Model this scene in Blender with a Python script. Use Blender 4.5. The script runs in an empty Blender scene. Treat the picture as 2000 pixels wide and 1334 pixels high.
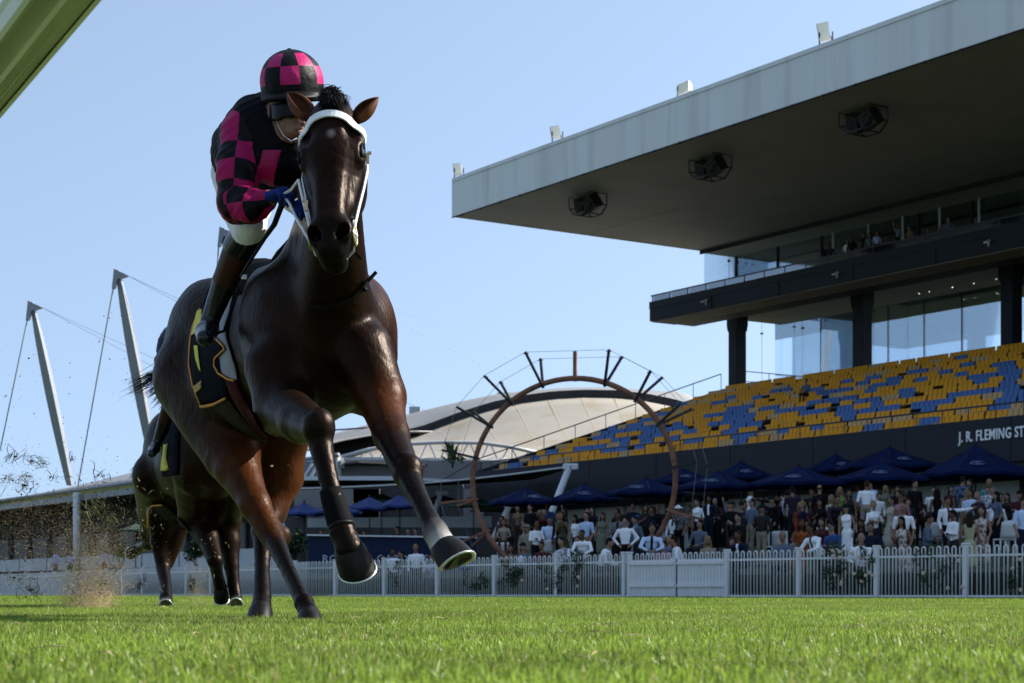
import bpy, bmesh, math, random
import numpy as np
from mathutils import Vector, Matrix, Euler
try:
    import openvdb
except Exception:
    import pyopenvdb as openvdb

SC = bpy.context.scene
COL = SC.collection
R = math.radians
RNG = np.random.default_rng(11)
random.seed(5)

# ------------------------------------------------------------------ camera
CAM_H = 0.115          # the remote camera sits in the turf
FPX = 3500.0           # focal length in pixels of the 2000 px wide photograph
HOR = 1158.5           # photograph row of the horizon
cam = bpy.data.cameras.new('camera')
cam.sensor_width = 36.0
cam.lens = FPX / 2000.0 * 36.0
cam.shift_y = (HOR - 667.0) / 2000.0
cam.clip_start = 0.05
cam.clip_end = 3000.0
cam.dof.use_dof = True
cam.dof.focus_distance = 7.0
cam.dof.aperture_fstop = 11.0
camo = bpy.data.objects.new('camera', cam)
camo.location = (0, 0, CAM_H)
camo.rotation_euler = (R(90), 0, 0)
COL.objects.link(camo)
SC.camera = camo

# ------------------------------------------------------------------ sky and sun
SUN_EL, SUN_AZ = 36.0, 76.0       # azimuth clockwise from +Y (straight ahead) towards +X (right)
w = bpy.data.worlds.new('World')
SC.world = w
w.use_nodes = True
nt = w.node_tree
nt.nodes.clear()
sky = nt.nodes.new('ShaderNodeTexSky')
sky.sky_type = 'NISHITA'
sky.sun_disc = False
sky.sun_elevation = R(SUN_EL)
sky.sun_rotation = R(SUN_AZ)
sky.altitude = 0
sky.air_density = 1.0
sky.dust_density = 0.6
sky.ozone_density = 3.0
bg = nt.nodes.new('ShaderNodeBackground')
bg.inputs['Strength'].default_value = 0.140
out = nt.nodes.new('ShaderNodeOutputWorld')
tcw = nt.nodes.new('ShaderNodeTexCoord')            # a softer fall-off towards the horizon, all the way round
adw = nt.nodes.new('ShaderNodeVectorMath'); adw.operation = 'ADD'
adw.inputs[1].default_value = (0, 0, 0.35)
hsw = nt.nodes.new('ShaderNodeHueSaturation'); hsw.inputs['Saturation'].default_value = 0.75; hsw.inputs['Hue'].default_value = 0.491
nt.links.new(tcw.outputs['Generated'], adw.inputs[0])
nt.links.new(adw.outputs[0], sky.inputs[0])
nt.links.new(sky.outputs[0], hsw.inputs['Color'])
nt.links.new(hsw.outputs[0], bg.inputs[0])
nt.links.new(bg.outputs[0], out.inputs[0])

sun = bpy.data.lights.new('sun', 'SUN')
sun.energy = 5.0
sun.angle = R(0.53)
sun.color = (1.0, 0.95, 0.86)
suno = bpy.data.objects.new('sun', sun)
sd = Vector((math.sin(R(SUN_AZ)) * math.cos(R(SUN_EL)), math.cos(R(SUN_AZ)) * math.cos(R(SUN_EL)), math.sin(R(SUN_EL))))
suno.rotation_euler = sd.to_track_quat('Z', 'Y').to_euler()
suno.location = (60, 8, 80)
COL.objects.link(suno)

SC.view_settings.view_transform = 'Standard'
SC.view_settings.look = 'None'
SC.view_settings.exposure = 1.1
SC.view_settings.gamma = 1.0
SC.view_settings.use_curve_mapping = False
SC.cycles.max_bounces = 8
SC.cycles.transparent_max_bounces = 16


def P(u, v, Y):
    """photograph pixel (2000 x 1334) at depth Y metres -> world point"""
    return Vector(((u - 1000.0) / FPX * Y, Y, CAM_H + (HOR - v) / FPX * Y))

# ------------------------------------------------------------------ materials
def mat(name, col, rough=0.6, metal=0.0, var=0.0, vscale=6.0, bump=0.0, bscale=40.0, spec=0.5,
        col2=None, c2scale=2.0, c2lo=0.5, c2hi=0.65, stretch=(1, 1, 1), emit=0.0, sheen=0.0, coat=0.0, trans=0.0):
    m = bpy.data.materials.new(name)
    m.use_nodes = True
    nt = m.node_tree
    b = nt.nodes['Principled BSDF']
    b.inputs['Roughness'].default_value = rough
    b.inputs['Metallic'].default_value = metal
    b.inputs['Specular IOR Level'].default_value = spec
    if sheen: b.inputs['Sheen Weight'].default_value = sheen
    if coat:
        b.inputs['Coat Weight'].default_value = coat
        b.inputs['Coat Roughness'].default_value = 0.12
    c = (*col, 1.0)
    b.inputs['Base Color'].default_value = c
    src = None
    tc = nt.nodes.new('ShaderNodeTexCoord')
    mp = nt.nodes.new('ShaderNodeMapping')
    mp.inputs['Scale'].default_value = stretch
    nt.links.new(tc.outputs['Object'], mp.inputs['Vector'])
    if col2 is not None:
        n = nt.nodes.new('ShaderNodeTexNoise')
        n.inputs['Scale'].default_value = c2scale
        n.inputs['Detail'].default_value = 6
        nt.links.new(mp.outputs[0], n.inputs['Vector'])
        mr = nt.nodes.new('ShaderNodeMapRange')
        mr.inputs['From Min'].default_value = c2lo
        mr.inputs['From Max'].default_value = c2hi
        nt.links.new(n.outputs['Fac'], mr.inputs['Value'])
        mx = nt.nodes.new('ShaderNodeMix'); mx.data_type = 'RGBA'
        mx.inputs['A'].default_value = c
        mx.inputs['B'].default_value = (*col2, 1.0)
        nt.links.new(mr.outputs[0], mx.inputs['Factor'])
        src = mx.outputs['Result']
    if var:
        n = nt.nodes.new('ShaderNodeTexNoise')
        n.inputs['Scale'].default_value = vscale
        n.inputs['Detail'].default_value = 8
        nt.links.new(mp.outputs[0], n.inputs['Vector'])
        mr = nt.nodes.new('ShaderNodeMapRange')
        mr.inputs['From Min'].default_value = 0.3
        mr.inputs['From Max'].default_value = 0.7
        mr.inputs['To Min'].default_value = 1 - var
        mr.inputs['To Max'].default_value = 1 + var
        nt.links.new(n.outputs['Fac'], mr.inputs['Value'])
        hs = nt.nodes.new('ShaderNodeHueSaturation')
        nt.links.new(mr.outputs[0], hs.inputs['Value'])
        if src is None: hs.inputs['Color'].default_value = c
        else: nt.links.new(src, hs.inputs['Color'])
        src = hs.outputs[0]
    if src is not None:
        nt.links.new(src, b.inputs['Base Color'])
    if bump:
        n = nt.nodes.new('ShaderNodeTexNoise')
        n.inputs['Scale'].default_value = bscale
        n.inputs['Detail'].default_value = 5
        nt.links.new(mp.outputs[0], n.inputs['Vector'])
        bp = nt.nodes.new('ShaderNodeBump')
        bp.inputs['Strength'].default_value = bump
        bp.inputs['Distance'].default_value = 0.02
        nt.links.new(n.outputs['Fac'], bp.inputs['Height'])
        nt.links.new(bp.outputs[0], b.inputs['Normal'])
    if emit:
        b.inputs['Emission Color'].default_value = c
        b.inputs['Emission Strength'].default_value = emit
    if trans:
        tr = nt.nodes.new('ShaderNodeBsdfTranslucent')
        tr.inputs['Color'].default_value = c
        if src is not None: nt.links.new(src, tr.inputs['Color'])
        ms = nt.nodes.new('ShaderNodeMixShader')
        ms.inputs[0].default_value = trans
        nt.links.new(b.outputs[0], ms.inputs[1])
        nt.links.new(tr.outputs[0], ms.inputs[2])
        nt.links.new(ms.outputs[0], nt.nodes['Material Output'].inputs['Surface'])
    return m


def glass_mat(name, tint, rough=0.02, clear=0.75):
    m = bpy.data.materials.new(name); m.use_nodes = True
    nt = m.node_tree; nt.nodes.clear()
    o = nt.nodes.new('ShaderNodeOutputMaterial')
    t = nt.nodes.new('ShaderNodeBsdfTransparent'); t.inputs[0].default_value = (*tint, 1)
    g = nt.nodes.new('ShaderNodeBsdfGlossy'); g.inputs['Roughness'].default_value = rough
    g.inputs['Color'].default_value = (0.9, 0.95, 1, 1)
    lw = nt.nodes.new('ShaderNodeFresnel'); lw.inputs[0].default_value = 1.5
    ma = nt.nodes.new('ShaderNodeMath'); ma.operation = 'MULTIPLY_ADD'
    ma.inputs[1].default_value = 0.8; ma.inputs[2].default_value = (1 - clear) * 0.3
    nt.links.new(lw.outputs[0], ma.inputs[0])
    mx = nt.nodes.new('ShaderNodeMixShader')
    nt.links.new(ma.outputs[0], mx.inputs[0]); nt.links.new(t.outputs[0], mx.inputs[1]); nt.links.new(g.outputs[0], mx.inputs[2])
    nt.links.new(mx.outputs[0], o.inputs['Surface'])
    return m


def attr_mat(name, attr, rough=0.4, bump=0.0, bscale=60.0, spec=0.5, var=0.12, vscale=12.0, stretch=(1, 1, 1), sheen=0.0):
    """colour from a per-vertex colour attribute (coat markings and painted sunlit tone)"""
    m = mat(name, (0.5, 0.5, 0.5), rough, spec=spec, bump=bump, bscale=bscale, var=var, vscale=vscale, stretch=stretch, sheen=sheen)
    nt = m.node_tree
    a = nt.nodes.new('ShaderNodeAttribute'); a.attribute_name = attr
    hs = [n for n in nt.nodes if n.bl_idname == 'ShaderNodeHueSaturation'][0]
    nt.links.new(a.outputs['Color'], hs.inputs['Color'])
    return m


# ------------------------------------------------------------------ objects
def tag(o, label=None, cat=None, group=None, kind=None):
    if label: o['label'] = label
    if cat: o['category'] = cat
    if group: o['group'] = group
    if kind: o['kind'] = kind
    return o

def empty(name, loc=(0, 0, 0), rz=0.0):
    o = bpy.data.objects.new(name, None)
    o.empty_display_size = 0.2
    o.location = loc; o.rotation_euler = (0, 0, rz)
    COL.objects.link(o)
    return o

def link(name, me, parent=None):
    o = bpy.data.objects.new(name, me)
    COL.objects.link(o)
    if parent is not None: o.parent = parent
    return o

def wmat(o):
    m = Matrix.Identity(4)
    while o is not None:
        m = Matrix.LocRotScale(o.location, o.rotation_euler, o.scale) @ m
        o = o.parent
    return m

def mesh_from(name, verts, faces, mats, midx=None, smooth=False):
    me = bpy.data.meshes.new(name)
    me.from_pydata([tuple(v) for v in verts], [], faces)
    for m in (mats if isinstance(mats, (list, tuple)) else [mats]): me.materials.append(m)
    if midx is not None: me.polygons.foreach_set('material_index', np.asarray(midx, dtype=np.int32))
    if smooth: me.polygons.foreach_set('use_smooth', np.ones(len(me.polygons), dtype=bool))
    me.update()
    return me

def quad_mesh(name, V, Q, mats, midx=None, smooth=True):
    """numpy arrays -> mesh, fast; Q is (n,3) or (n,4)"""
    me = bpy.data.meshes.new(name)
    n, k = Q.shape
    me.vertices.add(len(V)); me.vertices.foreach_set('co', np.ascontiguousarray(V, dtype=np.float32).ravel())
    me.loops.add(n * k); me.loops.foreach_set('vertex_index', np.ascontiguousarray(Q, dtype=np.int32).ravel())
    me.polygons.add(n)
    me.polygons.foreach_set('loop_start', np.arange(0, n * k, k, dtype=np.int32))
    me.polygons.foreach_set('loop_total', np.full(n, k, dtype=np.int32))
    for m in (mats if isinstance(mats, (list, tuple)) else [mats]): me.materials.append(m)
    if midx is not None: me.polygons.foreach_set('material_index', np.asarray(midx, dtype=np.int32))
    me.polygons.foreach_set('use_smooth', np.full(n, smooth, dtype=bool))
    me.update(calc_edges=True)
    me.validate()
    return me


class MB:
    """collects shapes; build() links them as ONE mesh object"""
    def __init__(self): self.v = []; self.f = []; self.m = []; self.sm = []
    def add(self, verts, faces, mi=0, smooth=False):
        o = len(self.v)
        self.v += [tuple(p) for p in verts]
        self.f += [tuple(i + o for i in f) for f in faces]
        self.m += [mi] * len(faces); self.sm += [smooth] * len(faces)
        return self
    def box(self, x0, x1, y0, y1, z0, z1, mi=0):
        v = [(x, y, z) for z in (z0, z1) for y in (y0, y1) for x in (x0, x1)]
        return self.add(v, [(0, 2, 3, 1), (4, 5, 7, 6), (0, 1, 5, 4), (2, 6, 7, 3), (0, 4, 6, 2), (1, 3, 7, 5)], mi)
    def bbox(self, x0, x1, y0, y1, z0, z1, b=0.01, mi=0):
        """box with bevelled edges"""
        bm = bmesh.new()
        bmesh.ops.create_cube(bm, size=1.0)
        for v in bm.verts:
            v.co = Vector((x0 + (v.co.x + .5) * (x1 - x0), y0 + (v.co.y + .5) * (y1 - y0), z0 + (v.co.z + .5) * (z1 - z0)))
        bmesh.ops.bevel(bm, geom=bm.edges[:], offset=b, segments=1, affect='EDGES')
        bm.verts.index_update()
        self.add([v.co[:] for v in bm.verts], [[v.index for v in f.verts] for f in bm.faces], mi)
        bm.free(); return self
    def tube(self, pts, r, n=8, mi=0, cap=True, closed=False, flat=1.0, up=None):
        """swept tube through points, r a number or a list; flat squashes across the second axis"""
        pts = [Vector(p) for p in pts]
        rs = r if isinstance(r, (list, tuple)) else [r] * len(pts)
        V = []; F = []
        L = len(pts)
        prev = None
        for i, p in enumerate(pts):
            a = pts[(i - 1) % L] if (closed or i > 0) else p
            c = pts[(i + 1) % L] if (closed or i < L - 1) else p
            t = (c - a).normalized()
            if prev is None:
                ref = Vector(up) if up is not None else (Vector((0, 0, 1)) if abs(t.z) < 0.9 else Vector((0, 1, 0)))
            else: ref = prev
            x = t.cross(ref)
            if x.length < 1e-6: x = t.orthogonal()
            x.normalize(); y = x.cross(t).normalized()
            prev = y
            for k in range(n):
                a_ = 2 * math.pi * (k + .5) / n
                V.append(p + x * math.cos(a_) * rs[i] + y * math.sin(a_) * rs[i] * flat)
        for i in range(L if closed else L - 1):
            j = (i + 1) % L
            for k in range(n):
                k2 = (k + 1) % n
                F.append((i * n + k, i * n + k2, j * n + k2, j * n + k))
        if cap and not closed:
            F.append(tuple(range(n - 1, -1, -1))); F.append(tuple((L - 1) * n + k for k in range(n)))
        return self.add(V, F, mi, n > 5)
    def bar(self, a, b, w, h, mi=0, up=(0, 0, 1)):
        """rectangular bar from a to b"""
        a = Vector(a); b = Vector(b); t = (b - a).normalized(); u = Vector(up)
        x = t.cross(u)
        if x.length < 1e-5: x = t.orthogonal()
        x.normalize(); y = x.cross(t).normalized()
        V = []
        for p in (a, b):
            for sx, sy in ((-1, -1), (1, -1), (1, 1), (-1, 1)):
                V.append(p + x * (sx * w / 2) + y * (sy * h / 2))
        return self.add(V, [(3, 2, 1, 0), (4, 5, 6, 7), (0, 1, 5, 4), (1, 2, 6, 5), (2, 3, 7, 6), (3, 0, 4, 7)], mi)
    def prism(self, poly, axis, a, b, mi=0):
        """polygon in the plane across axis ('x','y','z'), extruded from a to b"""
        n = len(poly)
        def pt(p, t):
            return {'x': (t, p[0], p[1]), 'y': (p[0], t, p[1]), 'z': (p[0], p[1], t)}[axis]
        V = [pt(p, a) for p in poly] + [pt(p, b) for p in poly]
        F = [tuple(range(n - 1, -1, -1)), tuple(range(n, 2 * n))]
        F += [(i, (i + 1) % n, n + (i + 1) % n, n + i) for i in range(n)]
        return self.add(V, F, mi)
    def ball(self, c, r, mi=0, seg=12, ring=8, sc=(1, 1, 1)):
        V = []; F = []
        c = Vector(c)
        for i in range(ring + 1):
            th = math.pi * i / ring
            for k in range(seg):
                ph = 2 * math.pi * k / seg
                V.append(c + Vector((r * sc[0] * math.sin(th) * math.cos(ph), r * sc[1] * math.sin(th) * math.sin(ph), r * sc[2] * math.cos(th))))
        for i in range(ring):
            for k in range(seg):
                F.append((i * seg + k, (i + 1) * seg + k, (i + 1) * seg + (k + 1) % seg, i * seg + (k + 1) % seg))
        return self.add(V, F, mi, True)
    def grid(self, fn, nu, nv, mi=0, smooth=True, thick=0.0, closed_u=False):
        """fn(a,b) -> point for a,b in 0..1"""
        V = [Vector(fn(i / nu, j / nv)) for i in range(nu + 1) for j in range(nv + 1)]
        F = [(i * (nv + 1) + j, (i + 1) * (nv + 1) + j, (i + 1) * (nv + 1) + j + 1, i * (nv + 1) + j + 1) for i in range(nu) for j in range(nv)]
        if thick:
            me = bpy.data.meshes.new('tmp'); me.from_pydata(V, [], F); me.update()
            N = [Vector(v.normal) for v in me.vertices]
            bpy.data.meshes.remove(me)
            n = len(V)
            V = V + [V[i] - N[i] * thick for i in range(n)]
            F2 = [tuple(n + i for i in reversed(f)) for f in F]
            rim = []
            idx = lambda i, j: i * (nv + 1) + j
            for i in range(nu):
                rim.append((idx(i + 1, 0), idx(i, 0), n + idx(i, 0), n + idx(i + 1, 0)))
                rim.append((idx(i, nv), idx(i + 1, nv), n + idx(i + 1, nv), n + idx(i, nv)))
            for j in range(nv):
                rim.append((idx(0, j), idx(0, j + 1), n + idx(0, j + 1), n + idx(0, j)))
                rim.append((idx(nu, j + 1), idx(nu, j), n + idx(nu, j), n + idx(nu, j + 1)))
            F = F + F2 + rim
        return self.add(V, F, mi, smooth)
    def mesh(self, name, mats, parent=None, world=False):
        V = self.v
        if world and parent is not None:
            mi = wmat(parent).inverted()
            V = [tuple(mi @ Vector(p)) for p in V]
        me = bpy.data.meshes.new(name)
        me.from_pydata(V, [], self.f)
        for m in (mats if isinstance(mats, (list, tuple)) else [mats]): me.materials.append(m)
        me.polygons.foreach_set('material_index', np.asarray(self.m, dtype=np.int32))
        me.polygons.foreach_set('use_smooth', np.asarray(self.sm, dtype=bool))
        me.update()
        return me
    def build(self, name, mats, parent=None, world=False):
        return link(name, self.mesh(name, mats, parent, world), parent)


def text_mesh(name, body, size, m, extrude=0.01, bold=0.0, width=1.0, align='LEFT'):
    cu = bpy.data.curves.new(name, 'FONT')
    cu.body = body; cu.size = size; cu.extrude = extrude; cu.align_x = align
    cu.offset = bold; cu.space_character = 1.08
    cu.resolution_u = 3
    o = bpy.data.objects.new(name, cu)
    COL.objects.link(o)
    dg = bpy.context.evaluated_depsgraph_get()
    me = bpy.data.meshes.new_from_object(o.evaluated_get(dg))
    bpy.data.objects.remove(o); bpy.data.curves.remove(cu)
    me.name = name
    me.materials.clear(); me.materials.append(m)
    if width != 1.0:
        for v in me.vertices: v.co.x *= width
    return me


# ------------------------------------------------------------------ signed-distance bodies
class Body:
    """rounded cones and ellipsoids blended into one continuous skin"""
    def __init__(self): self.p = []
    def cone(self, a, b, ra, rb, mi=0, k=0.04, flat=None, fl=1.0, sub=False):
        """flat: direction along which the section is squeezed by the factor fl (<1)"""
        self.p.append(dict(t='c', a=np.array(a, float), b=np.array(b, float), ra=ra, rb=rb, mi=mi, k=k, sub=sub,
                           flat=None if flat is None else np.array(Vector(flat).normalized()), fl=fl)); return self
    def chain(self, pts, rs, mi=0, k=0.03, **kw):
        for i in range(len(pts) - 1): self.cone(pts[i], pts[i + 1], rs[i], rs[i + 1], mi, k, **kw)
        return self
    def ell(self, c, r, mi=0, k=0.04, ax=None, sub=False):
        """ax: three axis directions (rows)"""
        A = np.eye(3) if ax is None else np.array([list(Vector(a).normalized()) for a in ax])
        self.p.append(dict(t='e', c=np.array(c, float), r=np.array(r, float), A=A, mi=mi, k=k, sub=sub)); return self
    def bounds(self, q):
        if q['t'] == 'c':
            r = max(q['ra'], q['rb'])
            if q['fl'] > 1: r *= q['fl']
            return np.minimum(q['a'], q['b']) - r, np.maximum(q['a'], q['b']) + r
        e = np.sqrt(((q['A'].T * q['r']) ** 2).sum(1))
        return q['c'] - e, q['c'] + e
    def dist(self, q, X):
        if q['t'] == 'c':
            a, b = q['a'], q['b']
            ab = b - a
            L = max(float(ab @ ab), 1e-9)
            t = np.clip(((X - a) @ ab) / L, 0, 1)
            d = X - (a + t[..., None] * ab)
            if q['flat'] is not None:
                n = q['flat']
                c = d @ n
                d = d + (c * (1.0 / q['fl'] - 1.0))[..., None] * n
                s = min(1.0, q['fl'])
            else: s = 1.0
            r = q['ra'] + (q['rb'] - q['ra']) * t
            return (np.sqrt((d * d).sum(-1)) - r) * (0.5 + 0.5 * s)
        l = (X - q['c']) @ q['A'].T
        k0 = np.sqrt(((l / q['r']) ** 2).sum(-1))
        k1 = np.sqrt(((l / q['r'] ** 2) ** 2).sum(-1))
        return k0 * (k0 - 1.0) / np.maximum(k1, 1e-6)
    def skin(self, vox):
        lo = np.min([self.bounds(q)[0] for q in self.p if not q['sub']], 0) - 4 * vox
        hi = np.max([self.bounds(q)[1] for q in self.p if not q['sub']], 0) + 4 * vox
        n = np.ceil((hi - lo) / vox).astype(int) + 1
        F = np.full(n, 1.0, dtype=np.float32)
        for q in self.p:
            l, h = self.bounds(q)
            m = q['k'] * 1.2 + 3.5 * vox
            i0 = np.clip(np.floor((l - m - lo) / vox).astype(int), 0, n - 1)
            i1 = np.clip(np.ceil((h + m - lo) / vox).astype(int) + 1, 1, n)
            g = [np.arange(i0[d], i1[d]) * vox + lo[d] for d in range(3)]
            X = np.stack(np.meshgrid(*g, indexing='ij'), -1)
            d = self.dist(q, X)
            S = F[i0[0]:i1[0], i0[1]:i1[1], i0[2]:i1[2]]
            k = max(q['k'], 1e-4)
            if q['sub']:
                hh = np.clip(0.5 - 0.5 * (S + d) / k, 0, 1)
                S[...] = S * (1 - hh) + (-d) * hh + k * hh * (1 - hh)
            else:
                hh = np.clip(0.5 + 0.5 * (S - d) / k, 0, 1)
                S[...] = S * (1 - hh) + d * hh - k * hh * (1 - hh)
        grid = openvdb.FloatGrid(1.0)
        grid.copyFromArray(np.clip(F, -4 * vox, 4 * vox))
        V, Q = grid.convertToQuads(0.0)
        V = V * vox + lo
        return V.astype(np.float32), Q[:, ::-1].astype(np.int32)
    def owner(self, X):
        """index of the primitive nearest each point"""
        D = np.stack([self.dist(q, X) if not q['sub'] else np.full(len(X), 9.0) for q in self.p], 0)
        return D.argmin(0), D
    def build(self, name, vox, mats, parent=None, noise=None, extra=None, world=True, smoothit=2, origin=None):
        V, Q = self.skin(vox)
        V = relax(V, Q, smoothit)
        C = V[Q].mean(1)
        own, D = self.owner(C)
        mi = np.array([q['mi'] for q in self.p])[own]
        if noise is not None: V = noise(V)
        W = V
        if origin is not None: W = V - np.array(origin, dtype=np.float32)
        elif world and parent is not None:
            M = np.array(wmat(parent).inverted())
            W = V @ M[:3, :3].T + M[:3, 3]
        me = quad_mesh(name, W, Q, mats, mi)
        if extra is not None: extra(me, V)
        return link(name, me, parent)


def relax(V, Q, it):
    V = V.astype(np.float64)
    n = len(V)
    a = np.concatenate([Q[:, i] for i in range(4)]); b = np.concatenate([Q[:, (i + 1) % 4] for i in range(4)])
    cnt = np.bincount(a, minlength=n) + np.bincount(b, minlength=n)
    cnt = np.maximum(cnt, 1)
    for _ in range(it):
        S = np.stack([np.bincount(a, V[b, d], n) + np.bincount(b, V[a, d], n) for d in range(3)], 1) / cnt[:, None]
        V = V * 0.5 + S * 0.5
    return V.astype(np.float32)


def vcol(me, name, C):
    at = me.attributes.new(name, 'FLOAT_COLOR', 'POINT')
    A = np.ones((len(C), 4), dtype=np.float32); A[:, :3] = C
    at.data.foreach_set('color', A.ravel())

# ------------------------------------------------------------------ ground
FENCE = [(16.8, 28.6), (10.37, 36.3), (-6.46, 56.6), (-16.3, 74.0), (-23.0, 87.5), (-40.0, 114.0), (-62.0, 150.0)]
_fy = np.array([p[1] for p in FENCE]); _fx = np.array([p[0] for p in FENCE])
def fence_d(x, y):
    """metres behind the fence line (negative = on the track)"""
    return (np.asarray(x) - np.interp(y, _fy, _fx)) * 0.77
def lawn_z(x, y):
    d = fence_d(x, y)
    return np.clip(0.38 + 0.078 * d, 0.0, 2.35)

M_soil = mat('turf_soil', (0.045, 0.075, 0.015), 0.95, var=0.4, vscale=3.0, col2=(0.065, 0.09, 0.02), c2scale=0.6, c2lo=0.4, c2hi=0.6)
M_lawn = mat('lawn_grass', (0.022, 0.036, 0.010), 0.95, var=0.4, vscale=5.0, bump=0.6, bscale=30)
g = MB()
xs = [-1500, -300, -80, -40, -20, -8, 0, 8, 20, 40, 80, 300, 1500]
ys = [-400, -100, -20, -4, 2, 8, 16, 30, 50, 80, 130, 300, 1000, 2500]
for i in range(len(xs) - 1):
    for j in range(len(ys) - 1):
        g.add([(xs[i], ys[j], 0), (xs[i + 1], ys[j], 0), (xs[i + 1], ys[j + 1], 0), (xs[i], ys[j + 1], 0)], [(0, 1, 2, 3)])
tag(g.build('ground', M_soil), kind='structure')

# the sloping lawn behind the fence
lw = MB()
NY, NX = 60, 24
def lawn_pt(a, b):
    y = 26 + a * 110
    d = 0.75 + b * b * 60
    x = np.interp(y, _fy, _fx) + d / 0.77
    return (float(x), y, float(lawn_z(x, y)) + (0.0 if b > 0 else -0.4))
lw.grid(lawn_pt, NY, NX)
tag(lw.build('lawn', M_lawn), kind='structure')

# ------------------------------------------------------------------ grass blades
def value_noise(x, y, s, seed=0):
    r = np.random.default_rng(seed).random((256, 256))
    x = x / s + 1000; y = y / s + 1000
    xi = np.floor(x).astype(int); yi = np.floor(y).astype(int)
    fx = x - xi; fy = y - yi
    fx = fx * fx * (3 - 2 * fx); fy = fy * fy * (3 - 2 * fy)
    g = lambda i, j: r[i % 256, j % 256]
    return (g(xi, yi) * (1 - fx) + g(xi + 1, yi) * fx) * (1 - fy) + (g(xi, yi + 1) * (1 - fx) + g(xi + 1, yi + 1) * fx) * fy

def scatter(y0, y1, dens, side=0.9):
    """random points in the wedge the camera looks over, a metre wider on either side"""
    n = int(dens * (0.31 * (y1 * y1 - y0 * y0) + 2 * side * (y1 - y0)) * 1.02)
    t = RNG.random(n)
    A = 0.31; B = 2 * side
    c = A * y0 * y0 + B * y0; tot = A * y1 * y1 + B * y1 - c
    y = (-B + np.sqrt(B * B + 4 * A * (c + t * tot))) / (2 * A)
    x = (RNG.random(n) - 0.5) * (0.62 * y + 2 * side)
    return x, y

def blades(y0, y1, dens, h, wd, segs, bend=0.55):
    x, y = scatter(y0, y1, dens)
    k = fence_d(x, y) < 0.0
    x = x[k]; y = y[k]; n = len(x)
    patch = value_noise(x, y, 0.22, 1) * 0.6 + value_noise(x, y, 0.07, 2) * 0.4
    patch2 = value_noise(x, y, 1.3, 3)
    hh = h * (0.45 + 0.75 * patch + 0.35 * patch2) * (0.6 + 0.8 * RNG.random(n))
    tall = RNG.random(n) < 0.012
    hh = np.where(tall, hh * 1.7, hh)
    ang = RNG.random(n) * 2 * np.pi
    lean = (RNG.random(n) ** 1.3) * bend
    fa = RNG.random(n) * 2 * np.pi
    ww = wd * (0.6 + 0.8 * RNG.random(n))
    dx = np.cos(ang); dy = np.sin(ang)
    sx = np.cos(fa); sy = np.sin(fa)
    lv = [0.0, 0.55, 1.0] if segs == 2 else ([0.0, 0.4, 0.75, 1.0] if segs == 3 else [0.0, 1.0])
    V = []
    for q, t in enumerate(lv):
        off = hh * lean * t ** 1.8 * 1.3
        z = hh * t * (1 - 0.35 * lean * t)
        px = x + dx * off; py = y + dy * off
        if q == len(lv) - 1:
            V.append(np.stack([px, py, z], 1))
        else:
            wq = ww * (1.0 - 0.35 * t) * 0.5
            V.append(np.stack([px - sx * wq, py - sy * wq, z], 1))
            V.append(np.stack([px + sx * wq, py + sy * wq, z], 1))
    nv = len(V)
    V = np.stack(V, 1).reshape(-1, 3)
    T = []
    for q in range(len(lv) - 2):
        a = 2 * q
        T += [(a, a + 1, a + 3), (a, a + 3, a + 2)]
    a = 2 * (len(lv) - 2)
    T += [(a, a + 1, a + 2)]
    T = np.array(T)
    Q = (np.arange(n)[:, None, None] * nv + T[None]).reshape(-1, 3)
    # blade colour: fresh, dark and a few dry ones (a property of each blade)
    base = np.array([[0.142, 0.216, 0.026]]) * (0.45 + 1.1 * RNG.random((n, 1)))
    base = base * (0.72 + 0.55 * value_noise(x, y, 0.9, 5) )[:, None] * (0.8 + 0.4 * value_noise(x, y, 0.16, 6))[:, None]
    yel = RNG.random((n, 1))
    base = base * (1 - 0.28 * yel) + np.array([[0.23, 0.25, 0.05]]) * 0.28 * yel
    dry = (RNG.random(n) < 0.030 + 0.09 * (value_noise(x, y, 0.5, 7) > 0.78))
    base[dry] = np.array([0.34, 0.28, 0.13]) * (0.6 + 0.6 * RNG.random((dry.sum(), 1)))
    C = np.repeat(base, nv, 0)
    return V, Q, C

M_grass = bpy.data.materials.new('grass_blade'); M_grass.use_nodes = True
_nt = M_grass.node_tree
_b = _nt.nodes['Principled BSDF']; _b.inputs['Roughness'].default_value = 0.45; _b.inputs['Specular IOR Level'].default_value = 0.35
_a = _nt.nodes.new('ShaderNodeAttribute'); _a.attribute_name = 'tint'
_t = _nt.nodes.new('ShaderNodeBsdfTranslucent')
_mx = _nt.nodes.new('ShaderNodeMixShader'); _mx.inputs[0].default_value = 0.36
_nt.links.new(_a.outputs['Color'], _b.inputs['Base Color'])
_hs = _nt.nodes.new('ShaderNodeHueSaturation'); _hs.inputs['Value'].default_value = 1.5
_nt.links.new(_a.outputs['Color'], _hs.inputs['Color']); _nt.links.new(_hs.outputs[0], _t.inputs['Color'])
_nt.links.new(_b.outputs[0], _mx.inputs[1]); _nt.links.new(_t.outputs[0], _mx.inputs[2])
_nt.links.new(_mx.outputs[0], _nt.nodes['Material Output'].inputs['Surface'])

parts = [blades(1.1, 4.2, 13500, 0.0205, 0.0027, 3, .75), blades(4.2, 9.5, 8200, 0.0205, 0.0032, 2, .65),
         blades(9.5, 20, 2300, 0.021, 0.0056, 1, 0.45), blades(20, 92, 200, 0.028, 0.018, 1, 0.3)]
off = 0; VV = []; QQ = []; CC = []
for V, Q, C in parts:
    VV.append(V); QQ.append(Q + off); CC.append(C); off += len(V)
me = quad_mesh('grass', np.concatenate(VV), np.concatenate(QQ), M_grass, smooth=False)
vcol(me, 'tint', np.concatenate(CC))
tag(link('grass', me), kind='stuff')
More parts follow.
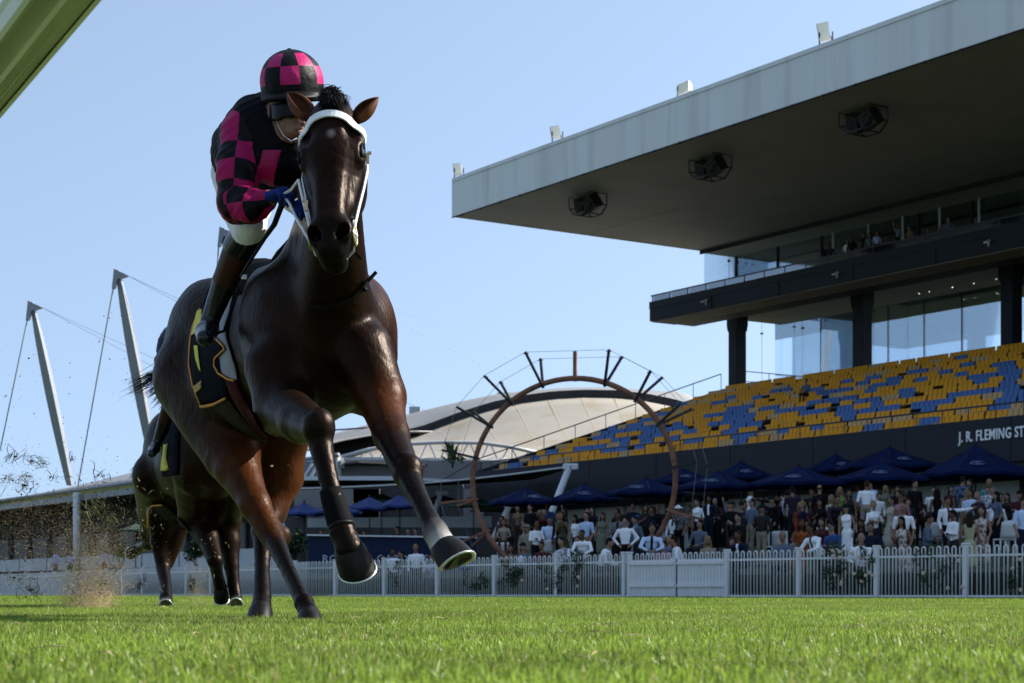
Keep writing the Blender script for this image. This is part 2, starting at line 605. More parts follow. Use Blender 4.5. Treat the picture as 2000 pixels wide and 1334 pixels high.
# ------------------------------------------------------------------ the grandstand, in its own axes:
# x along the front towards the right and nearer, y inwards (away from the track), z up
EX = Vector((0.55578, -0.83130)); EY = Vector((0.83130, 0.55578))
O = Vector((-3.45, 105.0))
def s_of(u, w):
    k = (u - 1000.0) / FPX
    return (105 * k + 3.45 + w * (0.55578 * k - 0.83130)) / (0.55578 + 0.83130 * k)
def w_of(u, s):
    k = (u - 1000.0) / FPX
    return (105 * k + 3.45 - s * (0.55578 + 0.83130 * k)) / (0.83130 - 0.55578 * k) * -1 * -1
def y_of(s, w): return 105 - 0.8313 * s + 0.55578 * w
def z_of(u, v, w):
    return CAM_H + (HOR - v) / FPX * y_of(s_of(u, w), w)
def SW(s, w, z=0.0): return Vector((O.x + EX.x * s + EY.x * w, O.y + EX.y * s + EY.y * w, z))
def SU(u, v, w):
    s = s_of(u, w); return SW(s, w, z_of(u, v, w))

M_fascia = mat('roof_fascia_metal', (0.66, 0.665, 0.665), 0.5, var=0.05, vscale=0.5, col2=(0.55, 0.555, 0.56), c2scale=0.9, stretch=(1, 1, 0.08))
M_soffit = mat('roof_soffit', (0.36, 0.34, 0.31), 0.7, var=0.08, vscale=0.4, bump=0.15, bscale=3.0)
M_dark = mat('dark_slab_paint', (0.019, 0.021, 0.028), 0.6, spec=.15, var=0.12, vscale=0.6)
M_dark2 = mat('dark_concrete', (0.038, 0.038, 0.041), 0.85, spec=.1, var=0.2, vscale=1.2, bump=0.2)
M_under = mat('balcony_soffit', (0.20, 0.185, 0.16), 0.8, var=0.1, vscale=0.5)
M_navywall = mat('lower_fascia_panel', (0.021, 0.024, 0.032), 0.6, spec=.15, var=0.10, vscale=0.8)
M_room = mat('room_interior', (0.04, 0.038, 0.036), 0.8, spec=.1, var=0.2, vscale=0.8)
M_rail = mat('handrail_metal', (0.03, 0.035, 0.05), 0.4, metal=0.3)
M_whitep = mat('white_paint', (0.72, 0.72, 0.71), 0.45, var=0.06, vscale=4.0)
M_pale = mat('pale_wall_panel', (0.62, 0.64, 0.65), 0.6, var=0.06, vscale=0.7)
M_steel = mat('galvanised_steel', (0.42, 0.43, 0.44), 0.45, metal=0.2, var=0.1, vscale=2.0)
M_black = mat('black_plastic', (0.012, 0.012, 0.013), 0.5)
M_glass = glass_mat('window_glass', (0.90, 0.965, 0.985), clear=0.95)
M_glass2 = glass_mat('balustrade_glass', (0.72, 0.76, 0.84), rough=0.05, clear=0.2)
M_letter = mat('sign_letter', (0.80, 0.81, 0.82), 0.4)
M_lampface = mat('lamp_lens', (0.86, 0.80, 0.62), 0.25, spec=0.7)
M_bulb = mat('downlight_glow', (1.0, 0.92, 0.78), emit=1.2)
M_seat_y = mat('yellow_seat_plastic', (0.72, 0.32, 0.017), 0.6, spec=.2, var=0.12, vscale=0.9)
M_seat_b = mat('blue_seat_plastic', (0.080, 0.165, 0.38), 0.6, spec=.2, var=0.12, vscale=0.9)
M_seat_t = mat('faded_tan_seat_plastic', (0.50, 0.31, 0.13), 0.6, var=0.15, vscale=0.9)

stand = empty('grandstand', (O.x, O.y, 0), math.atan2(EX.y, EX.x))
tag(stand, 'dark grandstand of three levels with a huge overhanging pale-edged roof and yellow seats', 'grandstand')
SR = 92.0      # right end, beyond the frame
zr0 = z_of(885, 423, 0); zr1 = z_of(885, 349, 0)      # roof edge bottom and top
wg = 18.9                                              # back edge of the overhanging soffit
# roof
r = MB()
r.box(0, SR, 0.0, 0.12, zr0, zr1)
for k in range(1, 75):                                 # standing seams of the fascia panels
    r.box(k * 1.22 - .012, k * 1.22 + .012, -0.005, 0.0, zr0 + .03, zr1 - .22)
r.box(-0.03, SR, -0.05, 0.13, zr1 - 0.18, zr1 + 0.02)  # cap flashing
r.box(-0.14, 0, 0.0, 34.5, zr0, zr1)
r.build('roof_fascia', M_fascia, stand)
r = MB(); r.box(0.0, SR, 0.12, 34.5, zr1 - 0.12, zr1 - 0.02); r.build('roof', M_fascia, stand)
r = MB()
r.box(-0.10, SR, 0.10, 9.6, zr0 + 0.03, zr0 + 0.13)
r.box(-0.10, SR, 9.66, wg, zr0 + 0.03, zr0 + 0.13)
r.box(-0.10, SR, 9.6, 9.66, zr0 + 0.07, zr0 + 0.13)
r.box(-0.10, SR, wg, 34, zr0 - 0.12, zr0 + 0.12)
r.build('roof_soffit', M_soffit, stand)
r = MB(); r.box(-0.12, SR, wg - 0.12, wg, zr0 - 0.22, zr0 + 0.03)
r.box(-0.2, SR, 0.02, 0.10, zr0 - 0.04, zr0)
for k in range(46): r.box(k * 2 + .9, k * 2 + 1.0, -0.03, 0.05, zr0 - 0.10, zr0)
r.build('roof_gutter_trim', M_dark2, stand)

# upper balcony
wb = 14.6
zb1 = z_of(1268, 591, wb); zb0 = z_of(1268, 628, wb)
p_in = [(wb, zb0), (wb, zb1), (24.5, zb1), (26.5, 19.3), (34, 19.3), (34, 18.8), (28, 18.8), (25.9, zb0 + 0.75), (19.6, zb0 + 0.75), (18.2, zb0 - 0.02)]
b = MB(); b.prism(p_in, 'x', 0, SR); b.build('balcony_slab', M_dark, stand)
b = MB(); b.box(0.05, SR, 19.8, 25.7, zb0 + 0.70, zb0 + 0.745); b.box(0.05, SR, 28.2, 34, 18.75, 18.795); b.box(0.05, SR, wb + .15, 16.6, zb0 - 0.05, zb0 - 0.004)
b.build('balcony_soffit', M_under, stand)
b = MB(); b.box(0, SR, wb - .04, wb, zb1 - .42, zb1 + .02)
for k in range(1, 16): b.box(k * 6 - .02, k * 6 + .02, wb - .045, wb, zb0, zb1 - .42)
b.build('balcony_edge_band', M_dark, stand)
# balustrade: glass panes between posts under a dark handrail
hb = 0.42
for k in range(40):
    s0 = 0.15 + k * 1.75
    p = MB(); p.box(s0 + .05, s0 + 1.70, wb + .10, wb + .12, zb1 + .04, zb1 + hb - .05)
    p.build('balustrade_pane', M_glass2, stand)
    q = MB(); q.bar((s0, wb + .11, zb1), (s0, wb + .11, zb1 + hb), .06, .05); q.build('balustrade_post', M_rail, stand)
q = MB(); q.tube([(0, wb + .11, zb1 + hb), (SR, wb + .11, zb1 + hb)], .045, 8)
q.tube([(0, wb + .11, zb1 + hb), (0.0, wb + 3.0, zb1 + 1.0), (0, wb + 4.1, zb1 + 1.0)], .035, 6)
s_ = 0.05
q.tube([(s_, wb + 5.2, zb1 + .35), (s_, wb + 5.0, zb1 + .5), (s_, wb + 5.0, zb1 + 1.25), (s_, wb + 5.2, zb1 + 1.45), (s_, wb + 8.6, zb1 + 1.45)], .03, 6)
q.tube([(s_, wb + 3.2, zb1 + .9), (s_, wb + 5.0, zb1 + 1.4)], .03, 6)
q.bar((s_, wb + 5.4, zb1), (s_, wb + 5.4, zb1 + 1.45), .05, .05)
q.build('handrail', M_rail, stand)
# floodlit small fittings under the balcony edge
for u in (1380, 1636, 1932):
    s = s_of(u, wb); q = MB()
    q.bar((s, wb - .02, zb1 - .62), (s + .25, wb - .55, zb1 - .80), .22, .06); q.bar((s, wb, zb1 - .55), (s, wb - .06, zb1 - .9), .06, .06)
    q.build('wall_light', M_whitep, stand)

# glazed room on the upper level
wa = 21.6
ztop = zr0 - 0.12
RD = 29.0
def pane(name, x0, x1, y0, y1, z0, z1, m=None):
    q = MB(); q.box(x0, x1, y0, y1, z0, z1); return q.build(name, m or M_glass, stand)
pane('window_pane', 0.16, 0.19, wg + .02, wa, zb1, ztop)
for k in range(14):
    a = 0.2 + k * 4.0
    pane('window_pane', a, a + 3.94, wa, wa + .03, zb1, ztop)
pane('window_pane', 0.16, 0.19, wa + .05, RD, zb1, ztop)
for k in range(15):
    q = MB(); q.box(0.17 + k * 4.0 - .05, 0.17 + k * 4.0 + .05, wa - .06, wa + .1, zb1, ztop); q.build('window_mullion', M_dark2, stand)
q = MB(); q.box(8.3, SR, RD, RD + .2, zb1, ztop); q.box(8.1, 8.3, RD - 4, RD + .2, zb1, ztop); q.build('room_wall', M_room, stand)
q = MB()
for dx, dz in ((1.2, .1), (2.3, .05)):
    q.tube([(.5 + dx * .1, wg + 1 + dx * .6, ztop), (.5 + dx * .1, wg + 1 + dx * .6, ztop - 2.6)], .012, 5)
    q.ball((.5 + dx * .1, wg + 1 + dx * .6, ztop - .55 + dz), .10)
q.ball((.62, wg + 1.72, ztop - 2.4), .14)
q.build('hanging_speaker', M_black, stand)
# slim white posts seen along the upper deck
for u in (1627, 1696, 1763, 1835, 1912):
    w_ = 21.4; s = s_of(u, w_); q = MB(); q.tube([(s, w_, zb1), (s, w_, ztop)], .075, 8); q.build('post', M_pale, stand)

# middle level: pillars, glass, slab behind the seats
wp = 21.0
zs1 = z_of(1440, 757, wp)
for i in range(7):
    s = 1.0 + i * 11.25
    q = MB()
    q.bbox(s - .42, s + .42, wp - .42, wp + .42, zs1 - 1.4, zb0 + .1, .04)
    q.prism([(s - .42, zb0 - .25), (s + .42, zb0 - .25), (s + .52, zb0 + .2), (s + .52, zb0 + .75), (s - .52, zb0 + .75), (s - .52, zb0 + .2)], 'y', wp - .46, wp + .46)
    q.build('pillar', M_dark, stand)
zf = z_of(1500, 750, wp)
wq = 25.0
q = MB(); q.box(0.2, SR, wp + .3, 34, zf - 0.55, zf); q.box(0.2, SR, 20.4, wp + .3, zf - 1.6, zf - .05); q.build('concourse_slab', M_dark, stand)
sl = s_of(1530, wq)
zc = 18.72
pane('window_pane', 0.5, 0.53, wq - .3, wq + 4.0, zf, zc)
for k in range(16):
    a = 0.55 + k * 3.0
    pane('window_pane', a, a + 2.95, wq + (4.0 if k < 1 else 0.9), wq + (4.03 if k < 1 else .93), zf, zc)
for k in range(1, 17):
    q = MB(); q.box(.53 + k * 3.0 - .02, .53 + k * 3.0 + .02, wq + .88, wq + .95, zf, zc); q.build('window_mullion', M_dark2, stand)
q = MB(); q.box(24, SR, 33.6, 33.8, zf, zc); q.build('room_wall', M_room, stand)
# hanging speakers and their cables
for u, dv in ((1488, 14), (1552, 12), (1568, 18), (1612, 10), (1652, 12), (1705, 10), (1772, 10)):
    w_ = wq + 2.2; s = s_of(u, w_); zt = zc
    q = MB(); q.tube([(s, w_, zt), (s, w_, zf)], .012, 5); q.ball((s, w_, zt - .35 - dv * .03), .12, sc=(1, 1, .6))
    q.build('hanging_speaker', M_black, stand)
q = MB(); q.tube([(0.7, wp + .6, zf + .3), (0.7, wp + .5, zf + .4), (.7, wp + .5, zf + 1.1), (.7, wp + .7, zf + 1.2), (.7, wq + 4, zf + 1.2)], .03, 6)
q.tube([(.7, wp + .6, zf + .55), (.7, wq + 4, zf + .55)], .022, 6)
q.bar((.7, wp + 3.0, zf), (.7, wp + 3.0, zf + 1.2), .05, .05)
q.build('handrail', M_rail, stand)
# downlights
for u, v in ((1795, 588), (1815, 584), (1860, 576), (1860, 590), (1902, 568), (1946, 562), (1990, 548)):
    w_ = 24.0; s = s_of(u, w_); q = MB(); q.ball((s, w_, zb0 + .70), .03, seg=8, ring=4); q.build('downlight', M_bulb, stand)
for u, v in ((1959, 353), (1885, 395)):
    w_ = 24.0; s = s_of(u, w_); q = MB(); q.ball((s, w_, z_of(u, v, w_)), .075 if v < 380 else .05, seg=8, ring=4); q.build('downlight', M_bulb, stand)

# seating deck: stepped concrete
NR = 14
w0s, w1s = 1.75, 20.4
z0s = z_of(1650, 848, 1.75) - .25; z1s = z_of(1500, 752, 20.4)
dw = (w1s - w0s) / NR; dz = (z1s - z0s) / NR
poly = [(w0s, z0s - 1.2)]
for i in range(NR):
    poly += [(w0s + i * dw, z0s + i * dz), (w0s + (i + 1) * dw, z0s + i * dz)]
poly += [(w1s, z1s), (w1s + .4, z1s), (w1s + .4, z1s - 1.2)]
q = MB(); q.prism(poly, 'x', 0.3, SR); q.build('seating_terrace', M_dark2, stand)
# raised side wall and its handrail down the left end
q = MB(); q.prism([(w0s - .2, z0s - 1.1), (w0s - .2, z0s + .30), (w1s + .3, z1s + .22), (w1s + .3, z1s - 1.2)], 'x', -0.1, 0.3); q.build('side_wall', M_dark2, stand)
q = MB()
q.tube([(0.1, w0s - 3.0, z0s - .55), (0.1, w0s, z0s + 1.05), (0.1, w1s, z1s + 1.15)], .035, 6)
for k in range(9):
    t = k / 8; ww_ = w0s + t * (w1s - w0s); q.bar((0.1, ww_, z0s + t * (z1s - z0s)), (0.1, ww_, z0s + 1.05 + t * (z1s - z0s + .1)), .04, .04)
q.build('handrail', M_rail, stand)
# front wall of the deck, panels with joints, and the rail above it
wf = 1.6
zf1 = z0s + .25; zf0 = z_of(1900, 908, wf)
pn = 0
for k in range(16):
    a = k * 5.75
    q = MB(); q.bbox(a + .015, min(a + 5.735, SR), wf - .14, wf + .12, zf0, zf1, .012); q.build('fascia_panel', M_navywall, stand)
q = MB(); q.box(0, SR, wf - .02, wf + .6, zf0 - .35, zf0 - .004); q.build('fascia_beam', M_dark2, stand)
q = MB()
q.tube([(0, wf, zf1 + .55), (SR, wf, zf1 + .55)], .04, 6)
for k in range(62): q.bar((k * 1.45 + .2, wf, zf1), (k * 1.45 + .2, wf, zf1 + .55), .045, .045)
q.build('handrail', M_rail, stand)
# seats
def seat_mesh(name, m):
    q = MB()
    q.prism([(0.0, 0.02), (0.42, -0.03), (0.47, 0.02), (0.55, 0.40), (0.50, 0.42), (0.40, 0.07), (0.02, 0.08)], 'x', -.122, .122)
    q.prism([(0.43, .08), (0.505, .43), (0.48, .43), (0.40, .08)], 'x', -.03, .03)
    me = q.mesh(name, m)
    return me
SM = [seat_mesh('seat', M_seat_y), seat_mesh('seat', M_seat_b), seat_mesh('seat', M_seat_t)]
rs = random.Random(3)
seat_list = []
for i in range(NR):
    w_ = w0s + i * dw + dw * .40
    z_ = z0s + i * dz + .30
    s = 0.9 + (i % 2) * .12
    g_ = 0
    while s < SR - 20:
        n = rs.choice((3, 3, 4, 4, 5))
        t = i / NR
        pb = (0.50 if 0.1 < t < 0.62 else (0.30 if t < 0.72 else 0.01)) * (.75 if s < 8 else (1.1 if s < 22 else .85))
        if t < 0.06: pb = 0.06
        colr = 1 if rs.random() < pb * (1.5 if (int(s / 3.2) + i // 2) % 3 == 0 else .65) else 0
        if colr == 0 and rs.random() < (0.16 + 0.5 * (s < 3.2) + 0.25 * (t < .3 and s > 28)): colr = 2
        if rs.random() < .06: g_ = .55                   # an aisle gap
        for j in range(n):
            seat_list.append((s + j * .295, w_, z_, colr))
        s += n * .295 + (.10 if rs.random() < .6 else 0.0) + g_
        g_ = 0
def seat_u(s, w):
    p = SW(s, w); return 1000 + FPX * p.x / p.y
vis = [q for q in seat_list if seat_u(q[0], q[1]) < 2060]
vis.sort(key=lambda q: SW(q[0], q[1]).y)
near = [q for q in vis if seat_u(q[0], q[1]) < 1995][:300]
ns = set(id(q) for q in near)
for s, w_, z_, c in near:
    o = link('seat', SM[c], stand); o.location = (s, w_, z_)
far = [q for q in seat_list if id(q) not in ns]
for c, nm in ((0, 'yellow_seats'), (1, 'blue_seats'), (2, 'tan_seats')):
    base = SM[c]
    bv = np.array([v.co[:] for v in base.vertices]); bf = [tuple(p.vertices) for p in base.polygons]
    V = []; F = []; n = 0
    for s, w_, z_, cc in far:
        if cc != c: continue
        V.append(bv + np.array([s, w_, z_])); F += [tuple(i + n for i in f) for f in bf]; n += len(bv)
    me = bpy.data.meshes.new(nm); me.from_pydata(np.concatenate(V).tolist(), [], F); me.materials.append(base.materials[0]); me.update()
    tag(link(nm, me, stand), kind='stuff')
# dark hand-holds at the ends of seat blocks
q = MB()
for i in range(1, NR, 1):
    w_ = w0s + i * dw; z_ = z0s + i * dz
    for k in range(15):
        s = rs.uniform(1, 62); q.box(s, s + 1.3, w_ + .30, w_ + .36, z_ + .30, z_ + .38)
tag(q.build('seat_rail', M_black, stand), kind='stuff')
# sign
me = text_mesh('lettering', 'J. R. FLEMING STAND', 0.61, M_letter, .02, .010, .72)
s = s_of(1873, wf - .16); lo = link('lettering', me, stand)
lo.rotation_euler = (R(90), 0, 0); lo.location = (s, wf - .165, z_of(1873, 864, wf - .16))

# tables and chairs standing behind the glass of the middle level
for u in (1570, 1590, 1612, 1640, 1765, 1790, 1815, 1840, 1862, 1905, 1925, 1945):
    w_ = wq + 2.5 if u < 1700 else wq + 3.5
    s = s_of(u, w_); pz = SW(s, w_, zf)
    e = empty('cafe_table', pz, rs.uniform(-.3, .3)); tag(e, 'dark cafe table with stools silhouetted against the sky behind the middle level glass', 'table', 'cafe tables behind the middle level glass')
    q = MB(); q.bbox(-.55, .55, -.4, .4, .72, .78, .01); q.build('table_top', M_black, e)
    q = MB(); q.bar((0, 0, 0), (0, 0, .72), .10, .10); q.build('leg', M_black, e)
    for x in (-.75, .75):
        q = MB(); q.bbox(x - .2, x + .2, -.2, .2, .42, .47, .01); q.bbox(x - .2, x + .2, .16, .2, .47, .95, .01); q.bar((x - .17, -.17, 0), (x - .17, -.17, .42), .04, .04); q.bar((x + .17, -.17, 0), (x + .17, -.17, .42), .04, .04); q.bar((x - .17, .17, 0), (x - .17, .17, .42), .04, .04); q.bar((x + .17, .17, 0), (x + .17, .17, .42), .04, .04)
        q.build('stool', M_black, e)

# ground level: pale wall under the deck with dark openings
wl = 5.5
q = MB(); q.box(-1, SR, wl + 2, wl + 2.3, 0, zf0); q.build('back_wall', M_dark2, stand)
for k in range(40):
    a = -1 + k * 2.4
    if k in (7, 19): continue
    q = MB(); q.bbox(a + .012, a + 2.388, wl, wl + .1, 1.2, z_of(1500, 938, wl) , .01); q.build('wall_panel', M_pale, stand)
q = MB(); q.box(-1, SR, 1.8, wl + 2.2, zf0 - .45, zf0 - .36); q.build('undercroft_ceiling', M_dark2, stand)
for k in range(8):
    q = MB(); q.bbox(2 + k * 12, 2.5 + k * 12, 4.6, 5.1, 1.0, zf0 - .4, .03); q.build('column', M_dark2, stand)

# speakers in mesh cages under the roof
for u, v, in ((1148, 376), (1387, 300), (1686, 205)):
    w_ = 3.4
    s = s_of(u, w_); zc_ = zr0 + .03
    e = empty('roof_speaker', SW(s, w_, zc_), math.atan2(EX.y, EX.x))
    tag(e, {1148: 'black caged loudspeaker cluster under the roof nearest its left corner', 1387: 'black caged loudspeaker cluster under the middle of the roof edge',
            1686: 'black caged loudspeaker cluster under the roof at upper right, largest of the row'}[u], 'loudspeaker', 'caged loudspeakers under the grandstand roof')
    q = MB()
    fr = [(-.95, 0), (-.95, -.62), (-.45, -1.05), (.45, -1.05), (.95, -.62), (.95, 0)]
    for y_ in (-.6, .6):
        for i in range(len(fr) - 1): q.bar((fr[i][0], y_, fr[i][1]), (fr[i + 1][0], y_, fr[i + 1][1]), .06, .06)
    for x_, z_ in fr: q.bar((x_, -.6, z_), (x_, .6, z_), .06, .06)
    for k in range(1, 8):
        q.bar((-.95 + k * .2375, -.6, 0), (-.95 + k * .2375, -.6, -.75 - .5 * min(1, (1 - abs(-.95 + k * .2375)) * 1.7)), .014, .014)
    for k in range(1, 5): q.bar((-.94, -.6, -k * .16), (.94, -.6, -k * .16), .014, .014)
    q.build('cage', M_black, e)
    for x_, ry in ((-.45, .35), (.45, -.35)):
        q = MB(); q.bbox(-.40, .40, -.35, .35, -.40, .40, .03)
        bx = q.build('speaker_box', M_black, e); bx.location = (x_, 0, -.50); bx.rotation_euler = (0.4, ry, 0)
        q = MB(); q.tube([(0, -.37, 0), (0, -.355, 0)], .3, 16); q.build('speaker_cone', M_dark2, bx)

# floodlights along the roof edge
for u, v, wd, ht, yaw, lab in ((896, 329, .48, .74, .9, 'small floodlight at the left tip of the roof edge'), (1089, 262, .50, .76, 1.0, 'floodlight with open yoke standing on the roof edge, second from the left tip'),
                      (1333, 175, .72, .58, .25, 'square floodlight with warm face and cable on the roof edge, third from the left tip'), (1613, 62, .52, .92, .75, 'tall narrow floodlight on the roof edge at upper right')):
    s = s_of(u, .4)
    e = empty('floodlight', SW(s, .4, zr1), math.atan2(EX.y, EX.x) + yaw)
    tag(e, lab, 'floodlight', 'floodlights along the grandstand roof edge')
    q = MB()
    q.prism([(-.02, .34), (.26, .45), (.26, .30 + ht * .8), (-.02, .34 + ht)], 'x', -wd / 2, wd / 2); o_ = q.build('lamp_housing', M_steel, e); o_.rotation_euler = (R(-16), R(-9), 0)
    q = MB(); q.prism([(-.05, .37), (-.022, .37), (-.022, .31 + ht), (-.05, .31 + ht)], 'x', -wd / 2 + .03, wd / 2 - .03); o_ = q.build('lamp_glass', M_lampface, e); o_.rotation_euler = (R(-16), R(-9), 0)
    q = MB(); q.bar((-wd / 2 - .03, .1, 0), (-wd / 2 - .03, .1, .7), .05, .04); q.bar((wd / 2 + .03, .1, 0), (wd / 2 + .03, .1, .7), .05, .04); q.bar((-wd / 2 - .05, .1, .03), (wd / 2 + .05, .1, .03), .06, .05)
    q.tube([(0.1, .27, .6), (.2, .5, .6), (.25, .5, .3), (.2, .3, .02)], .02, 5)
    q.build('bracket', M_dark2, e)
# ------------------------------------------------------------------ buildings beyond the grandstand, masts and fabric roofs
M_roofgrey = mat('grey_metal_roof', (0.20, 0.20, 0.205), 0.55, var=.08, vscale=.4)
M_eave = mat('eave_gutter', (0.20, 0.215, 0.24), 0.5, var=.08, vscale=.6)
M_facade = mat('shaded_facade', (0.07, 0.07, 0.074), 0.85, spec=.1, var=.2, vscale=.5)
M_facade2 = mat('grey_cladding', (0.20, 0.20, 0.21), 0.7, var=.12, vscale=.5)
M_wallw = mat('white_terrace_wall', (0.52, 0.55, 0.58), 0.6, var=.08, vscale=.5)
M_mast = mat('mast_paint', (0.21, 0.225, 0.25), 0.5, var=.06, vscale=.4)
M_mastw = mat('white_strut_paint', (0.60, 0.62, 0.65), 0.5, var=.06, vscale=1.0)
M_cable = mat('steel_cable', (0.18, 0.20, 0.23), 0.5, metal=.3)
M_cable2 = mat('thin_wire', (0.30, 0.36, 0.45), 0.6)
M_fabric = mat('cream_roof_fabric', (0.60, 0.56, 0.50), 0.7, var=.04, vscale=.3, col2=(0.52, 0.44, 0.33), c2scale=.35, c2lo=.5, c2hi=.75, trans=.5)
M_fabrict = mat('roof_fabric_outside', (0.30, 0.30, 0.30), 0.7, var=.06, vscale=.3, trans=.25)
M_awn = mat('dark_awning_fabric', (0.024, 0.025, 0.028), 0.8, spec=.1, var=.1, vscale=.5)
M_rust = mat('rusted_steel', (0.20, 0.085, 0.045), 0.75, var=.25, vscale=4.0, col2=(0.12, 0.05, 0.03), c2scale=3.0, bump=.2, bscale=40)
M_navy = mat('navy_sign_board', (0.010, 0.019, 0.050), 0.6, spec=.12, var=.08, vscale=.8)
M_signtxt = mat('pale_sign_letter', (0.30, 0.36, 0.48), 0.5)
LR = math.atan2(EX.y, EX.x)

# -- the long pavilion under the masts
pav = empty('pavilion', SW(-55, 0), LR)
tag(pav, 'long low pavilion with pale grey roof under the cable masts at left', 'building')
def PW(s, w, z): return SW(s, w, z)
ze = z_of(0, 978, 0); ze2 = z_of(0, 992, 0)
r1 = z_of(0, 957, 14)
q = MB()
def roofp(a, b):
    s = -150 + a * 122
    rise = 1.3 + .9 * min(1, max(0, (a - .28) / .26)) + 1.2 * min(1, max(0, (a - .55) / .15))
    return SW(s, b * 16, ze + .02 + rise * math.sin(b * math.pi / 2))
q.grid(roofp, 40, 8, 0, True, .12); q.build('roof', M_roofgrey, pav, world=True)
q = MB(); q.tube([SW(-150, -.1, ze), SW(-14, -.1, ze)], .15, 8); q.build('gutter', M_eave, pav, world=True)
q = MB(); q.bar(SW(-150, .25, ze - .72), SW(-14, .25, ze - .60), .3, .5); q.build('eave_beam', M_eave, pav, world=True)
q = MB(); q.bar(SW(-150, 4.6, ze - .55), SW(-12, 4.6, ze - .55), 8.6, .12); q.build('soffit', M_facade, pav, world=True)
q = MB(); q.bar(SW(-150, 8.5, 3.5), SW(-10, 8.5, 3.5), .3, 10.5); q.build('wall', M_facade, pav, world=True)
for k in range(22):
    s = -140 + k * 6
    q = MB(); q.bar(SW(s + .4, 8.1, 4.6), SW(s + 4.8, 8.1, 4.6), .2, 2.6); q.build('window', M_facade2, pav, world=True)
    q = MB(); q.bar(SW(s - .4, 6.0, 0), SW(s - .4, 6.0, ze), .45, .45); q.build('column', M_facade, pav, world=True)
for k in range(14):
    s = -120 + k * 8
    q = MB(); q.bar(SW(s, 3.6, 2.9), SW(s + 7.7, 3.6, 2.9), .2, 1.2); q.build('terrace_wall', M_wallw, pav, world=True)
# -- masts with their stays
def mast(u0, v0, u1, v1, lab, foot):
    s = s_of(u0, 0)
    Y0 = y_of(s, 0)
    b = P(u0, v0, Y0); t = P(u1, v1, Y0 - 2)
    e = empty('mast', b); tag(e, lab, 'mast', 'cable masts over the pavilion')
    d = t - b
    q = MB(); n = 6; V = []
    side = Vector((1, 0, 0)); dep = Vector((0, 1, 0))
    for k in range(n + 1):
        a = k / n; wd = (.20 + .30 * math.sin(math.pi * min(1, a * .9 + .1)) ** .8) * (1 if a < .9 else .8); p = b + d * a
        for sx, sy in ((-1, -.1), (.62, -1), (1, .1), (-.4, 1)): V.append(p + side * (sx * wd) + dep * (sy * wd))
    F = [(k * 4 + j, k * 4 + (j + 1) % 4, k * 4 + 4 + (j + 1) % 4, k * 4 + 4 + j) for k in range(n) for j in range(4)] + [(3, 2, 1, 0), (n * 4, n * 4 + 1, n * 4 + 2, n * 4 + 3)]
    q.add(V, F); q.build('pole', M_mast, e, world=True)
    k = Y0 / FPX
    q = MB()
    tip = t + Vector((-6 * k, 0, 2 * k))
    A = [tip, tip + Vector((-4 * k, 0, -38 * k)), tip + Vector((1 * k, 0, -36 * k)), tip + Vector((6 * k, 0, -20 * k)), tip + Vector((27 * k, 0, -13 * k))]
    V = [p + Vector((0, -.3, 0)) for p in A] + [p + Vector((0, .3, 0)) for p in A]
    q.add(V, [(4, 3, 2, 1, 0), (5, 6, 7, 8, 9)] + [(i, (i + 1) % 5, 5 + (i + 1) % 5, 5 + i) for i in range(5)]); q.build('head_plate', M_mast, e, world=True)
    q = MB(); q.tube([A[1] + Vector((1 * k, 0, 0)), P(*foot)], .055, 6); q.build('stay_cable', M_cable, e, world=True)
    for tu, tv, ty in ((u1 + 700, v1 + 320, 150), (u1 + 640, v1 + 340, 150)):
        q = MB(); q.tube([A[4], P(tu, tv, ty)], .022, 4); q.build('guy_wire', M_cable2, e, world=True)
    return e
mast(137, 948, 62, 590, 'leftmost raking steel mast with triangular head above the pavilion roof', (0, 880, 165))
mast(302, 915, 230, 528, 'raking steel mast behind the tail of the leading horse', (152, 950, 157))
mast(510, 870, 436, 446, 'raking mast mostly hidden behind the leading jockey, only its head showing', (400, 905, 136))
q = MB(); a = P(150, 962, 156); q.tube([a, Vector((a.x, a.y, 0.5))], .32, 8)
tag(q.build('column', M_mastw), 'white round column under the pavilion eave below the leftmost mast', 'column')

# -- the fabric arch hall
TY = 138.0
hall = empty('fabric_hall', P(1000, 1100, TY)); tag(hall, 'arched hall with cream translucent fabric front and grey roof behind the rusted ring', 'building')
ARC = [(660, 893), (690, 878), (760, 856), (830, 838), (900, 812), (960, 793), (1020, 780), (1080, 772), (1140, 769), (1200, 770), (1260, 776), (1320, 788), (1400, 815)]
def arc(t, dv=0):
    x = t * (len(ARC) - 1); i = min(int(x), len(ARC) - 2); f = x - i
    return ARC[i][0] * (1 - f) + ARC[i + 1][0] * f, ARC[i][1] * (1 - f) + ARC[i + 1][1] * f + dv
q = MB(); pts = [P(*arc(k / 40, 4), TY) for k in range(41)]
V = []; F = []
for p in pts:
    V += [p + Vector((0, -.5, .42)), p + Vector((0, .5, .42)), p + Vector((0, .5, -.32)), p + Vector((0, -.5, -.32))]
for k in range(40):
    for j in range(4): F.append((k * 4 + j, k * 4 + (j + 1) % 4, k * 4 + 4 + (j + 1) % 4, k * 4 + 4 + j))
q.add(V, F); q.build('arch_beam', M_dark2, hall, world=True)
q = MB(); q.tube([P(*arc(k / 40, 15), TY - .3) for k in range(41)], .18, 6); q.build('arch_tube', M_steel, hall, world=True)
q = MB()
def fab(a, b):
    u, v = arc(a, 8)
    ub = 690 + a * 640; vb = 903
    t = b
    u_ = u * (1 - t) + (ub * .5 + u * .5) * t; v_ = v * (1 - t) + max(vb, v + 6) * t
    Y = TY - .6 - 14.0 * t
    return P(u_, v_, Y) + Vector((0, 0, -.25 * math.sin(t * math.pi) * math.sin(a * math.pi)))
q.grid(fab, 30, 10, 0, True, .03); q.build('fabric_front', M_fabric, hall, world=True)
M_seam = mat('fabric_seam', (0.50, 0.40, 0.27), .7)
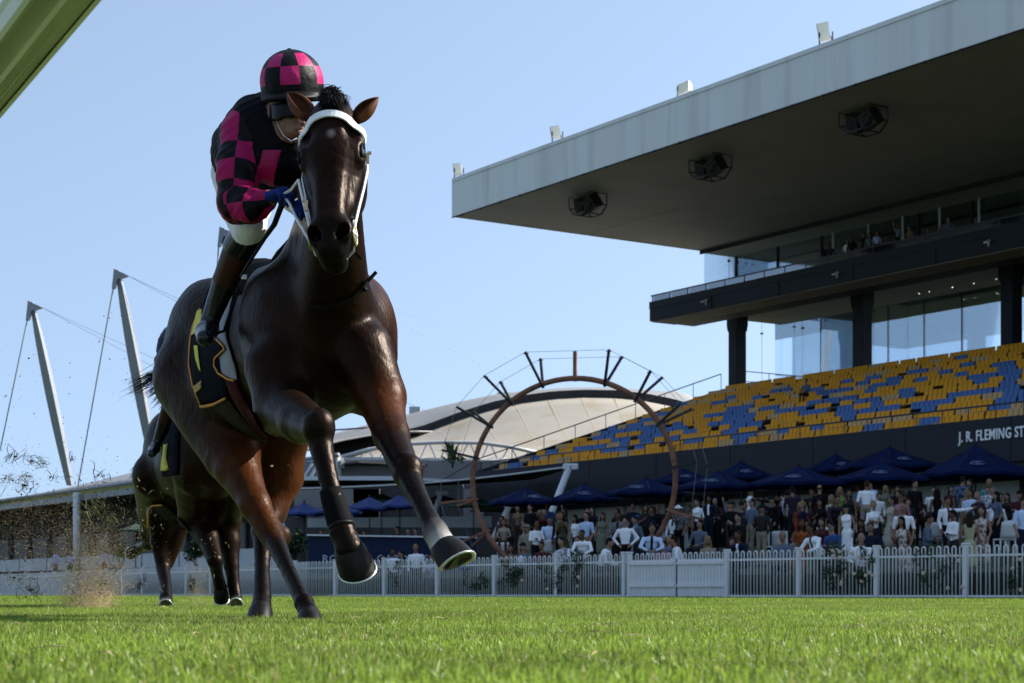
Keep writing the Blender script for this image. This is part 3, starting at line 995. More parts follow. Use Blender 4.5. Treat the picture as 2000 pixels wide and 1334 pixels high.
for a0 in (.16, .27, .38, .48, .57, .66, .75):                           # sewn seams fan across the membrane
    q = MB(); q.tube([Vector(fab(min(1, a0 + .10 * k / 10), k / 10)) + Vector((0, -.06, 0)) for k in range(11)], .028, 4); q.build('seam', M_seam, hall, world=True)
q = MB()
def roofb(a, b):
    u, v = arc(a, 2)
    top = (560 + a * 760, 872 - 108 * math.sin(min(1, a * 1.25 + .0) * math.pi * .5) - 0 * a)
    p0 = P(u, v, TY + .4); p1 = P(top[0], min(top[1], v - 2), TY + 26)
    return p0.lerp(p1, b) + Vector((0, 0, .5 * math.sin(b * math.pi)))
q.grid(roofb, 30, 6, 0, True, .05); q.build('fabric_roof', M_fabrict, hall, world=True)
q = MB(); q.tube([P(470, 852, TY + 18), P(800, 830, TY + 12), P(950, 806, TY + 6), P(1010, 797, TY)], .07, 5); q.build('ridge_cable', M_dark2, hall, world=True)
for u, v, wd in ((810, 795, 26), (985, 768, 34)):
    p = P(u, v, TY + 30); q = MB(); q.box(p.x - wd * .02, p.x + wd * .02, p.y, p.y + 1.5, p.z - 1.2, p.z + .05); q.build('roof_vent', M_steel, hall, world=True)
# the curved truss in front of the fabric
tr = empty('curved_truss', P(800, 895, 122)); tag(tr, 'white bowed tubular truss below the cream fabric front', 'truss')
YT = 122
top = [(664, 893), (720, 878), (780, 868), (860, 864), (940, 865), (990, 872), (1060, 886)]
q = MB(); q.tube([P(u, v, YT) for u, v in top], .13, 6); q.build('top_chord', M_steel, tr, world=True)
q = MB(); q.tube([P(655, 897, YT), P(1060, 900, YT)], .17, 6); q.build('bottom_chord', M_steel, tr, world=True)
def tv(u):
    for i in range(len(top) - 1):
        if top[i][0] <= u <= top[i + 1][0]:
            f = (u - top[i][0]) / (top[i + 1][0] - top[i][0]); return top[i][1] * (1 - f) + top[i + 1][1] * f
    return 890
us = [715, 726, 770, 803, 817, 826, 850, 862, 875, 905, 930, 945, 970, 990]
for i in range(0, 9):
    u0 = 700 + i * 40; q = MB()
    q.bar(P(u0 + 14, tv(u0 + 14), YT), P(u0, 898, YT), .09, .09); q.bar(P(u0 + 18, tv(u0 + 18), YT), P(u0 + 32, 898, YT), .09, .09); q.build('web_member', M_mastw, tr, world=True)
# building front below it: beam, cladding, dark undercroft
low = empty('function_centre', P(800, 1000, 116)); tag(low, 'dark low function centre with grey cladding below the truss and fabric roof', 'building')
q = MB(); 
def slab(name, pl, Y, th, m, par=None):
    V = [P(u, v, Y) for u, v in pl]; W_ = [p + Vector((0, th, 0)) for p in V]; n = len(V)
    qq = MB(); qq.add(V + W_, [tuple(range(n)), tuple(range(2 * n - 1, n - 1, -1))] + [(i, n + i, n + (i + 1) % n, (i + 1) % n) for i in range(n)]); return qq.build(name, m, par or low, world=True)
slab('upper_cladding', [(668, 901), (1010, 901), (1010, 960), (668, 940)], 118, 1, M_facade2)
slab('side_cladding', [(560, 906), (668, 893), (668, 945), (560, 950)], 119, 1, mat('blue_grey_cladding', (0.16, 0.19, 0.25), .6, var=.1, vscale=.6))
for u in (610, 622, 640):
    q = MB(); q.bar(P(u - 18, 935, 117), P(u, 905, 117), .16, .16); q.build('brace', M_mastw, low, world=True)
q = MB(); q.bar(P(660, 890, 117), P(660, 1000, 117), .3, .3); q.build('column', M_steel, low, world=True)
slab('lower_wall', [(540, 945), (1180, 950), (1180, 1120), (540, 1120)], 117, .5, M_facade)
for u, w_ in ((575, 60), (668, 74), (690, 50), (905, 40)):
    slab('window', [(u, 955), (u + w_, 955), (u + w_, 1010), (u, 1010)], 116.4, .2, M_facade2)
slab('terrace_wall', [(600, 1012), (960, 1008), (960, 1030), (600, 1030)], 108, .4, M_wallw)
slab('awning_edge', [(575, 938), (575, 930), (770, 930), (900, 938), (900, 941), (770, 938)], 104, 7, M_mastw)
# dark sloping awning with white struts
aw = empty('awning', P(1000, 930, 88)); tag(aw, 'dark fabric awning stretched to a white raking strut beside the rusted ring', 'awning')
q = MB()
def awn(a, b):
    p = P(560 + a * 555, 956 - a * 44, 100 - a * 16); r_ = P(560 + a * 480, 945 - a * 10, 112 - a * 12)
    return p.lerp(r_, b) + Vector((0, 0, -.25 * math.sin(a * math.pi)))
q.grid(awn, 16, 4, 0, True, .05); q.build('fabric', M_awn, aw, world=True)
q = MB(); q.tube([P(560 + k / 16 * 555, 955 - k / 16 * 44, 99.8 - k / 16 * 16) + Vector((0, 0, -.25 * math.sin(k / 16 * math.pi))) for k in range(17)], .05, 5); q.build('edge_cable', M_steel, aw, world=True)
for a, b, r_ in (((1112, 912, 84), (1050, 1072, 84), .17), ((996, 986, 90), (960, 1060, 90), .16), ((862, 962, 96), (838, 1030, 96), .14), ((545, 1000, 90), (565, 1085, 90), .14)):
    st = empty('strut', P(*b)); tag(st, {1112: 'long white raking strut with forked head in front of the grandstand corner', 996: 'shorter white raking strut inside the rusted ring near its left leg', 862: 'white raking strut beside the raised foreleg of the leading horse', 545: 'thin white raking strut between the hind legs of the leading horse and the navy board'}[a[0]], 'strut', 'white raking struts')
    q = MB(); q.tube([P(*a), P(*b)], r_, 8); q.build('tube', M_mastw, st, world=True)
    q = MB(); p = P(*a); q.bbox(p.x - .3, p.x + .42, p.y - .15, p.y + .15, p.z - .14, p.z + .16, .05); q.build('head', M_mastw, st, world=True)

# -- navy sign board on the lawn
sg = empty('sign_board', P(760, 1110, 62)); tag(sg, 'long navy board with a pale top rail and faint lettering behind the fence', 'sign')
slab('board', [(602, 1046), (930, 1051), (930, 1120), (602, 1120)], 62, .12, M_navy, sg)
q = MB(); q.bar(P(600, 1045, 61.95), P(932, 1050, 61.95), .2, .05); q.build('top_rail', M_mastw, sg, world=True)
me = text_mesh('lettering', 'ROSEHILL GARDENS', .36, M_signtxt, .006, .004, 1.05); lo = link('lettering', me, sg)
lo.rotation_euler = (R(90), 0, 0); lo.location = wmat(sg).inverted() @ P(629, 1098, 61.9)
# dark bushes beside it
M_leafd = mat('dark_leaf', (0.012, 0.030, 0.010), 0.6, var=.5, vscale=3.0)
def leaf_cloud(q, c, rad, n, size, rnd, mi=0):
    c = Vector(c)
    for i in range(n):
        d = Vector((rnd.gauss(0, 1), rnd.gauss(0, 1), rnd.gauss(0, 1))).normalized() * (rnd.random() ** .45)
        p = c + Vector((d.x * rad[0], d.y * rad[1], d.z * rad[2]))
        a = Vector((rnd.gauss(0, 1), rnd.gauss(0, 1), rnd.gauss(0, 1))).normalized() * size * rnd.uniform(.6, 1.3)
        b = a.cross(Vector((rnd.gauss(0, 1), rnd.gauss(0, 1), rnd.gauss(0, 1)))).normalized() * size * .45
        q.add([p - a, p + b, p + a, p - b], [(0, 1, 2, 3)], mi)
rl = random.Random(21)
def bush(lab, u, v, Y, rw, rh, n, size, m, cat='shrub', grp=None, name='shrub'):
    p = P(u, v, Y); e = empty(name, (p.x, p.y, float(lawn_z(p.x, p.y)))); tag(e, lab, cat, grp)
    q = MB(); k = Y / FPX
    for j in range(5):
        leaf_cloud(q, p + Vector((rl.uniform(-.5, .5) * rw * k, rl.uniform(-.3, .3), rl.uniform(-.35, .35) * rh * k)), (rw * k * .55, .5, rh * k * .55), n // 5, size, rl)
    q.build('foliage', m, e, world=True)
    q = MB()
    for j in range(4): q.tube([(p.x + rl.uniform(-.2, .2), p.y, e.location.z), (p.x + rl.uniform(-.5, .5) * rw * k, p.y, p.z + rl.uniform(-.2, .5) * rh * k)], [.03, .012], 5)
    q.build('stem', M_dark2, e, world=True); return e
bush('dark leafy bush behind the fence to the left of the navy board', 578, 1065, 66, 26, 40, 900, .10, M_leafd)
bush('dark bush beside the second horse above the fence', 388, 1075, 84, 30, 32, 800, .11, M_leafd)
M_leafy = mat('olive_leaf', (0.055, 0.055, 0.014), 0.6, var=.4, vscale=3.0)
bush('yellow green bush behind the fence below the pavilion', 235, 1075, 96, 18, 16, 500, .12, M_leafy)
M_palm = mat('palm_leaf', (0.045, 0.085, 0.015), 0.5, var=.4, vscale=3.0)
e = empty('potted_tree', P(885, 905, 100)); tag(e, 'small palm like plant standing on the ledge in front of the truss', 'plant')
q = MB()
for j in range(26):
    a = P(rl.uniform(878, 890), 897, 100); b = a + Vector((rl.uniform(-.9, .9), rl.uniform(-.5, .5), rl.uniform(.3, 1.1)))
    ribbon_pts = [a, (a + b) / 2 + Vector((0, 0, .2)), b]
    q.tube(ribbon_pts, [.05, .06, .01], 4, flat=.2)
leaf_cloud(q, P(890, 897, 100), (.8, .5, .30), 70, .15, rl)
q.build('foliage', M_palm, e, world=True)
q = MB(); p = P(884, 903, 100); q.tube([p + Vector((0, 0, -.3)), p + Vector((0, 0, .5))], [.07, .03], 6); q.build('stem', M_dark2, e, world=True)

# -- the rusted ring sculpture
ring = empty('ring_sculpture', P(1118, 1105, 56)); tag(ring, 'tall rusted steel ring sculpture with paired spikes strung with wires', 'sculpture')
RY = 56.0
cx, cv, ru, rv = 1118.0, 938.0, 196.0, 199.0
C0 = P(cx, cv, RY); kx = RY / FPX
yaw = R(-17)
rx = Vector((math.cos(yaw), math.sin(yaw), 0)); rn = Vector((-math.sin(yaw), math.cos(yaw), 0))
def RP(th, rr=1.0, dn=0.0):
    """th from the top, clockwise in the picture"""
    return C0 + rx * (math.sin(th) * ru * kx * rr / math.cos(yaw)) + Vector((0, 0, math.cos(th) * rv * kx * rr)) + rn * dn
q = MB()
t0, t1 = R(-140), R(128)
q.tube([RP(t0 + (t1 - t0) * k / 64) for k in range(65)], .088, 10); q.build('hoop', M_rust, ring, world=True)
q = MB(); 
for th in (t0, t1):
    p = RP(th); q.tube([p, Vector((p.x + (.15 if th > 0 else -.1), p.y, float(lawn_z(p.x, p.y)) - .2))], .088, 10)
    q.build('leg', M_rust, ring, world=True); q = MB()
q = MB(); q.bar(RP(R(1.5), .97), RP(R(1.2), 1.265), .11, .11); q.build('top_spike', M_rust, ring, world=True)
tips = []
for dg in (-120, -100, -76, -56, -38, -17.5, 19, 39, 58, 84, 108):
    th = R(dg); base = RP(th, .965); tp = []
    for dn in (-.85, .85):
        ln = 1.30 if abs(dg) < 60 else 1.26
        t = RP(th, ln, dn); tp.append(t)
        q = MB(); q.bar(base, t, .075, .075, 0, rn); q.bar(t - (t - base).normalized() * .06 + rx * -.08, t - (t - base).normalized() * .06 + rx * .08, .03, .03); q.build('spike', M_rust if abs(dg) > 90 else M_dark2, ring, world=True)
    tips.append(tp)
for j in (0, 1):
    for i in range(len(tips) - 1):
        q = MB(); q.tube([tips[i][j], tips[i + 1][j]], .008, 4); q.build('wire', M_cable, ring, world=True)
# ------------------------------------------------------------------ the white hoop-top fence
M_fence = mat('white_fence_paint', (0.64, 0.65, 0.66), 0.5, var=.06, vscale=3.0, col2=(0.60, 0.61, 0.58), c2scale=2.5, c2lo=.6, c2hi=.8)
M_hedge = mat('clipped_hedge', (0.008, 0.014, 0.007), 0.8, var=.5, vscale=8.0, bump=.6, bscale=20)
FX = []
for i in range(len(FENCE) - 1):
    a = Vector((*FENCE[i], 0)); b = Vector((*FENCE[i + 1], 0)); FX.append((a, b, (b - a).length))
FL = sum(x[2] for x in FX)
def fpos(d):
    for a, b, L in FX:
        if d <= L: return a.lerp(b, d / L), (b - a).normalized()
        d -= L
    return b.copy(), (b - a).normalized()
def f_u(d):
    p, t = fpos(d); return 1000 + FPX * p.x / p.y
def d_at_u(u):
    lo, hi = 0.0, FL
    for _ in range(50):
        m = (lo + hi) / 2
        if f_u(m) > u: lo = m
        else: hi = m
    return lo
FH = 1.10
fence = empty('picket_fence', (FENCE[2][0], FENCE[2][1], 0)); tag(fence, 'long white hoop topped picket fence between the grass track and the crowd', 'fence')
def hoop_mesh(name, lod):
    q = MB(); r = .016; w_ = .046; h = FH - .0
    pts = [(-w_, 0, .02), (-w_, 0, h - w_)] + [(-w_ * math.cos(a), 0, h - w_ + w_ * math.sin(a)) for a in [math.pi * k / lod for k in range(1, lod)]] + [(w_, 0, h - w_), (w_, 0, .02)]
    q.tube(pts, r, 6 if lod > 4 else 4)
    return q.mesh(name, M_fence)
HM = hoop_mesh('hoop', 6)
gate_u = [(1420, 1322), (1322, 1230)]
post_u = [2130, 2010, 1886, 1712, 1560]
post_d = [d_at_u(u) for u in post_u] + [d_at_u(1420), d_at_u(1230), d_at_u(1219)]
d = post_d[-1] + 2.6
while d < 88: post_d.append(d); d += 2.6
post_d.append(.3); post_d.sort()
q = None
for pd in post_d:
    p, t = fpos(pd); rz = math.atan2(t.y, t.x)
    wd = .055
    q = MB(); q.bbox(-wd, wd, -wd, wd, -.05, FH + .02, .012); q.bbox(-wd - .015, wd + .015, -wd - .015, wd + .015, FH + .02, FH + .06, .01)
    o = q.build('post', M_fence, fence); o.location = wmat(fence).inverted() @ p; o.rotation_euler = (0, 0, rz)
gd = (d_at_u(1420), d_at_u(1322), d_at_u(1230))
hoops = []
for i in range(len(post_d) - 1):
    a, b = post_d[i], post_d[i + 1]
    if b - a < .2: continue
    mid = (a + b) / 2
    ingate = gd[0] - .05 < mid < gd[2] + .05
    n = max(1, int(round((b - a - .16) / .188))); st = (b - a) / n
    if not ingate:
        for k in range(n): hoops.append(a + st * (k + .5))
        for z in (.05, FH - .20):
            pa, t = fpos(a + .06); pb, _ = fpos(b - .06); q = MB(); q.bar(pa + Vector((0, 0, z)), pb + Vector((0, 0, z)), .03, .045); q.build('rail', M_fence, fence, world=True)
hoops.sort(key=lambda d: (0 if 380 < f_u(d) < 2040 else 1, d))
for d in hoops[:300]:
    p, t = fpos(d); o = link('picket', HM, fence); o.location = wmat(fence).inverted() @ p; o.rotation_euler = (0, 0, math.atan2(t.y, t.x))
V = []; F = []; n = 0
LM = hoop_mesh('far_hoop', 4); bv = np.array([v.co[:] for v in LM.vertices]); bf = [tuple(p.vertices) for p in LM.polygons]
for d in hoops[300:]:
    p, t = fpos(d); c, s = t.x, t.y; p = p - fence.location
    V.append(np.stack([bv[:, 0] * c - bv[:, 1] * s + p.x, bv[:, 0] * s + bv[:, 1] * c + p.y, bv[:, 2] + p.z], 1)); F += [tuple(i + n for i in f) for f in bf]; n += len(bv)
d = 88.0
while d < FL:
    p, t = fpos(d); c, s = t.x, t.y; p = p - fence.location
    V.append(np.stack([bv[:, 0] * c - bv[:, 1] * s + p.x, bv[:, 0] * s + bv[:, 1] * c + p.y, bv[:, 2] + p.z], 1)); F += [tuple(i + n for i in f) for f in bf]; n += len(bv); d += .188
me = bpy.data.meshes.new('far_pickets'); me.from_pydata(np.concatenate(V).tolist(), [], F); me.materials.append(M_fence); me.update()
tag(link('far_pickets', me, fence), kind='stuff')
# the two solid gate leaves
for i, (a, b) in enumerate(((gd[0], gd[1]), (gd[1], gd[2]))):
    pa, t = fpos(a + .03); pb, _ = fpos(b - .03); L = (pb - pa).length
    e = empty('gate', pa, math.atan2(t.y, t.x))
    tag(e, ('solid white boarded gate leaf nearer the right of the fence, below the fat rose of pickets', 'solid white boarded gate leaf left of its twin, beside the twin thin posts')[i] if False else ('solid white boarded gate leaf, right one of the pair in the picket fence', 'solid white boarded gate leaf, left one of the pair in the picket fence')[i], 'gate', 'boarded gates in the picket fence')
    nb = int(L / .115)
    for k in range(nb):
        x0 = .05 + k * (L - .10) / nb; q = MB(); q.bbox(x0 + .004, x0 + (L - .10) / nb - .004, .0, .022, .03, FH - .16, .004); q.build('board', M_fence, e)
    for k in range(int(L / .188)):
        o = link('picket', HM, e); o.location = (.10 + k * .188, -.035, 0)
    q = MB(); q.bar((.02, .045, .3), (L - .02, .045, .3), .04, .07); q.bar((.02, .045, FH - .25), (L - .02, .045, FH - .25), .04, .07); q.bar((.03, .01, .02), (.03, .01, FH - .05), .05, .05); q.bar((L - .03, .01, .02), (L - .03, .01, FH - .05), .05, .05)
    q.build('gate_frame', M_fence, e)
# a dark clipped hedge and kerb behind the pickets
q = MB(); hp = []
for k in range(60):
    p, t = fpos(k / 59 * 92); n_ = Vector((-t.y, t.x, 0)) * -1
    hp.append((p + n_ * .55, n_))
V = []; F = []
for i, (p, n_) in enumerate(hp):
    hh = .55
    V += [p, p + Vector((0, 0, hh)), p + n_ * .5 + Vector((0, 0, hh)), p + n_ * .5]
for i in range(len(hp) - 1):
    for j in range(3): F.append((i * 4 + j, i * 4 + 4 + j, i * 4 + 5 + j, i * 4 + 1 + j))
q.add(V, F)
tag(q.build('hedge', M_hedge), 'low dark clipped hedge running along behind the picket fence', 'hedge')

# climbing roses on the pickets
M_rleaf = mat('rose_leaf', (0.022, 0.045, 0.012), 0.5, var=.5, vscale=8.0, trans=.2)
M_rose = mat('pale_rose_petal', (0.62, 0.50, 0.36), 0.6, var=.15, vscale=20)
rr = random.Random(8)
def rose(u, hfrac, wid, n, lab, fl=6):
    d = d_at_u(u); p, t = fpos(d); Y = p.y
    e = empty('rose_bush', (p.x, p.y + .1, 0)); tag(e, lab, 'rose bush', 'climbing roses on the picket fence')
    q = MB(); W_ = wid * Y / FPX
    for j in range(7):
        c = p + t * rr.uniform(-.5, .5) * W_ + Vector((.0, rr.uniform(-.05, .18), rr.uniform(.25, 1) * FH * hfrac))
        leaf_cloud(q, c, (W_ * .20, .16, .20), int(n * 1.7) // 7, .046, rr)
    q.build('foliage', M_rleaf, e, world=True)
    q = MB()
    for j in range(9):
        a = p + t * rr.uniform(-.3, .3) * W_ + Vector((0, .06, 0)); b = p + t * rr.uniform(-.55, .55) * W_ + Vector((0, rr.uniform(-.06, .2), rr.uniform(.5, 1.05) * FH * hfrac)); m_ = (a + b) / 2 + Vector((rr.uniform(-.1, .1), 0, .1))
        q.tube([a, m_, b], [.010, .008, .004], 5)
    q.build('stem', M_rleaf, e, world=True)
    for j in range(fl):
        q = MB()
        c = p + t * rr.uniform(-.5, .5) * W_ + Vector((0, -.14, rr.uniform(.2, .98) * FH * hfrac)); s_ = .045
        for k in range(7): a = k * .9; q.ball(c + Vector((math.cos(a) * s_ * .5, rr.uniform(-.02, .02), math.sin(a) * s_ * .5)), s_ * .5, seg=6, ring=4, sc=(1, .6, 1))
        q.build('flower', M_rose, e, world=True)
rose(1640, 1.0, 70, 420, 'thick rose bush with pale blooms climbing the fence left of the middle right post', 9)
rose(1690, .95, 50, 260, 'rose bush spilling over the fence top beside the right middle post', 5)
rose(1845, .9, 110, 330, 'sparse rose stems with a few pale blooms on the right part of the fence', 6)
rose(1990, .8, 50, 260, 'rose bush at the right end of the fence', 4)
rose(985, .85, 120, 520, 'wide dark rose bush on the fence right of the outstretched hoof', 2)
rose(1085, .8, 80, 320, 'rose bush on the fence below the man in the floral shirt', 2)
rose(1130, 1.1, 26, 160, 'narrow rose stem rising above the fence top left of the gates', 3)
rose(930, .7, 60, 220, 'rose bush on the fence directly under the outstretched hoof', 1)
rose(780, .9, 50, 140, 'thin rose stem on the fence between the two raised hooves', 0)
rose(375, .8, 40, 160, 'small rose bush on the far fence right of the rear horse', 0)
rose(280, .8, 60, 170, 'small rose bush on the far fence left of the rear horse', 0)

# ------------------------------------------------------------------ market umbrellas
M_umb = mat('navy_umbrella_canvas', (0.005, 0.012, 0.055), 0.8, spec=.05, var=.12, vscale=1.5, trans=.12)
M_umb2 = mat('blue_umbrella_canvas', (0.008, 0.030, 0.17), 0.7, var=.12, vscale=1.5, trans=.15)
M_umbg = mat('green_umbrella_canvas', (0.025, 0.055, 0.035), 0.7, var=.12, vscale=1.5, trans=.15)
M_logo = mat('umbrella_print', (0.13, 0.17, 0.28), 0.6)
M_upole = mat('dark_umbrella_pole', (0.012, 0.014, 0.02), 0.5, spec=.2)
def umbrella(u, vt, hw, ve, Y, m, lab, rot=.4, logo=True):
    tip = P(u, vt, Y); k = Y / FPX; R_ = hw * k * 1.12; zt = tip.z; ze_ = P(u, ve, Y).z
    g_ = float(lawn_z(tip.x, tip.y))
    e = empty('market_umbrella', (tip.x, tip.y, g_)); tag(e, lab, 'umbrella', 'market umbrellas over the crowd')
    q = MB(); n = 8; rings = 5
    V = [tip]
    for j in range(1, rings + 1):
        t = j / rings
        for i in range(n * 2):
            a = rot + math.pi * i / n; rr_ = R_ * t * (1 if i % 2 == 0 else .94)
            z = zt - (zt - ze_) * (t ** .86) - (.05 * t * (i % 2))
            V.append(Vector((tip.x + math.cos(a) * rr_, tip.y + math.sin(a) * rr_, z)))
    N2 = n * 2
    F = [(0, 1 + i, 1 + (i + 1) % N2) for i in range(N2)]
    for j in range(rings - 1):
        for i in range(N2): F.append((1 + j * N2 + i, 1 + (j + 1) * N2 + i, 1 + (j + 1) * N2 + (i + 1) % N2, 1 + j * N2 + (i + 1) % N2))
    b0 = 1 + (rings - 1) * N2
    V += [V[b0 + i] + Vector((0, 0, -.10)) for i in range(N2)]
    for i in range(N2): F.append((b0 + i, len(V) - N2 + i, len(V) - N2 + (i + 1) % N2, b0 + (i + 1) % N2))
    q.add(V, F); q.build('canopy', m, e, world=True)
    q = MB(); q.tube([tip + Vector((0, 0, .05)), (tip.x, tip.y, g_)], .032, 8); q.ball(tip + Vector((0, 0, .04)), .05, seg=8, ring=5); q.build('pole', M_upole, e, world=True)
    hub = Vector((tip.x, tip.y, ze_ - .25))
    for i in range(n):
        a = rot + 2 * math.pi * i / n
        pe = V[b0 + 2 * i] + Vector((0, 0, -.02)); q = MB(); q.bar(tip + Vector((0, 0, -.05)), pe, .025, .025)
        md = tip.lerp(pe, .5) + Vector((0, 0, -.04)); q.bar(hub, md, .02, .02); q.build('rib', M_upole, e, world=True)
    if logo:                                                             # the printed monogram on the facing panel
        best = min(range(N2), key=lambda i: V[b0 + i].y + (0 if i % 2 else 9))
        a = V[b0 + best]; t = Vector((tip.x, tip.y, zt)); c = t.lerp(a, .72); dn = (a - t).normalized(); sd_ = Vector((1, 0, 0)); nn = sd_.cross(dn).normalized()
        if nn.y > 0: nn = -nn
        c = c + nn * .05; s_ = .2
        q = MB()
        el = [c + sd_ * (s_ * 1.2 * math.cos(x / 16 * 6.283)) - dn * (s_ * .62 * math.sin(x / 16 * 6.283)) for x in range(2, 16)]
        q.tube(el, .014, 4)
        q.tube([c + sd_ * -.05 + dn * .11, c + sd_ * -.05 - dn * .10, c + sd_ * .06 - dn * .08, c + sd_ * .06 - dn * .02, c + sd_ * -.05 + dn * .0, c + sd_ * .12 + dn * .12], .013, 4)
        q.tube([c + sd_ * -.30 + dn * .12, c + sd_ * -.12 - dn * .12, c + sd_ * -.08 + dn * .12], .012, 4)
        q.build('emblem', M_logo, e, world=True)
        q = MB(); b2 = V[b0 + (best - 2) % N2]; c2 = t.lerp(b2, .8) + Vector((0, -.05, .02))
        q.bar(c2 + Vector((-.25, 0, -.03)), c2 + Vector((.25, -.0, .03)), .03, .05); q.build('lettering_strip', M_logo, e, world=True) if False else None
UMB = [(1905, 868, 102, 926, 60, M_umb, 'largest navy umbrella below the grandstand lettering at right'),
       (1738, 872, 95, 912, 70, M_umb, 'navy umbrella in the back row under the middle of the lower fascia'),
       (1722, 902, 88, 936, 60, M_umb, 'navy umbrella in front with emblem, over the woman in green'),
       (1632, 886, 60, 918, 76, M_umb, 'small far navy umbrella between two nearer ones'),
       (1560, 910, 90, 944, 60, M_umb, 'navy umbrella over the man in the black suit'),
       (1448, 900, 62, 932, 74, M_umb, 'far navy umbrella right of the ring in the second row'),
       (1402, 920, 74, 950, 62, M_umb, 'navy umbrella just right of the rusted ring'),
       (1335, 914, 60, 940, 76, M_umb, 'far navy umbrella behind the right leg of the ring'),
       (1262, 932, 72, 962, 64, M_umb, 'navy umbrella inside the ring near its right leg'),
       (1141, 944, 62, 974, 66, M_umb, 'navy umbrella in the middle of the ring'),
       (1026, 952, 66, 980, 68, M_umb, 'navy umbrella inside the ring near its left leg'),
       (781, 966, 44, 988, 88, M_umb2, 'blue umbrella by the outstretched foreleg'),
       (722, 970, 46, 992, 88, M_umb2, 'blue umbrella between the two forelegs'),
       (655, 978, 48, 1000, 84, M_umb2, 'blue umbrella behind the raised foreleg'),
       (594, 980, 42, 1002, 84, M_umb2, 'blue umbrella at the far left of the row behind the bush'),
       (745, 964, 40, 978, 98, M_umbg, 'green umbrella standing behind two blue ones'),
       (860, 966, 40, 978, 98, M_umbg, 'green umbrella beyond the outstretched foreleg'),
       (925, 968, 46, 985, 92, M_umbg, 'green umbrella behind the left leg of the ring'),
       (265, 1022, 26, 1034, 112, M_umbg, 'distant green umbrella under the pavilion eave at left')]
for i, a in enumerate(UMB): umbrella(*a, rot=.2 + .37 * i, logo=a[5] is M_umb)
# ------------------------------------------------------------------ the crowd
def pm(name, c, rough=.75, var=.12): return mat(name, tuple(x * (.66 if max(c) < .6 else 1.0) for x in c), rough, var=var, vscale=6, spec=.10)
SKINS = [pm('skin_fair', (.42, .25, .18), .55), pm('skin_tan', (.33, .18, .115), .55), pm('skin_brown', (.17, .085, .05), .55)]
HAIRS = {'black': pm('hair_black', (.010, .009, .009)), 'brown': pm('hair_brown', (.035, .02, .012)), 'blonde': pm('hair_blonde', (.30, .21, .10)), 'grey': pm('hair_grey', (.28, .27, .26)), 'red': pm('hair_red', (.10, .035, .015))}
def print_mat(name, a, b, sc): return mat(name, a, .75, col2=b, c2scale=sc, c2lo=.48, c2hi=.54, spec=.1)
CL = {'white': pm('white_cotton', (.82, .83, .86), var=.05), 'paleblue': pm('pale_blue_cotton', (.48, .60, .80)), 'blue': pm('blue_cotton', (.05, .11, .32)), 'navy': pm('navy_wool', (.012, .018, .045)),
      'black': pm('black_cloth', (.010, .010, .012)), 'charcoal': pm('charcoal_cloth', (.035, .035, .04)), 'greyblue': pm('grey_blue_cotton', (.14, .18, .25)), 'grey': pm('grey_cotton', (.22, .23, .25)),
      'beige': pm('beige_linen', (.40, .34, .26)), 'olive': pm('olive_satin', (.075, .075, .035), .45), 'sage': pm('sage_satin', (.20, .23, .17), .45), 'green': pm('lime_green_dress', (.22, .33, .09)),
      'red': pm('red_cloth', (.30, .025, .02)), 'orange': pm('orange_satin', (.50, .14, .03), .45), 'maroon': pm('maroon_knit', (.10, .03, .035)), 'cyan': pm('turquoise_shirt', (.10, .38, .45)),
      'lemon': pm('pale_yellow_dress', (.55, .54, .32)), 'cream': pm('cream_dress', (.58, .52, .42)), 'lavender': pm('lavender_shirt', (.42, .42, .66)), 'pink': pm('pink_top', (.50, .26, .30)), 'tan': pm('tan_top', (.30, .20, .12)),
      'floralw': print_mat('white_floral_print', (.62, .62, .64), (.12, .14, .22), 14), 'florall': print_mat('dark_lace_print', (.03, .03, .035), (.25, .25, .26), 20), 'floralp': print_mat('pale_floral_print', (.55, .47, .42), (.22, .16, .12), 12),
      'stripe': print_mat('navy_striped_knit', (.02, .03, .07), (.09, .12, .2), 9), 'purple': pm('dark_purple_shirt', (.045, .028, .05)), 'khaki': pm('khaki_cotton', (.24, .20, .14)), 'denim': pm('denim', (.05, .07, .12)), 'brown': pm('brown_cloth', (.07, .045, .03))}
M_shoe_k = pm('dark_shoe', (.012, .011, .011), .4)
_cache = {}
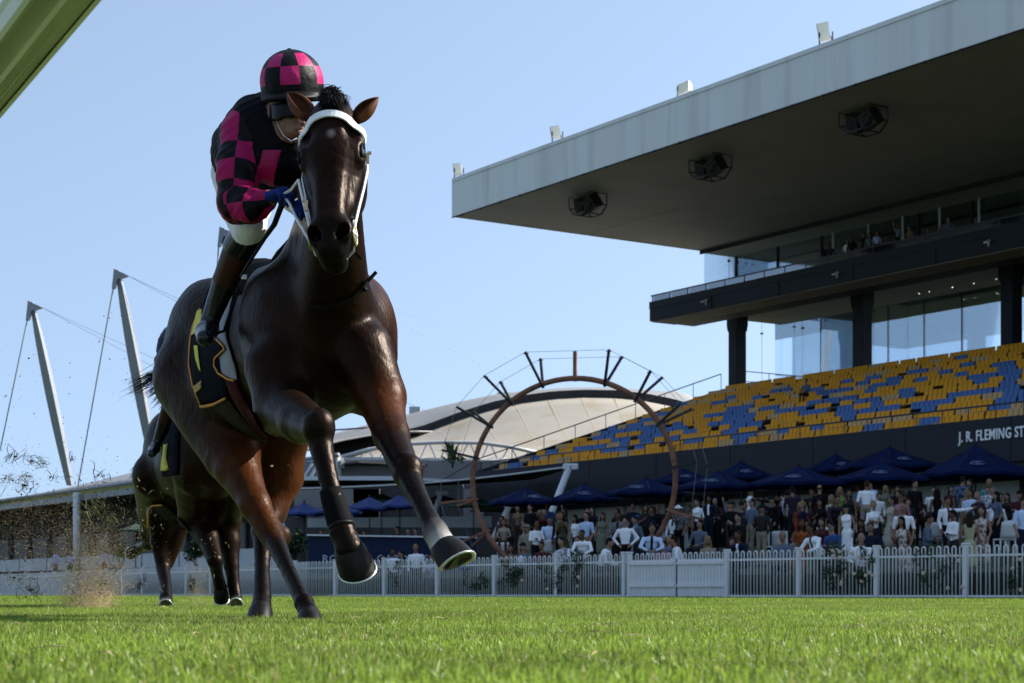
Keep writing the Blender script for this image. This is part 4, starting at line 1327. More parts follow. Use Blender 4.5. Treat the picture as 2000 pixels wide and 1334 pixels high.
def body_mesh(pose, fem, dress):
    """one continuous figure facing -y, feet at the origin; slots 0 skin, 1 top, 2 bottom, 3 shoes, 4 neckwear"""
    key = (pose, fem, dress)
    if key in _cache: return _cache[key]
    B = Body()
    sc = .94 if fem else 1.0
    sit = pose in ('sit', 'sitlean', 'lean_sit')
    hip = .50 if sit else .94
    sw = .165 if fem else .20
    lean = {'lean': -.26, 'sitlean': -.22, 'bend': -.42}.get(pose, -.02)
    cz = hip + .50                     # shoulder height
    dz = -.5 * lean * lean
    hipc = Vector((0, 0, hip)); sh = Vector((0, lean, cz + dz)); ch = Vector((0, lean * .7 - .01, hip + .34 + dz * .5))
    bot = 1 if dress else 2
    wd = .82 if fem else 1.0
    B.ell(ch, (.155 * wd + .01, .105, .20), 1, .05)
    B.ell(sh + Vector((0, 0, -.05)), (.19 * wd, .095, .09), 1, .05)
    B.ell((hipc + ch) / 2, (.125 * wd, .095, .17), 1, .06)
    if fem:
        for s in (-1, 1): B.ell(ch + Vector((s * .065, -.085, .03)), (.062, .055, .06), 1, .03)
    B.ell(hipc + Vector((0, .01, 0)), (.165 if fem else .155, .115, .13), bot, .05)
    head = sh + Vector((0, lean * .25 - .02, .235 if not fem else .225))
    B.cone(sh + Vector((0, 0, .0)), head + Vector((0, .01, -.08)), .055 if not fem else .045, .05 if not fem else .042, 0, .03)
    B.ell(head, (.074, .092, .112), 0, .02); B.ell(head + Vector((0, -.035, -.065)), (.050, .050, .050), 0, .03)
    B.cone(head + Vector((0, -.090, .01)), head + Vector((0, -.112, -.025)), .010, .016, 0, .012)
    for s in (-1, 1): B.ell(head + Vector((s * .076, .005, -.01)), (.012, .022, .032), 0, .01)
    # arms
    def arm(s, e, w_, sleeve=1, low=1):
        S = sh + Vector((s * sw, .0, -.035)); E = Vector(e); W_ = Vector(w_)
        B.cone(S, E, .058 if not fem else .045, .045 if not fem else .035, sleeve, .03)
        B.cone(E, W_, .043 if not fem else .033, .030 if not fem else .024, low, .015)
        d = (W_ - E).normalized(); B.cone(W_, W_ + d * .05, .030, .036, 0, .012); B.cone(W_ + d * .05, W_ + d * .13, .034, .018, 0, .015)
        B.cone(W_ + d * .03, W_ + d * .07 + Vector((-s * .035, -.02, .0)), .014, .011, 0, .008)
    low = 0 if (fem or pose in ('fold2', 'stand2')) else 1
    up = 0 if (fem and dress) else 1
    z = sh.z; y = sh.y
    if pose in ('stand', 'stand2', 'chat'):
        arm(-1, (-sw - .06, y + .03, z - .30), (-sw - .05, y - .06, z - .53), up, low); arm(1, (sw + .06, y + .03, z - .30), (sw + .04, y - .08, z - .53), up, low)
    elif pose in ('fold', 'fold2'):
        arm(-1, (-sw - .05, y - .05, z - .28), (.06, y - .20, z - .27), up, low); arm(1, (sw + .05, y - .05, z - .28), (-.06, y - .19, z - .24), up, low)
    elif pose == 'hips':
        arm(-1, (-sw - .16, y + .06, z - .26), (-sw + .02, y - .06, z - .46), up, low); arm(1, (sw + .16, y + .06, z - .26), (sw - .02, y - .06, z - .46), up, low)
    elif pose == 'drink':
        arm(-1, (-sw - .05, y - .0, z - .29), (-sw + .06, y - .26, z - .20), up, low); arm(1, (sw + .06, y + .03, z - .30), (sw + .04, y - .10, z - .50), up, low)
    elif pose == 'point':
        arm(-1, (-sw - .05, y + .03, z - .30), (-sw - .02, y - .06, z - .53), up, low); arm(1, (sw + .26, y - .02, z - .02), (sw + .50, y - .04, z + .02), up, low)
    elif pose == 'wave':
        arm(-1, (-sw - .08, y - .03, z + .16), (-sw - .12, y - .06, z + .40), up, low); arm(1, (sw + .06, y + .03, z - .30), (sw + .04, y - .08, z - .53), up, low)
    elif pose == 'phone':
        arm(-1, (-sw - .06, y - .06, z - .24), (-.07, y - .28, z + .04), up, low); arm(1, (sw + .06, y - .06, z - .24), (.07, y - .28, z + .04), up, low)
    elif pose == 'lean':
        arm(-1, (-sw - .08, y - .12, z - .24), (-.10, y - .30, z - .34), up, low); arm(1, (sw + .08, y - .12, z - .24), (.10, y - .30, z - .34), up, low)
    elif pose == 'bend':
        arm(-1, (-sw - .04, y - .12, z - .28), (-.14, y - .22, z - .50), up, low); arm(1, (sw + .04, y - .12, z - .28), (.14, y - .22, z - .50), up, low)
    else:
        arm(-1, (-sw - .07, y - .06, z - .28), (-.14, y - .30, z - .36), up, low); arm(1, (sw + .07, y - .06, z - .28), (.14, y - .30, z - .36), up, low)
    # legs
    if sit:
        for s in (-1, 1):
            k = Vector((s * .11, -.42, .50)); a = Vector((s * .11, -.40, .09))
            B.cone(hipc + Vector((s * .09, 0, 0)), k, .088, .062, bot, .03); B.cone(k, a, .056, .040, 0 if dress else 2, .015); B.cone(a + Vector((0, .03, -.04)), a + Vector((0, -.14, -.055)), .040, .032, 3, .01)
    elif dress:
        B.cone(hipc, (0, .01, .50), .155, .20, 1, .04, flat=(0, 1, 0), fl=.8)
        for s in (-1, 1):
            B.cone((s * .075, .01, .62), (s * .075, .01, .10), .065, .034, 0, .01); B.cone((s * .075, .03, .05), (s * .08, -.12, .035), .035, .028, 3, .01)
    else:
        for s in (-1, 1):
            B.cone((s * .085, 0, hip), (s * .095, -.01, .50), .088, .060, 2, .03); B.cone((s * .095, -.01, .50), (s * .10, .02, .10), .058, .046, 2, .01); B.cone((s * .10, .04, .045), (s * .11, -.15, .035), .042, .034, 3, .01)
    V, Q = B.skin(.0165); V = relax(V, Q, 1)
    C = V[Q].mean(1).astype(float); own, D_ = B.owner(C)
    mi = np.array([q['mi'] for q in B.p])[own]
    fr = (mi == 1) & (np.abs(C[:, 0]) < .032) & (C[:, 2] > hip + .16) & (C[:, 1] < ch.y)
    mi = np.where(fr, 4, mi)
    _cache[key] = (V * np.array([sc, sc, sc], np.float32), Q, mi, head * sc, sc)
    return _cache[key]
_hc = {}
def hair_mesh(style, col):
    k = (style, col)
    if k in _hc: return _hc[k]
    B = Body()
    if style in ('short', 'bald'):
        if style == 'short':
            B.ell((0, .02, .035), (.084, .098, .092), 0, .02); B.ell((0, .075, -.02), (.070, .045, .06), 0, .03)
            B.ell((0, -.105, -.045), (.075, .075, .085), 0, .01, sub=True)
        else:
            for s in (-1, 1): B.ell((s * .070, .035, -.01), (.018, .05, .04), 0, .01)
            B.ell((0, .085, -.02), (.06, .02, .04), 0, .02)
    elif style == 'long':
        B.ell((0, .02, .035), (.088, .100, .095), 0, .02)
        B.cone((0, .06, 0), (0, .085, -.26), .080, .085, 0, .03, flat=(0, 1, 0), fl=.6)
        for s in (-1, 1): B.cone((s * .075, .02, -.02), (s * .085, .0, -.22), .030, .030, 0, .02)
        B.ell((0, -.105, -.055), (.066, .075, .10), 0, .01, sub=True)
    elif style == 'bun':
        B.ell((0, .02, .035), (.083, .098, .092), 0, .02); B.ell((0, .115, .03), (.05, .045, .05), 0, .015); B.ell((0, -.105, -.045), (.072, .075, .085), 0, .01, sub=True)
    elif style == 'cap':
        B.ell((0, .0, .05), (.090, .108, .075), 0, .01); B.ell((0, -.115, .045), (.072, .075, .012), 0, .01)
    elif style == 'hat':
        B.ell((0, .0, .06), (.090, .108, .080), 0, .01); B.ell((0, 0, .045), (.19, .20, .014), 0, .02)
    V, Q = B.skin(.014); V = relax(V, Q, 1)
    me = quad_mesh('hair', V, Q, col); _hc[k] = me
    return me
_pmesh = {}
DIFF = []
def person(u, v, Y, pose='stand', fem=False, hair=('short', 'black'), top='white', bottom='charcoal', face=0, label='', dress=False, tie=None, skin=None, group=None, hs=1.0, ground=None, shades=False):
    V, Q, mi, head, sc = body_mesh(pose, fem, dress)
    top_z = float(head.z) + .13
    if hs == 1.0: hs = rp.uniform(.95, 1.05)
    ct = P(u, v, Y)
    g_ = float(lawn_z(ct.x, ct.y)) if ground is None else ground
    # the figure keeps a natural height; the small rest is taken up by the step or slope it stands on
    h = top_z * hs
    zf_ = ct.z - h
    e = empty('person', (ct.x, ct.y, zf_), R(face)); e.rotation_euler = (R(rp.gauss(0, 3)), R(rp.gauss(0, 2.5)), R(face)); e.scale = (hs, hs, hs)
    tag(e, label, 'person', group)
    sk = SKINS[int(rp.random() * 2.4)] if skin is None else SKINS[skin]
    tm = CL[top]; bm_ = CL[bottom] if not dress else tm; tk = CL[tie] if tie else tm
    if abs(face) < 65: e.rotation_euler.z = R(face * .6 - rp.uniform(5, 50))
    DIFF.append((round(zf_ - g_, 2), u, Y))
    key = (pose, fem, dress, sk.name, top, bottom, tie)
    if key not in _pmesh: _pmesh[key] = quad_mesh('body', V, Q, [sk, tm, bm_, M_shoe_k, tk], mi)
    o = link('body', _pmesh[key], e)
    style, hc = hair
    cm = HAIRS[hc] if hc in HAIRS else CL[hc]
    nm = {'cap': 'cap', 'hat': 'hat'}.get(style, 'hair')
    if style in ('cap', 'hat'):
        hh = link('hair', hair_mesh('short', HAIRS['brown']), e); hh.location = head
    o = link(nm, hair_mesh(style, cm), e); o.location = head; o.scale = (sc, sc, sc)
    if shades:
        q = MB(); q.bbox(-.07, .07, -.012, .012, -.018, .018, .006); s_ = q.build('sunglasses', M_black, e); s_.location = head + Vector((0, -.095, .012))
    return e
rp = random.Random(77)
def dfence(u, behind):
    """depth of the point at picture column u that lies so many metres behind the fence"""
    d = d_at_u(u); p, t = fpos(d); return p.y + behind / .77 * 1.0
S_, Lg, Bn = 'short', 'long', 'bun'
T = True
# u, v(head top), metres behind the fence, pose, female, hair, top, bottom, facing, label, extras
CROWD = [
 (1270, 1023, 1.6, 'lean', 0, (S_, 'brown'), 'paleblue', 'charcoal', 10, 'man in pale blue shirt and black tie leaning on the fence above the white gates', dict(tie='black')),
 (1222, 1009, 5.0, 'hips', 0, (S_, 'black'), 'white', 'black', 30, 'man in white shirt with hands on hips left of the ring right leg', {}),
 (1209, 998, 6.5, 'fold', 0, (S_, 'black'), 'grey', 'black', -10, 'man in grey shirt with dark braces, arms folded, beside the man with hands on hips', dict(tie='black')),
 (1141, 998, 8.0, 'stand2', 0, (S_, 'brown'), 'paleblue', 'khaki', -30, 'man in pale blue polo shirt standing in the middle of the ring', {}),
 (1153, 991, 9.5, 'stand2', 0, (S_, 'black'), 'black', 'charcoal', 0, 'tall man in black polo shirt behind the pale blue polo', {}),
 (1174, 1000, 7.5, 'stand', 1, (Lg, 'brown'), 'sage', 'sage', 20, 'woman in long sage satin dress inside the ring', dict(dress=T)),
 (1106, 1000, 7.0, 'drink', 1, (S_, 'blonde'), 'olive', 'olive', 40, 'woman in olive satin dress holding a drink', dict(dress=T)),
 (1094, 1000, 9.0, 'stand', 0, (S_, 'black'), 'black', 'black', 0, 'man in black shirt just left of the olive dress', {}),
 (1126, 1004, 9.0, 'stand', 1, (Lg, 'black'), 'white', 'charcoal', -40, 'dark haired woman in white top half hidden by the pale blue polo', {}),
 (1142, 1034, 2.2, 'lean', 0, (S_, 'black'), 'white', 'charcoal', 60, 'man in white shirt leaning sideways over the fence below the ring', {}),
 (1166, 1048, 1.6, 'sitlean', 0, (S_, 'black'), 'white', 'charcoal', 70, 'bearded man in white shirt sitting low by the fence', {}),
 (1117, 1048, 1.8, 'lean', 0, (S_, 'black'), 'floralw', 'khaki', 10, 'man in white floral shirt at the fence', {}),
 (1128, 1046, 3.0, 'stand', 0, (S_, 'brown'), 'greyblue', 'charcoal', 50, 'man with dark hair peering between the floral shirt and the leaning white shirt', {}),
 (1062, 1056, 2.5, 'sit', 0, (S_, 'black'), 'maroon', 'charcoal', -20, 'man in dark maroon top sitting behind the fence roses', {}),
 (1033, 1059, 2.5, 'sitlean', 0, ('cap', 'navy'), 'greyblue', 'denim', -40, 'man in navy cap and grey blue shirt bending by the fence', {}),
 (1013, 1062, 2.2, 'sit', 0, (S_, 'brown'), 'white', 'charcoal', 70, 'man in white shirt sitting at the fence left end of the ring', {}),
 (997, 1062, 3.0, 'sit', 1, (Lg, 'brown'), 'tan', 'brown', 50, 'woman in tan top seated near the ring left foot', {}),
 (1046, 1017, 6.5, 'fold', 0, ('bald', 'brown'), 'white', 'black', 60, 'bald man in white shirt with folded arms inside the ring', {}),
 (1029, 1024, 7.0, 'stand', 0, ('hat', 'beige'), 'beige', 'khaki', 30, 'person in beige hat and beige shirt', {}),
 (1037, 984, 13, 'stand2', 0, (S_, 'black'), 'black', 'black', 20, 'man in black under the leftmost ring umbrella', {}),
 (1031, 990, 15, 'stand', 0, (S_, 'black'), 'charcoal', 'black', -20, 'man in charcoal behind the man in black under the leftmost ring umbrella', {}),
 (1068, 981, 15, 'stand', 0, (S_, 'black'), 'blue', 'black', 0, 'man in blue shirt standing beside the long white strut', {}),
 (1071, 1009, 10, 'sit', 0, (S_, 'black'), 'paleblue', 'charcoal', 20, 'person in pale blue shirt seated behind the foot of the long white strut', {}),
 (1012, 986, 14, 'drink', 1, (Lg, 'brown'), 'tan', 'brown', -20, 'woman in tan top drinking behind the shorter white strut', {}),
 (984, 1012, 10, 'sit', 1, (Lg, 'brown'), 'beige', 'brown', 10, 'woman in beige top seated left of the shorter white strut', {}),
 (1233, 981, 14, 'stand', 0, (S_, 'black'), 'navy', 'navy', 10, 'man in navy suit at the back between two umbrella poles', {}),
 (1247, 986, 13, 'stand', 0, (S_, 'black'), 'blue', 'charcoal', 60, 'man in bright blue shirt turned to the right at the back', {}),
 (1252, 1006, 8, 'stand', 0, (S_, 'black'), 'greyblue', 'charcoal', -20, 'man in grey blue suit jacket left of the ring right leg', dict(tie='paleblue')),
 (1268, 995, 11, 'stand', 0, ('bald', 'brown'), 'navy', 'navy', 20, 'bald man in navy jacket left of the ring right leg', {}),
 (1279, 988, 14, 'stand', 0, (S_, 'black'), 'black', 'black', -20, 'man in black by the ring right leg in the back row', {}),
 (1200, 992, 12, 'stand', 1, (Lg, 'black'), 'black', 'black', 0, 'woman in black half hidden behind the grey shirt with braces', {}),
 (1216, 988, 15, 'stand', 0, (S_, 'brown'), 'brown', 'black', 30, 'man in brown at the back above the man with hands on hips', {}),
 (1326, 986, 9, 'drink', 1, ('hat', 'white'), 'florall', 'black', 10, 'woman in white hat and black lace dress right of the ring', {}),
 (1316, 995, 12, 'stand', 0, (S_, 'grey'), 'white', 'charcoal', -10, 'person in white shirt behind the woman in the white hat', {}),
 (1366, 973, 12, 'stand2', 1, (Bn, 'black'), 'white', 'black', 5, 'woman in white short sleeved top and black skirt', {}),
 (1384, 967, 13, 'stand', 0, (S_, 'black'), 'navy', 'navy', -20, 'man in dark suit with white shirt and tie beside the woman in white top', dict(tie='white')),
 (1352, 985, 14, 'stand', 1, (Lg, 'brown'), 'tan', 'black', -30, 'woman with brown hair left of the white top', {}),
 (1429, 978, 9, 'stand', 0, ('cap', 'charcoal'), 'black', 'charcoal', 20, 'man in dark cap and black shirt in the middle of the crowd', {}),
 (1448, 979, 10, 'stand', 0, ('cap', 'black'), 'charcoal', 'black', 50, 'man in black cap behind the dark polo shirts', dict(shades=T)),
 (1338, 1045, 2.0, 'sitlean', 0, (S_, 'black'), 'white', 'charcoal', -60, 'man in white shirt bending his head by the fence right of the ring', {}),
 (1386, 1045, 2.2, 'sit', 1, (Lg, 'blonde'), 'beige', 'brown', 10, 'blonde woman in beige top at the fence', {}),
 (1322, 1050, 2.5, 'sit', 1, (Lg, 'brown'), 'brown', 'brown', -30, 'woman in brown seated left of the bending white shirt', {}),
 (1306, 1044, 3.0, 'sit', 0, (S_, 'grey'), 'greyblue', 'charcoal', -30, 'grey haired person seated behind the ring right foot', {}),
 (1297, 1054, 1.6, 'sit', 0, (S_, 'brown'), 'pink', 'charcoal', 20, 'person in red checked shirt beside the man with the black tie', {}),
 (1365, 1014, 6, 'sit', 0, (S_, 'black'), 'greyblue', 'charcoal', -10, 'man in slate shirt sitting in the middle right of the ring', {}),
 (1437, 1001, 5.5, 'phone', 0, (S_, 'black'), 'black', 'charcoal', -40, 'bearded man in black holding up a phone', {}),
 (1463, 973, 8, 'drink', 0, (S_, 'black'), 'greyblue', 'khaki', -60, 'man in slate polo shirt and sunglasses turned left', dict(shades=T)),
 (1487, 984, 6, 'drink', 0, ('cap', 'black'), 'charcoal', 'beige', -20, 'man in black cap, dark polo and pale trousers', dict(shades=T)),
 (1452, 1036, 2.2, 'sitlean', 0, (S_, 'brown'), 'navy', 'navy', -30, 'man in navy suit jacket seated at the fence', dict(tie='white')),
 (1428, 1048, 2.0, 'sit', 1, (Lg, 'brown'), 'olive', 'olive', 20, 'woman in olive top seated low left of the navy suit', {}),
 (1463, 952, 17, 'stand', 1, (Lg, 'blonde'), 'white', 'white', -20, 'blonde woman in white dress at the back wall', dict(dress=T)),
 (1513, 957, 14, 'point', 0, (S_, 'black'), 'black', 'black', 172, 'man in black pointing to the left with his arm straight out', {}),
 (1530, 958, 13, 'stand', 1, (Bn, 'black'), 'floralw', 'floralw', 160, 'woman in pale patterned dress seen from behind', dict(dress=T)),
 (1551, 949, 13, 'stand2', 0, (S_, 'black'), 'purple', 'charcoal', 170, 'man in dark purple shirt seen from behind', {}),
 (1545, 952, 16, 'stand', 0, (S_, 'brown'), 'white', 'charcoal', 20, 'man in white shirt behind the dark purple shirt', {}),
 (1562, 979, 10, 'stand', 1, (S_, 'blonde'), 'red', 'red', 150, 'blonde woman in red dress', dict(dress=T)),
 (1572, 984, 11, 'stand', 1, (Lg, 'brown'), 'orange', 'orange', 40, 'woman in orange top behind the red dress', {}),
 (1587, 953, 14, 'stand', 0, (S_, 'black'), 'charcoal', 'charcoal', 0, 'man in charcoal jacket left of the tall man in the black suit', {}),
 (1604, 944, 12, 'stand', 0, ('bald', 'brown'), 'black', 'black', 160, 'tall man in black suit under the middle umbrella', {}),
 (1623, 965, 12, 'drink', 1, (Lg, 'blonde'), 'floralp', 'floralp', -30, 'blonde woman in pale floral top left of the green dress', {}),
 (1639, 950, 12, 'stand', 1, (Lg, 'blonde'), 'green', 'green', -10, 'blonde woman in lime green dress', dict(dress=T)),
 (1658, 955, 13, 'stand', 1, (Lg, 'brown'), 'charcoal', 'charcoal', 10, 'woman in charcoal dress right of the green dress', dict(dress=T)),
 (1658, 983, 5.0, 'stand', 1, ('hat', 'black'), 'white', 'white', 5, 'woman in white sleeveless dress and black visor', dict(dress=T, shades=T)),
 (1674, 941, 16, 'stand', 0, (S_, 'brown'), 'paleblue', 'navy', 30, 'man in pale blue shirt at the back above the white sleeveless dress', {}),
 (1688, 938, 11, 'stand2', 0, (S_, 'brown'), 'white', 'beige', 170, 'broad man in white short sleeved shirt seen from behind under the umbrella', {}),
 (1709, 938, 15, 'stand', 0, (S_, 'brown'), 'paleblue', 'navy', -20, 'man in pale blue shirt right of the broad man in white', {}),
 (1712, 962, 12, 'stand', 0, (S_, 'black'), 'white', 'black', 40, 'boy in white shirt under the front umbrella', dict(hs=.8)),
 (1712, 976, 6.5, 'fold2', 1, (S_, 'blonde'), 'white', 'charcoal', 40, 'blonde woman in white top with folded arms', {}),
 (1737, 968, 6.5, 'drink', 1, (Bn, 'black'), 'cream', 'cream', -60, 'woman in fitted cream dress turned to the left', dict(dress=T)),
 (1728, 947, 14, 'stand', 1, (Lg, 'blonde'), 'sage', 'sage', 20, 'blonde woman in sage dress in the back row', dict(dress=T)),
 (1749, 948, 14, 'stand', 1, (Lg, 'brown'), 'black', 'black', -20, 'brown haired woman in black in the back row right of the umbrella pole', dict(dress=T)),
 (1763, 961, 8, 'stand', 1, (Bn, 'brown'), 'pink', 'charcoal', 10, 'woman with sunglasses and pink top', dict(shades=T)),
 (1787, 937, 12, 'chat', 0, (S_, 'black'), 'black', 'black', 60, 'tall man in black jacket leaning to the right under the umbrella', {}),
 (1766, 982, 6.5, 'stand2', 0, ('bald', 'grey'), 'white', 'charcoal', 30, 'bald older man in white short sleeved shirt', {}),
 (1818, 950, 13, 'stand', 0, (S_, 'black'), 'white', 'charcoal', -20, 'man in white shirt left of the woman with long black hair', {}),
 (1832, 953, 13, 'stand', 1, (Lg, 'black'), 'black', 'black', 160, 'woman with long black hair seen from behind', dict(dress=T)),
 (1850, 947, 15, 'stand', 1, (Lg, 'black'), 'maroon', 'black', 0, 'woman with dark hair in maroon at the back', {}),
 (1853, 970, 9, 'point', 0, (S_, 'black'), 'white', 'black', 20, 'man in white shirt and dark tie stretching out his arm', dict(tie='navy')),
 (1874, 928, 13, 'stand2', 0, (S_, 'black'), 'stripe', 'denim', 150, 'tall man in navy striped shirt at the umbrella pole', {}),
 (1893, 935, 14, 'stand', 1, (Lg, 'brown'), 'charcoal', 'black', 0, 'woman in charcoal right of the navy striped shirt', {}),
 (1880, 952, 11, 'chat', 1, (Lg, 'blonde'), 'tan', 'tan', 150, 'woman in tan top seen from behind below the striped shirt', {}),
 (1898, 953, 11, 'drink', 0, (S_, 'brown'), 'paleblue', 'charcoal', 0, 'man in pale blue shirt at the table under the right umbrella', {}),
 (1931, 935, 14, 'stand2', 0, (S_, 'blonde'), 'cyan', 'khaki', 20, 'man in turquoise shirt at right', {}),
 (1931, 950, 12, 'stand', 0, (S_, 'brown'), 'floralw', 'charcoal', 20, 'child in white patterned shirt in front of the turquoise shirt', dict(hs=.78)),
 (1938, 970, 10, 'bend', 0, (S_, 'black'), 'white', 'navy', 150, 'man in white shirt bending over at the white chairs', {}),
 (1955, 962, 11, 'sit', 0, (S_, 'black'), 'black', 'black', 20, 'person in black seated behind the bending white shirt', {}),
 (1865, 994, 5.5, 'fold', 0, (S_, 'black'), 'white', 'charcoal', -60, 'man in white shirt with folded arms looking left', {}),
 (1892, 997, 4.5, 'stand', 1, (Lg, 'brown'), 'lemon', 'lemon', 165, 'woman in pale yellow puff dress seen from behind', dict(dress=T)),
 (1917, 986, 5.0, 'drink', 1, (Lg, 'brown'), 'floralp', 'floralp', 0, 'woman in floral sundress with her hand at her mouth', dict(dress=T)),
 (1998, 970, 4.0, 'stand2', 0, (S_, 'brown'), 'paleblue', 'navy', 60, 'man in pale blue shirt cut by the right edge of the picture', {}),
 (1803, 1003, 3.2, 'fold', 0, (S_, 'black'), 'greyblue', 'charcoal', 70, 'man in grey blue shirt with folded arms at the fence', {}),
 (1771, 1006, 3.0, 'drink', 1, (Lg, 'black'), 'floralp', 'floralp', -30, 'woman with long dark hair in pale floral top at the fence', dict(dress=T)),
 (1680, 1039, 1.8, 'sit', 0, ('bald', 'grey'), 'white', 'charcoal', -10, 'bald man in pale checked shirt sitting by the rose bush', {}),
 (1703, 1019, 2.6, 'sit', 0, (S_, 'brown'), 'navy', 'navy', -20, 'man in navy shirt seated behind the bald man at the roses', {}),
 (1637, 1018, 2.6, 'fold', 0, (S_, 'black'), 'blue', 'denim', -10, 'bearded man in blue shirt and sunglasses below the white sleeveless dress', dict(shades=T)),
 (1605, 1022, 2.2, 'lean', 0, (S_, 'black'), 'white', 'charcoal', -50, 'man in white shirt with a dark strap leaning on the fence', dict(tie='charcoal')),
 (1606, 1010, 4.0, 'stand', 1, (Lg, 'brown'), 'maroon', 'maroon', 10, 'woman in maroon behind the man with the dark strap', {}),
 (1559, 1012, 3.0, 'lean', 1, (Lg, 'brown'), 'orange', 'orange', 20, 'woman in orange satin dress at the fence', dict(dress=T)),
 (1534, 1036, 1.8, 'sit', 0, (S_, 'grey'), 'greyblue', 'charcoal', -10, 'grey haired man in light blue shirt sitting at the fence below the red dress', {}),
 (1689, 1012, 3.8, 'stand', 1, (Lg, 'black'), 'black', 'black', -20, 'dark haired woman in black behind the seated navy shirt', {}),
 (768, 1070, 3.0, 'stand', 0, (S_, 'black'), 'white', 'charcoal', 60, 'man in white shirt between the two raised hooves', {}),
 (815, 1062, 3.0, 'stand', 0, (S_, 'blonde'), 'white', 'charcoal', 10, 'fair haired man in white shirt left of the outstretched hoof', {}),
 (746, 1082, 2.0, 'sit', 1, (Lg, 'brown'), 'tan', 'brown', 20, 'woman in tan right of the raised hoof', {}),
 (785, 1074, 4.0, 'stand', 0, (S_, 'black'), 'charcoal', 'black', -30, 'man in dark clothes between the two men in white by the navy board', {}),
 (842, 1080, 2.0, 'sit', 1, (Lg, 'black'), 'floralw', 'charcoal', 10, 'woman in white print behind the outstretched hoof', {}),
 (560, 1078, 2.5, 'stand', 1, (Lg, 'brown'), 'tan', 'brown', -20, 'woman in tan between the hind legs of the leading horse and the bush', {}),
]
def terr(u, v, Y, *a, **k): return person(u, v, Y, *a, **k)
for u, v, bh, pose, fem, hair, top, bottom, face, lab, ex in CROWD:
    person(u, v, dfence(u, bh), pose, bool(fem), hair, top, bottom, face, lab, **ex)
# more people in dark clothes fill the shade under the umbrellas
SEEN = set()
for i in range(48):
    u = rp.choice((rp.uniform(960, 1300), rp.uniform(1320, 1990), rp.uniform(1320, 1990)))
    bh = rp.uniform(9.5, 19)
    v = 999 - (u - 980) * .046 + rp.uniform(-6, 10) - (bh - 12) * .8
    po = rp.choice(('stand', 'fold', 'drink', 'chat', 'stand2', 'phone', 'lean', 'sit', 'wave', 'bend')); fe = rp.random() < .45
    hr = rp.choice(((Lg, 'brown'), (Lg, 'black'), (Bn, 'blonde'))) if fe else rp.choice(((S_, 'black'), (S_, 'brown'), (S_, 'grey'), ('cap', 'black')))
    tp = rp.choice(('black', 'charcoal', 'navy', 'brown', 'purple', 'maroon', 'greyblue'))
    near = min(CROWD, key=lambda c: abs(c[0] - u) + 2 * abs(c[1] - v))
    ws = near[9].split(); k = next((n for n, w_ in enumerate(ws) if n > 3 and w_ in ('leaning', 'standing', 'sitting', 'seated', 'behind', 'left', 'right', 'inside', 'under', 'beside', 'at', 'in', 'half', 'just', 'below', 'with', 'and', 'by', 'turned', 'seen', 'holding', 'drinking', 'peering', 'bending', 'looking')), min(len(ws), 7))
    hn = {'cap': 'black cap'}.get(hr[0], {Lg: 'long ', Bn: 'tied ', S_: 'short '}.get(hr[0], '') + hr[1] + ' hair')
    side = 'left of' if u < near[0] else 'right of'
    lb = ('woman' if fe else 'man') + ' in ' + {'greyblue': 'slate', 'purple': 'dark purple'}.get(tp, tp) + ', ' + hn + ', just ' + side + ' the ' + ' '.join(ws[:min(k, 7)])
    lb = ' '.join(lb.split()[:16])
    if lb in SEEN: continue
    SEEN.add(lb)
    person(u, v, dfence(u, bh), po, fe, hr, tp, 'black', rp.uniform(-60, 60), lb, group='spectators in the shade under the umbrellas')
# people on the terrace behind the navy board, far left, in the seats and on the upper deck
for u, v, Y, pose, fem, hair, top, lab in (
  (812, 1031, 74, 'stand', 0, (S_, 'black'), 'white', 'man in white shirt on the terrace above the navy board'),
  (797, 1031, 75, 'stand', 0, (S_, 'black'), 'blue', 'man in blue jacket beside the white shirt above the navy board'),
  (776, 1027, 76, 'stand', 0, (S_, 'black'), 'brown', 'man in brown above the navy board left of the blue jacket'),
  (764, 1042, 72, 'sit', 1, (Lg, 'brown'), 'tan', 'woman in tan seated above the navy board'),
  (632, 1034, 76, 'stand', 0, (S_, 'black'), 'black', 'person in black above the left end of the navy board'),
  (700, 1036, 78, 'stand', 1, (Lg, 'brown'), 'charcoal', 'woman in charcoal above the navy board beside the bandaged foreleg'),
  (714, 1035, 79, 'stand', 1, (Lg, 'brown'), 'maroon', 'woman in maroon above the navy board, right of the woman in charcoal'),
  (107, 1071, 97, 'stand', 0, (S_, 'brown'), 'lavender', 'person in lavender shirt left of the white round column'),
  (134, 1074, 97, 'fold', 0, (S_, 'brown'), 'lavender', 'broader person in lavender shirt just left of the white round column'),
  (205, 1070, 97, 'stand', 0, (S_, 'black'), 'lavender', 'person in lavender shirt beside the yellow green bush'),
  (462, 1101, 78, 'sit', 0, (S_, 'brown'), 'lavender', 'person in lavender behind the fence between the horses')):
    person(u, v, Y, pose, bool(fem), hair, top, 'charcoal', rp.uniform(-30, 30), lab)
for u, v, w_, pose, top, lab in ((1574, 739, 12.3, 'sit', 'greyblue', 'lone person in blue sitting among the empty yellow seats'), (1990, 692, 17.2, 'sit', 'greyblue', 'person in grey blue sitting high in the seats at the right edge')):
    person(u, v, y_of(s_of(u, w_), w_), pose, False, (S_, 'black'), top, 'charcoal', -60, lab)
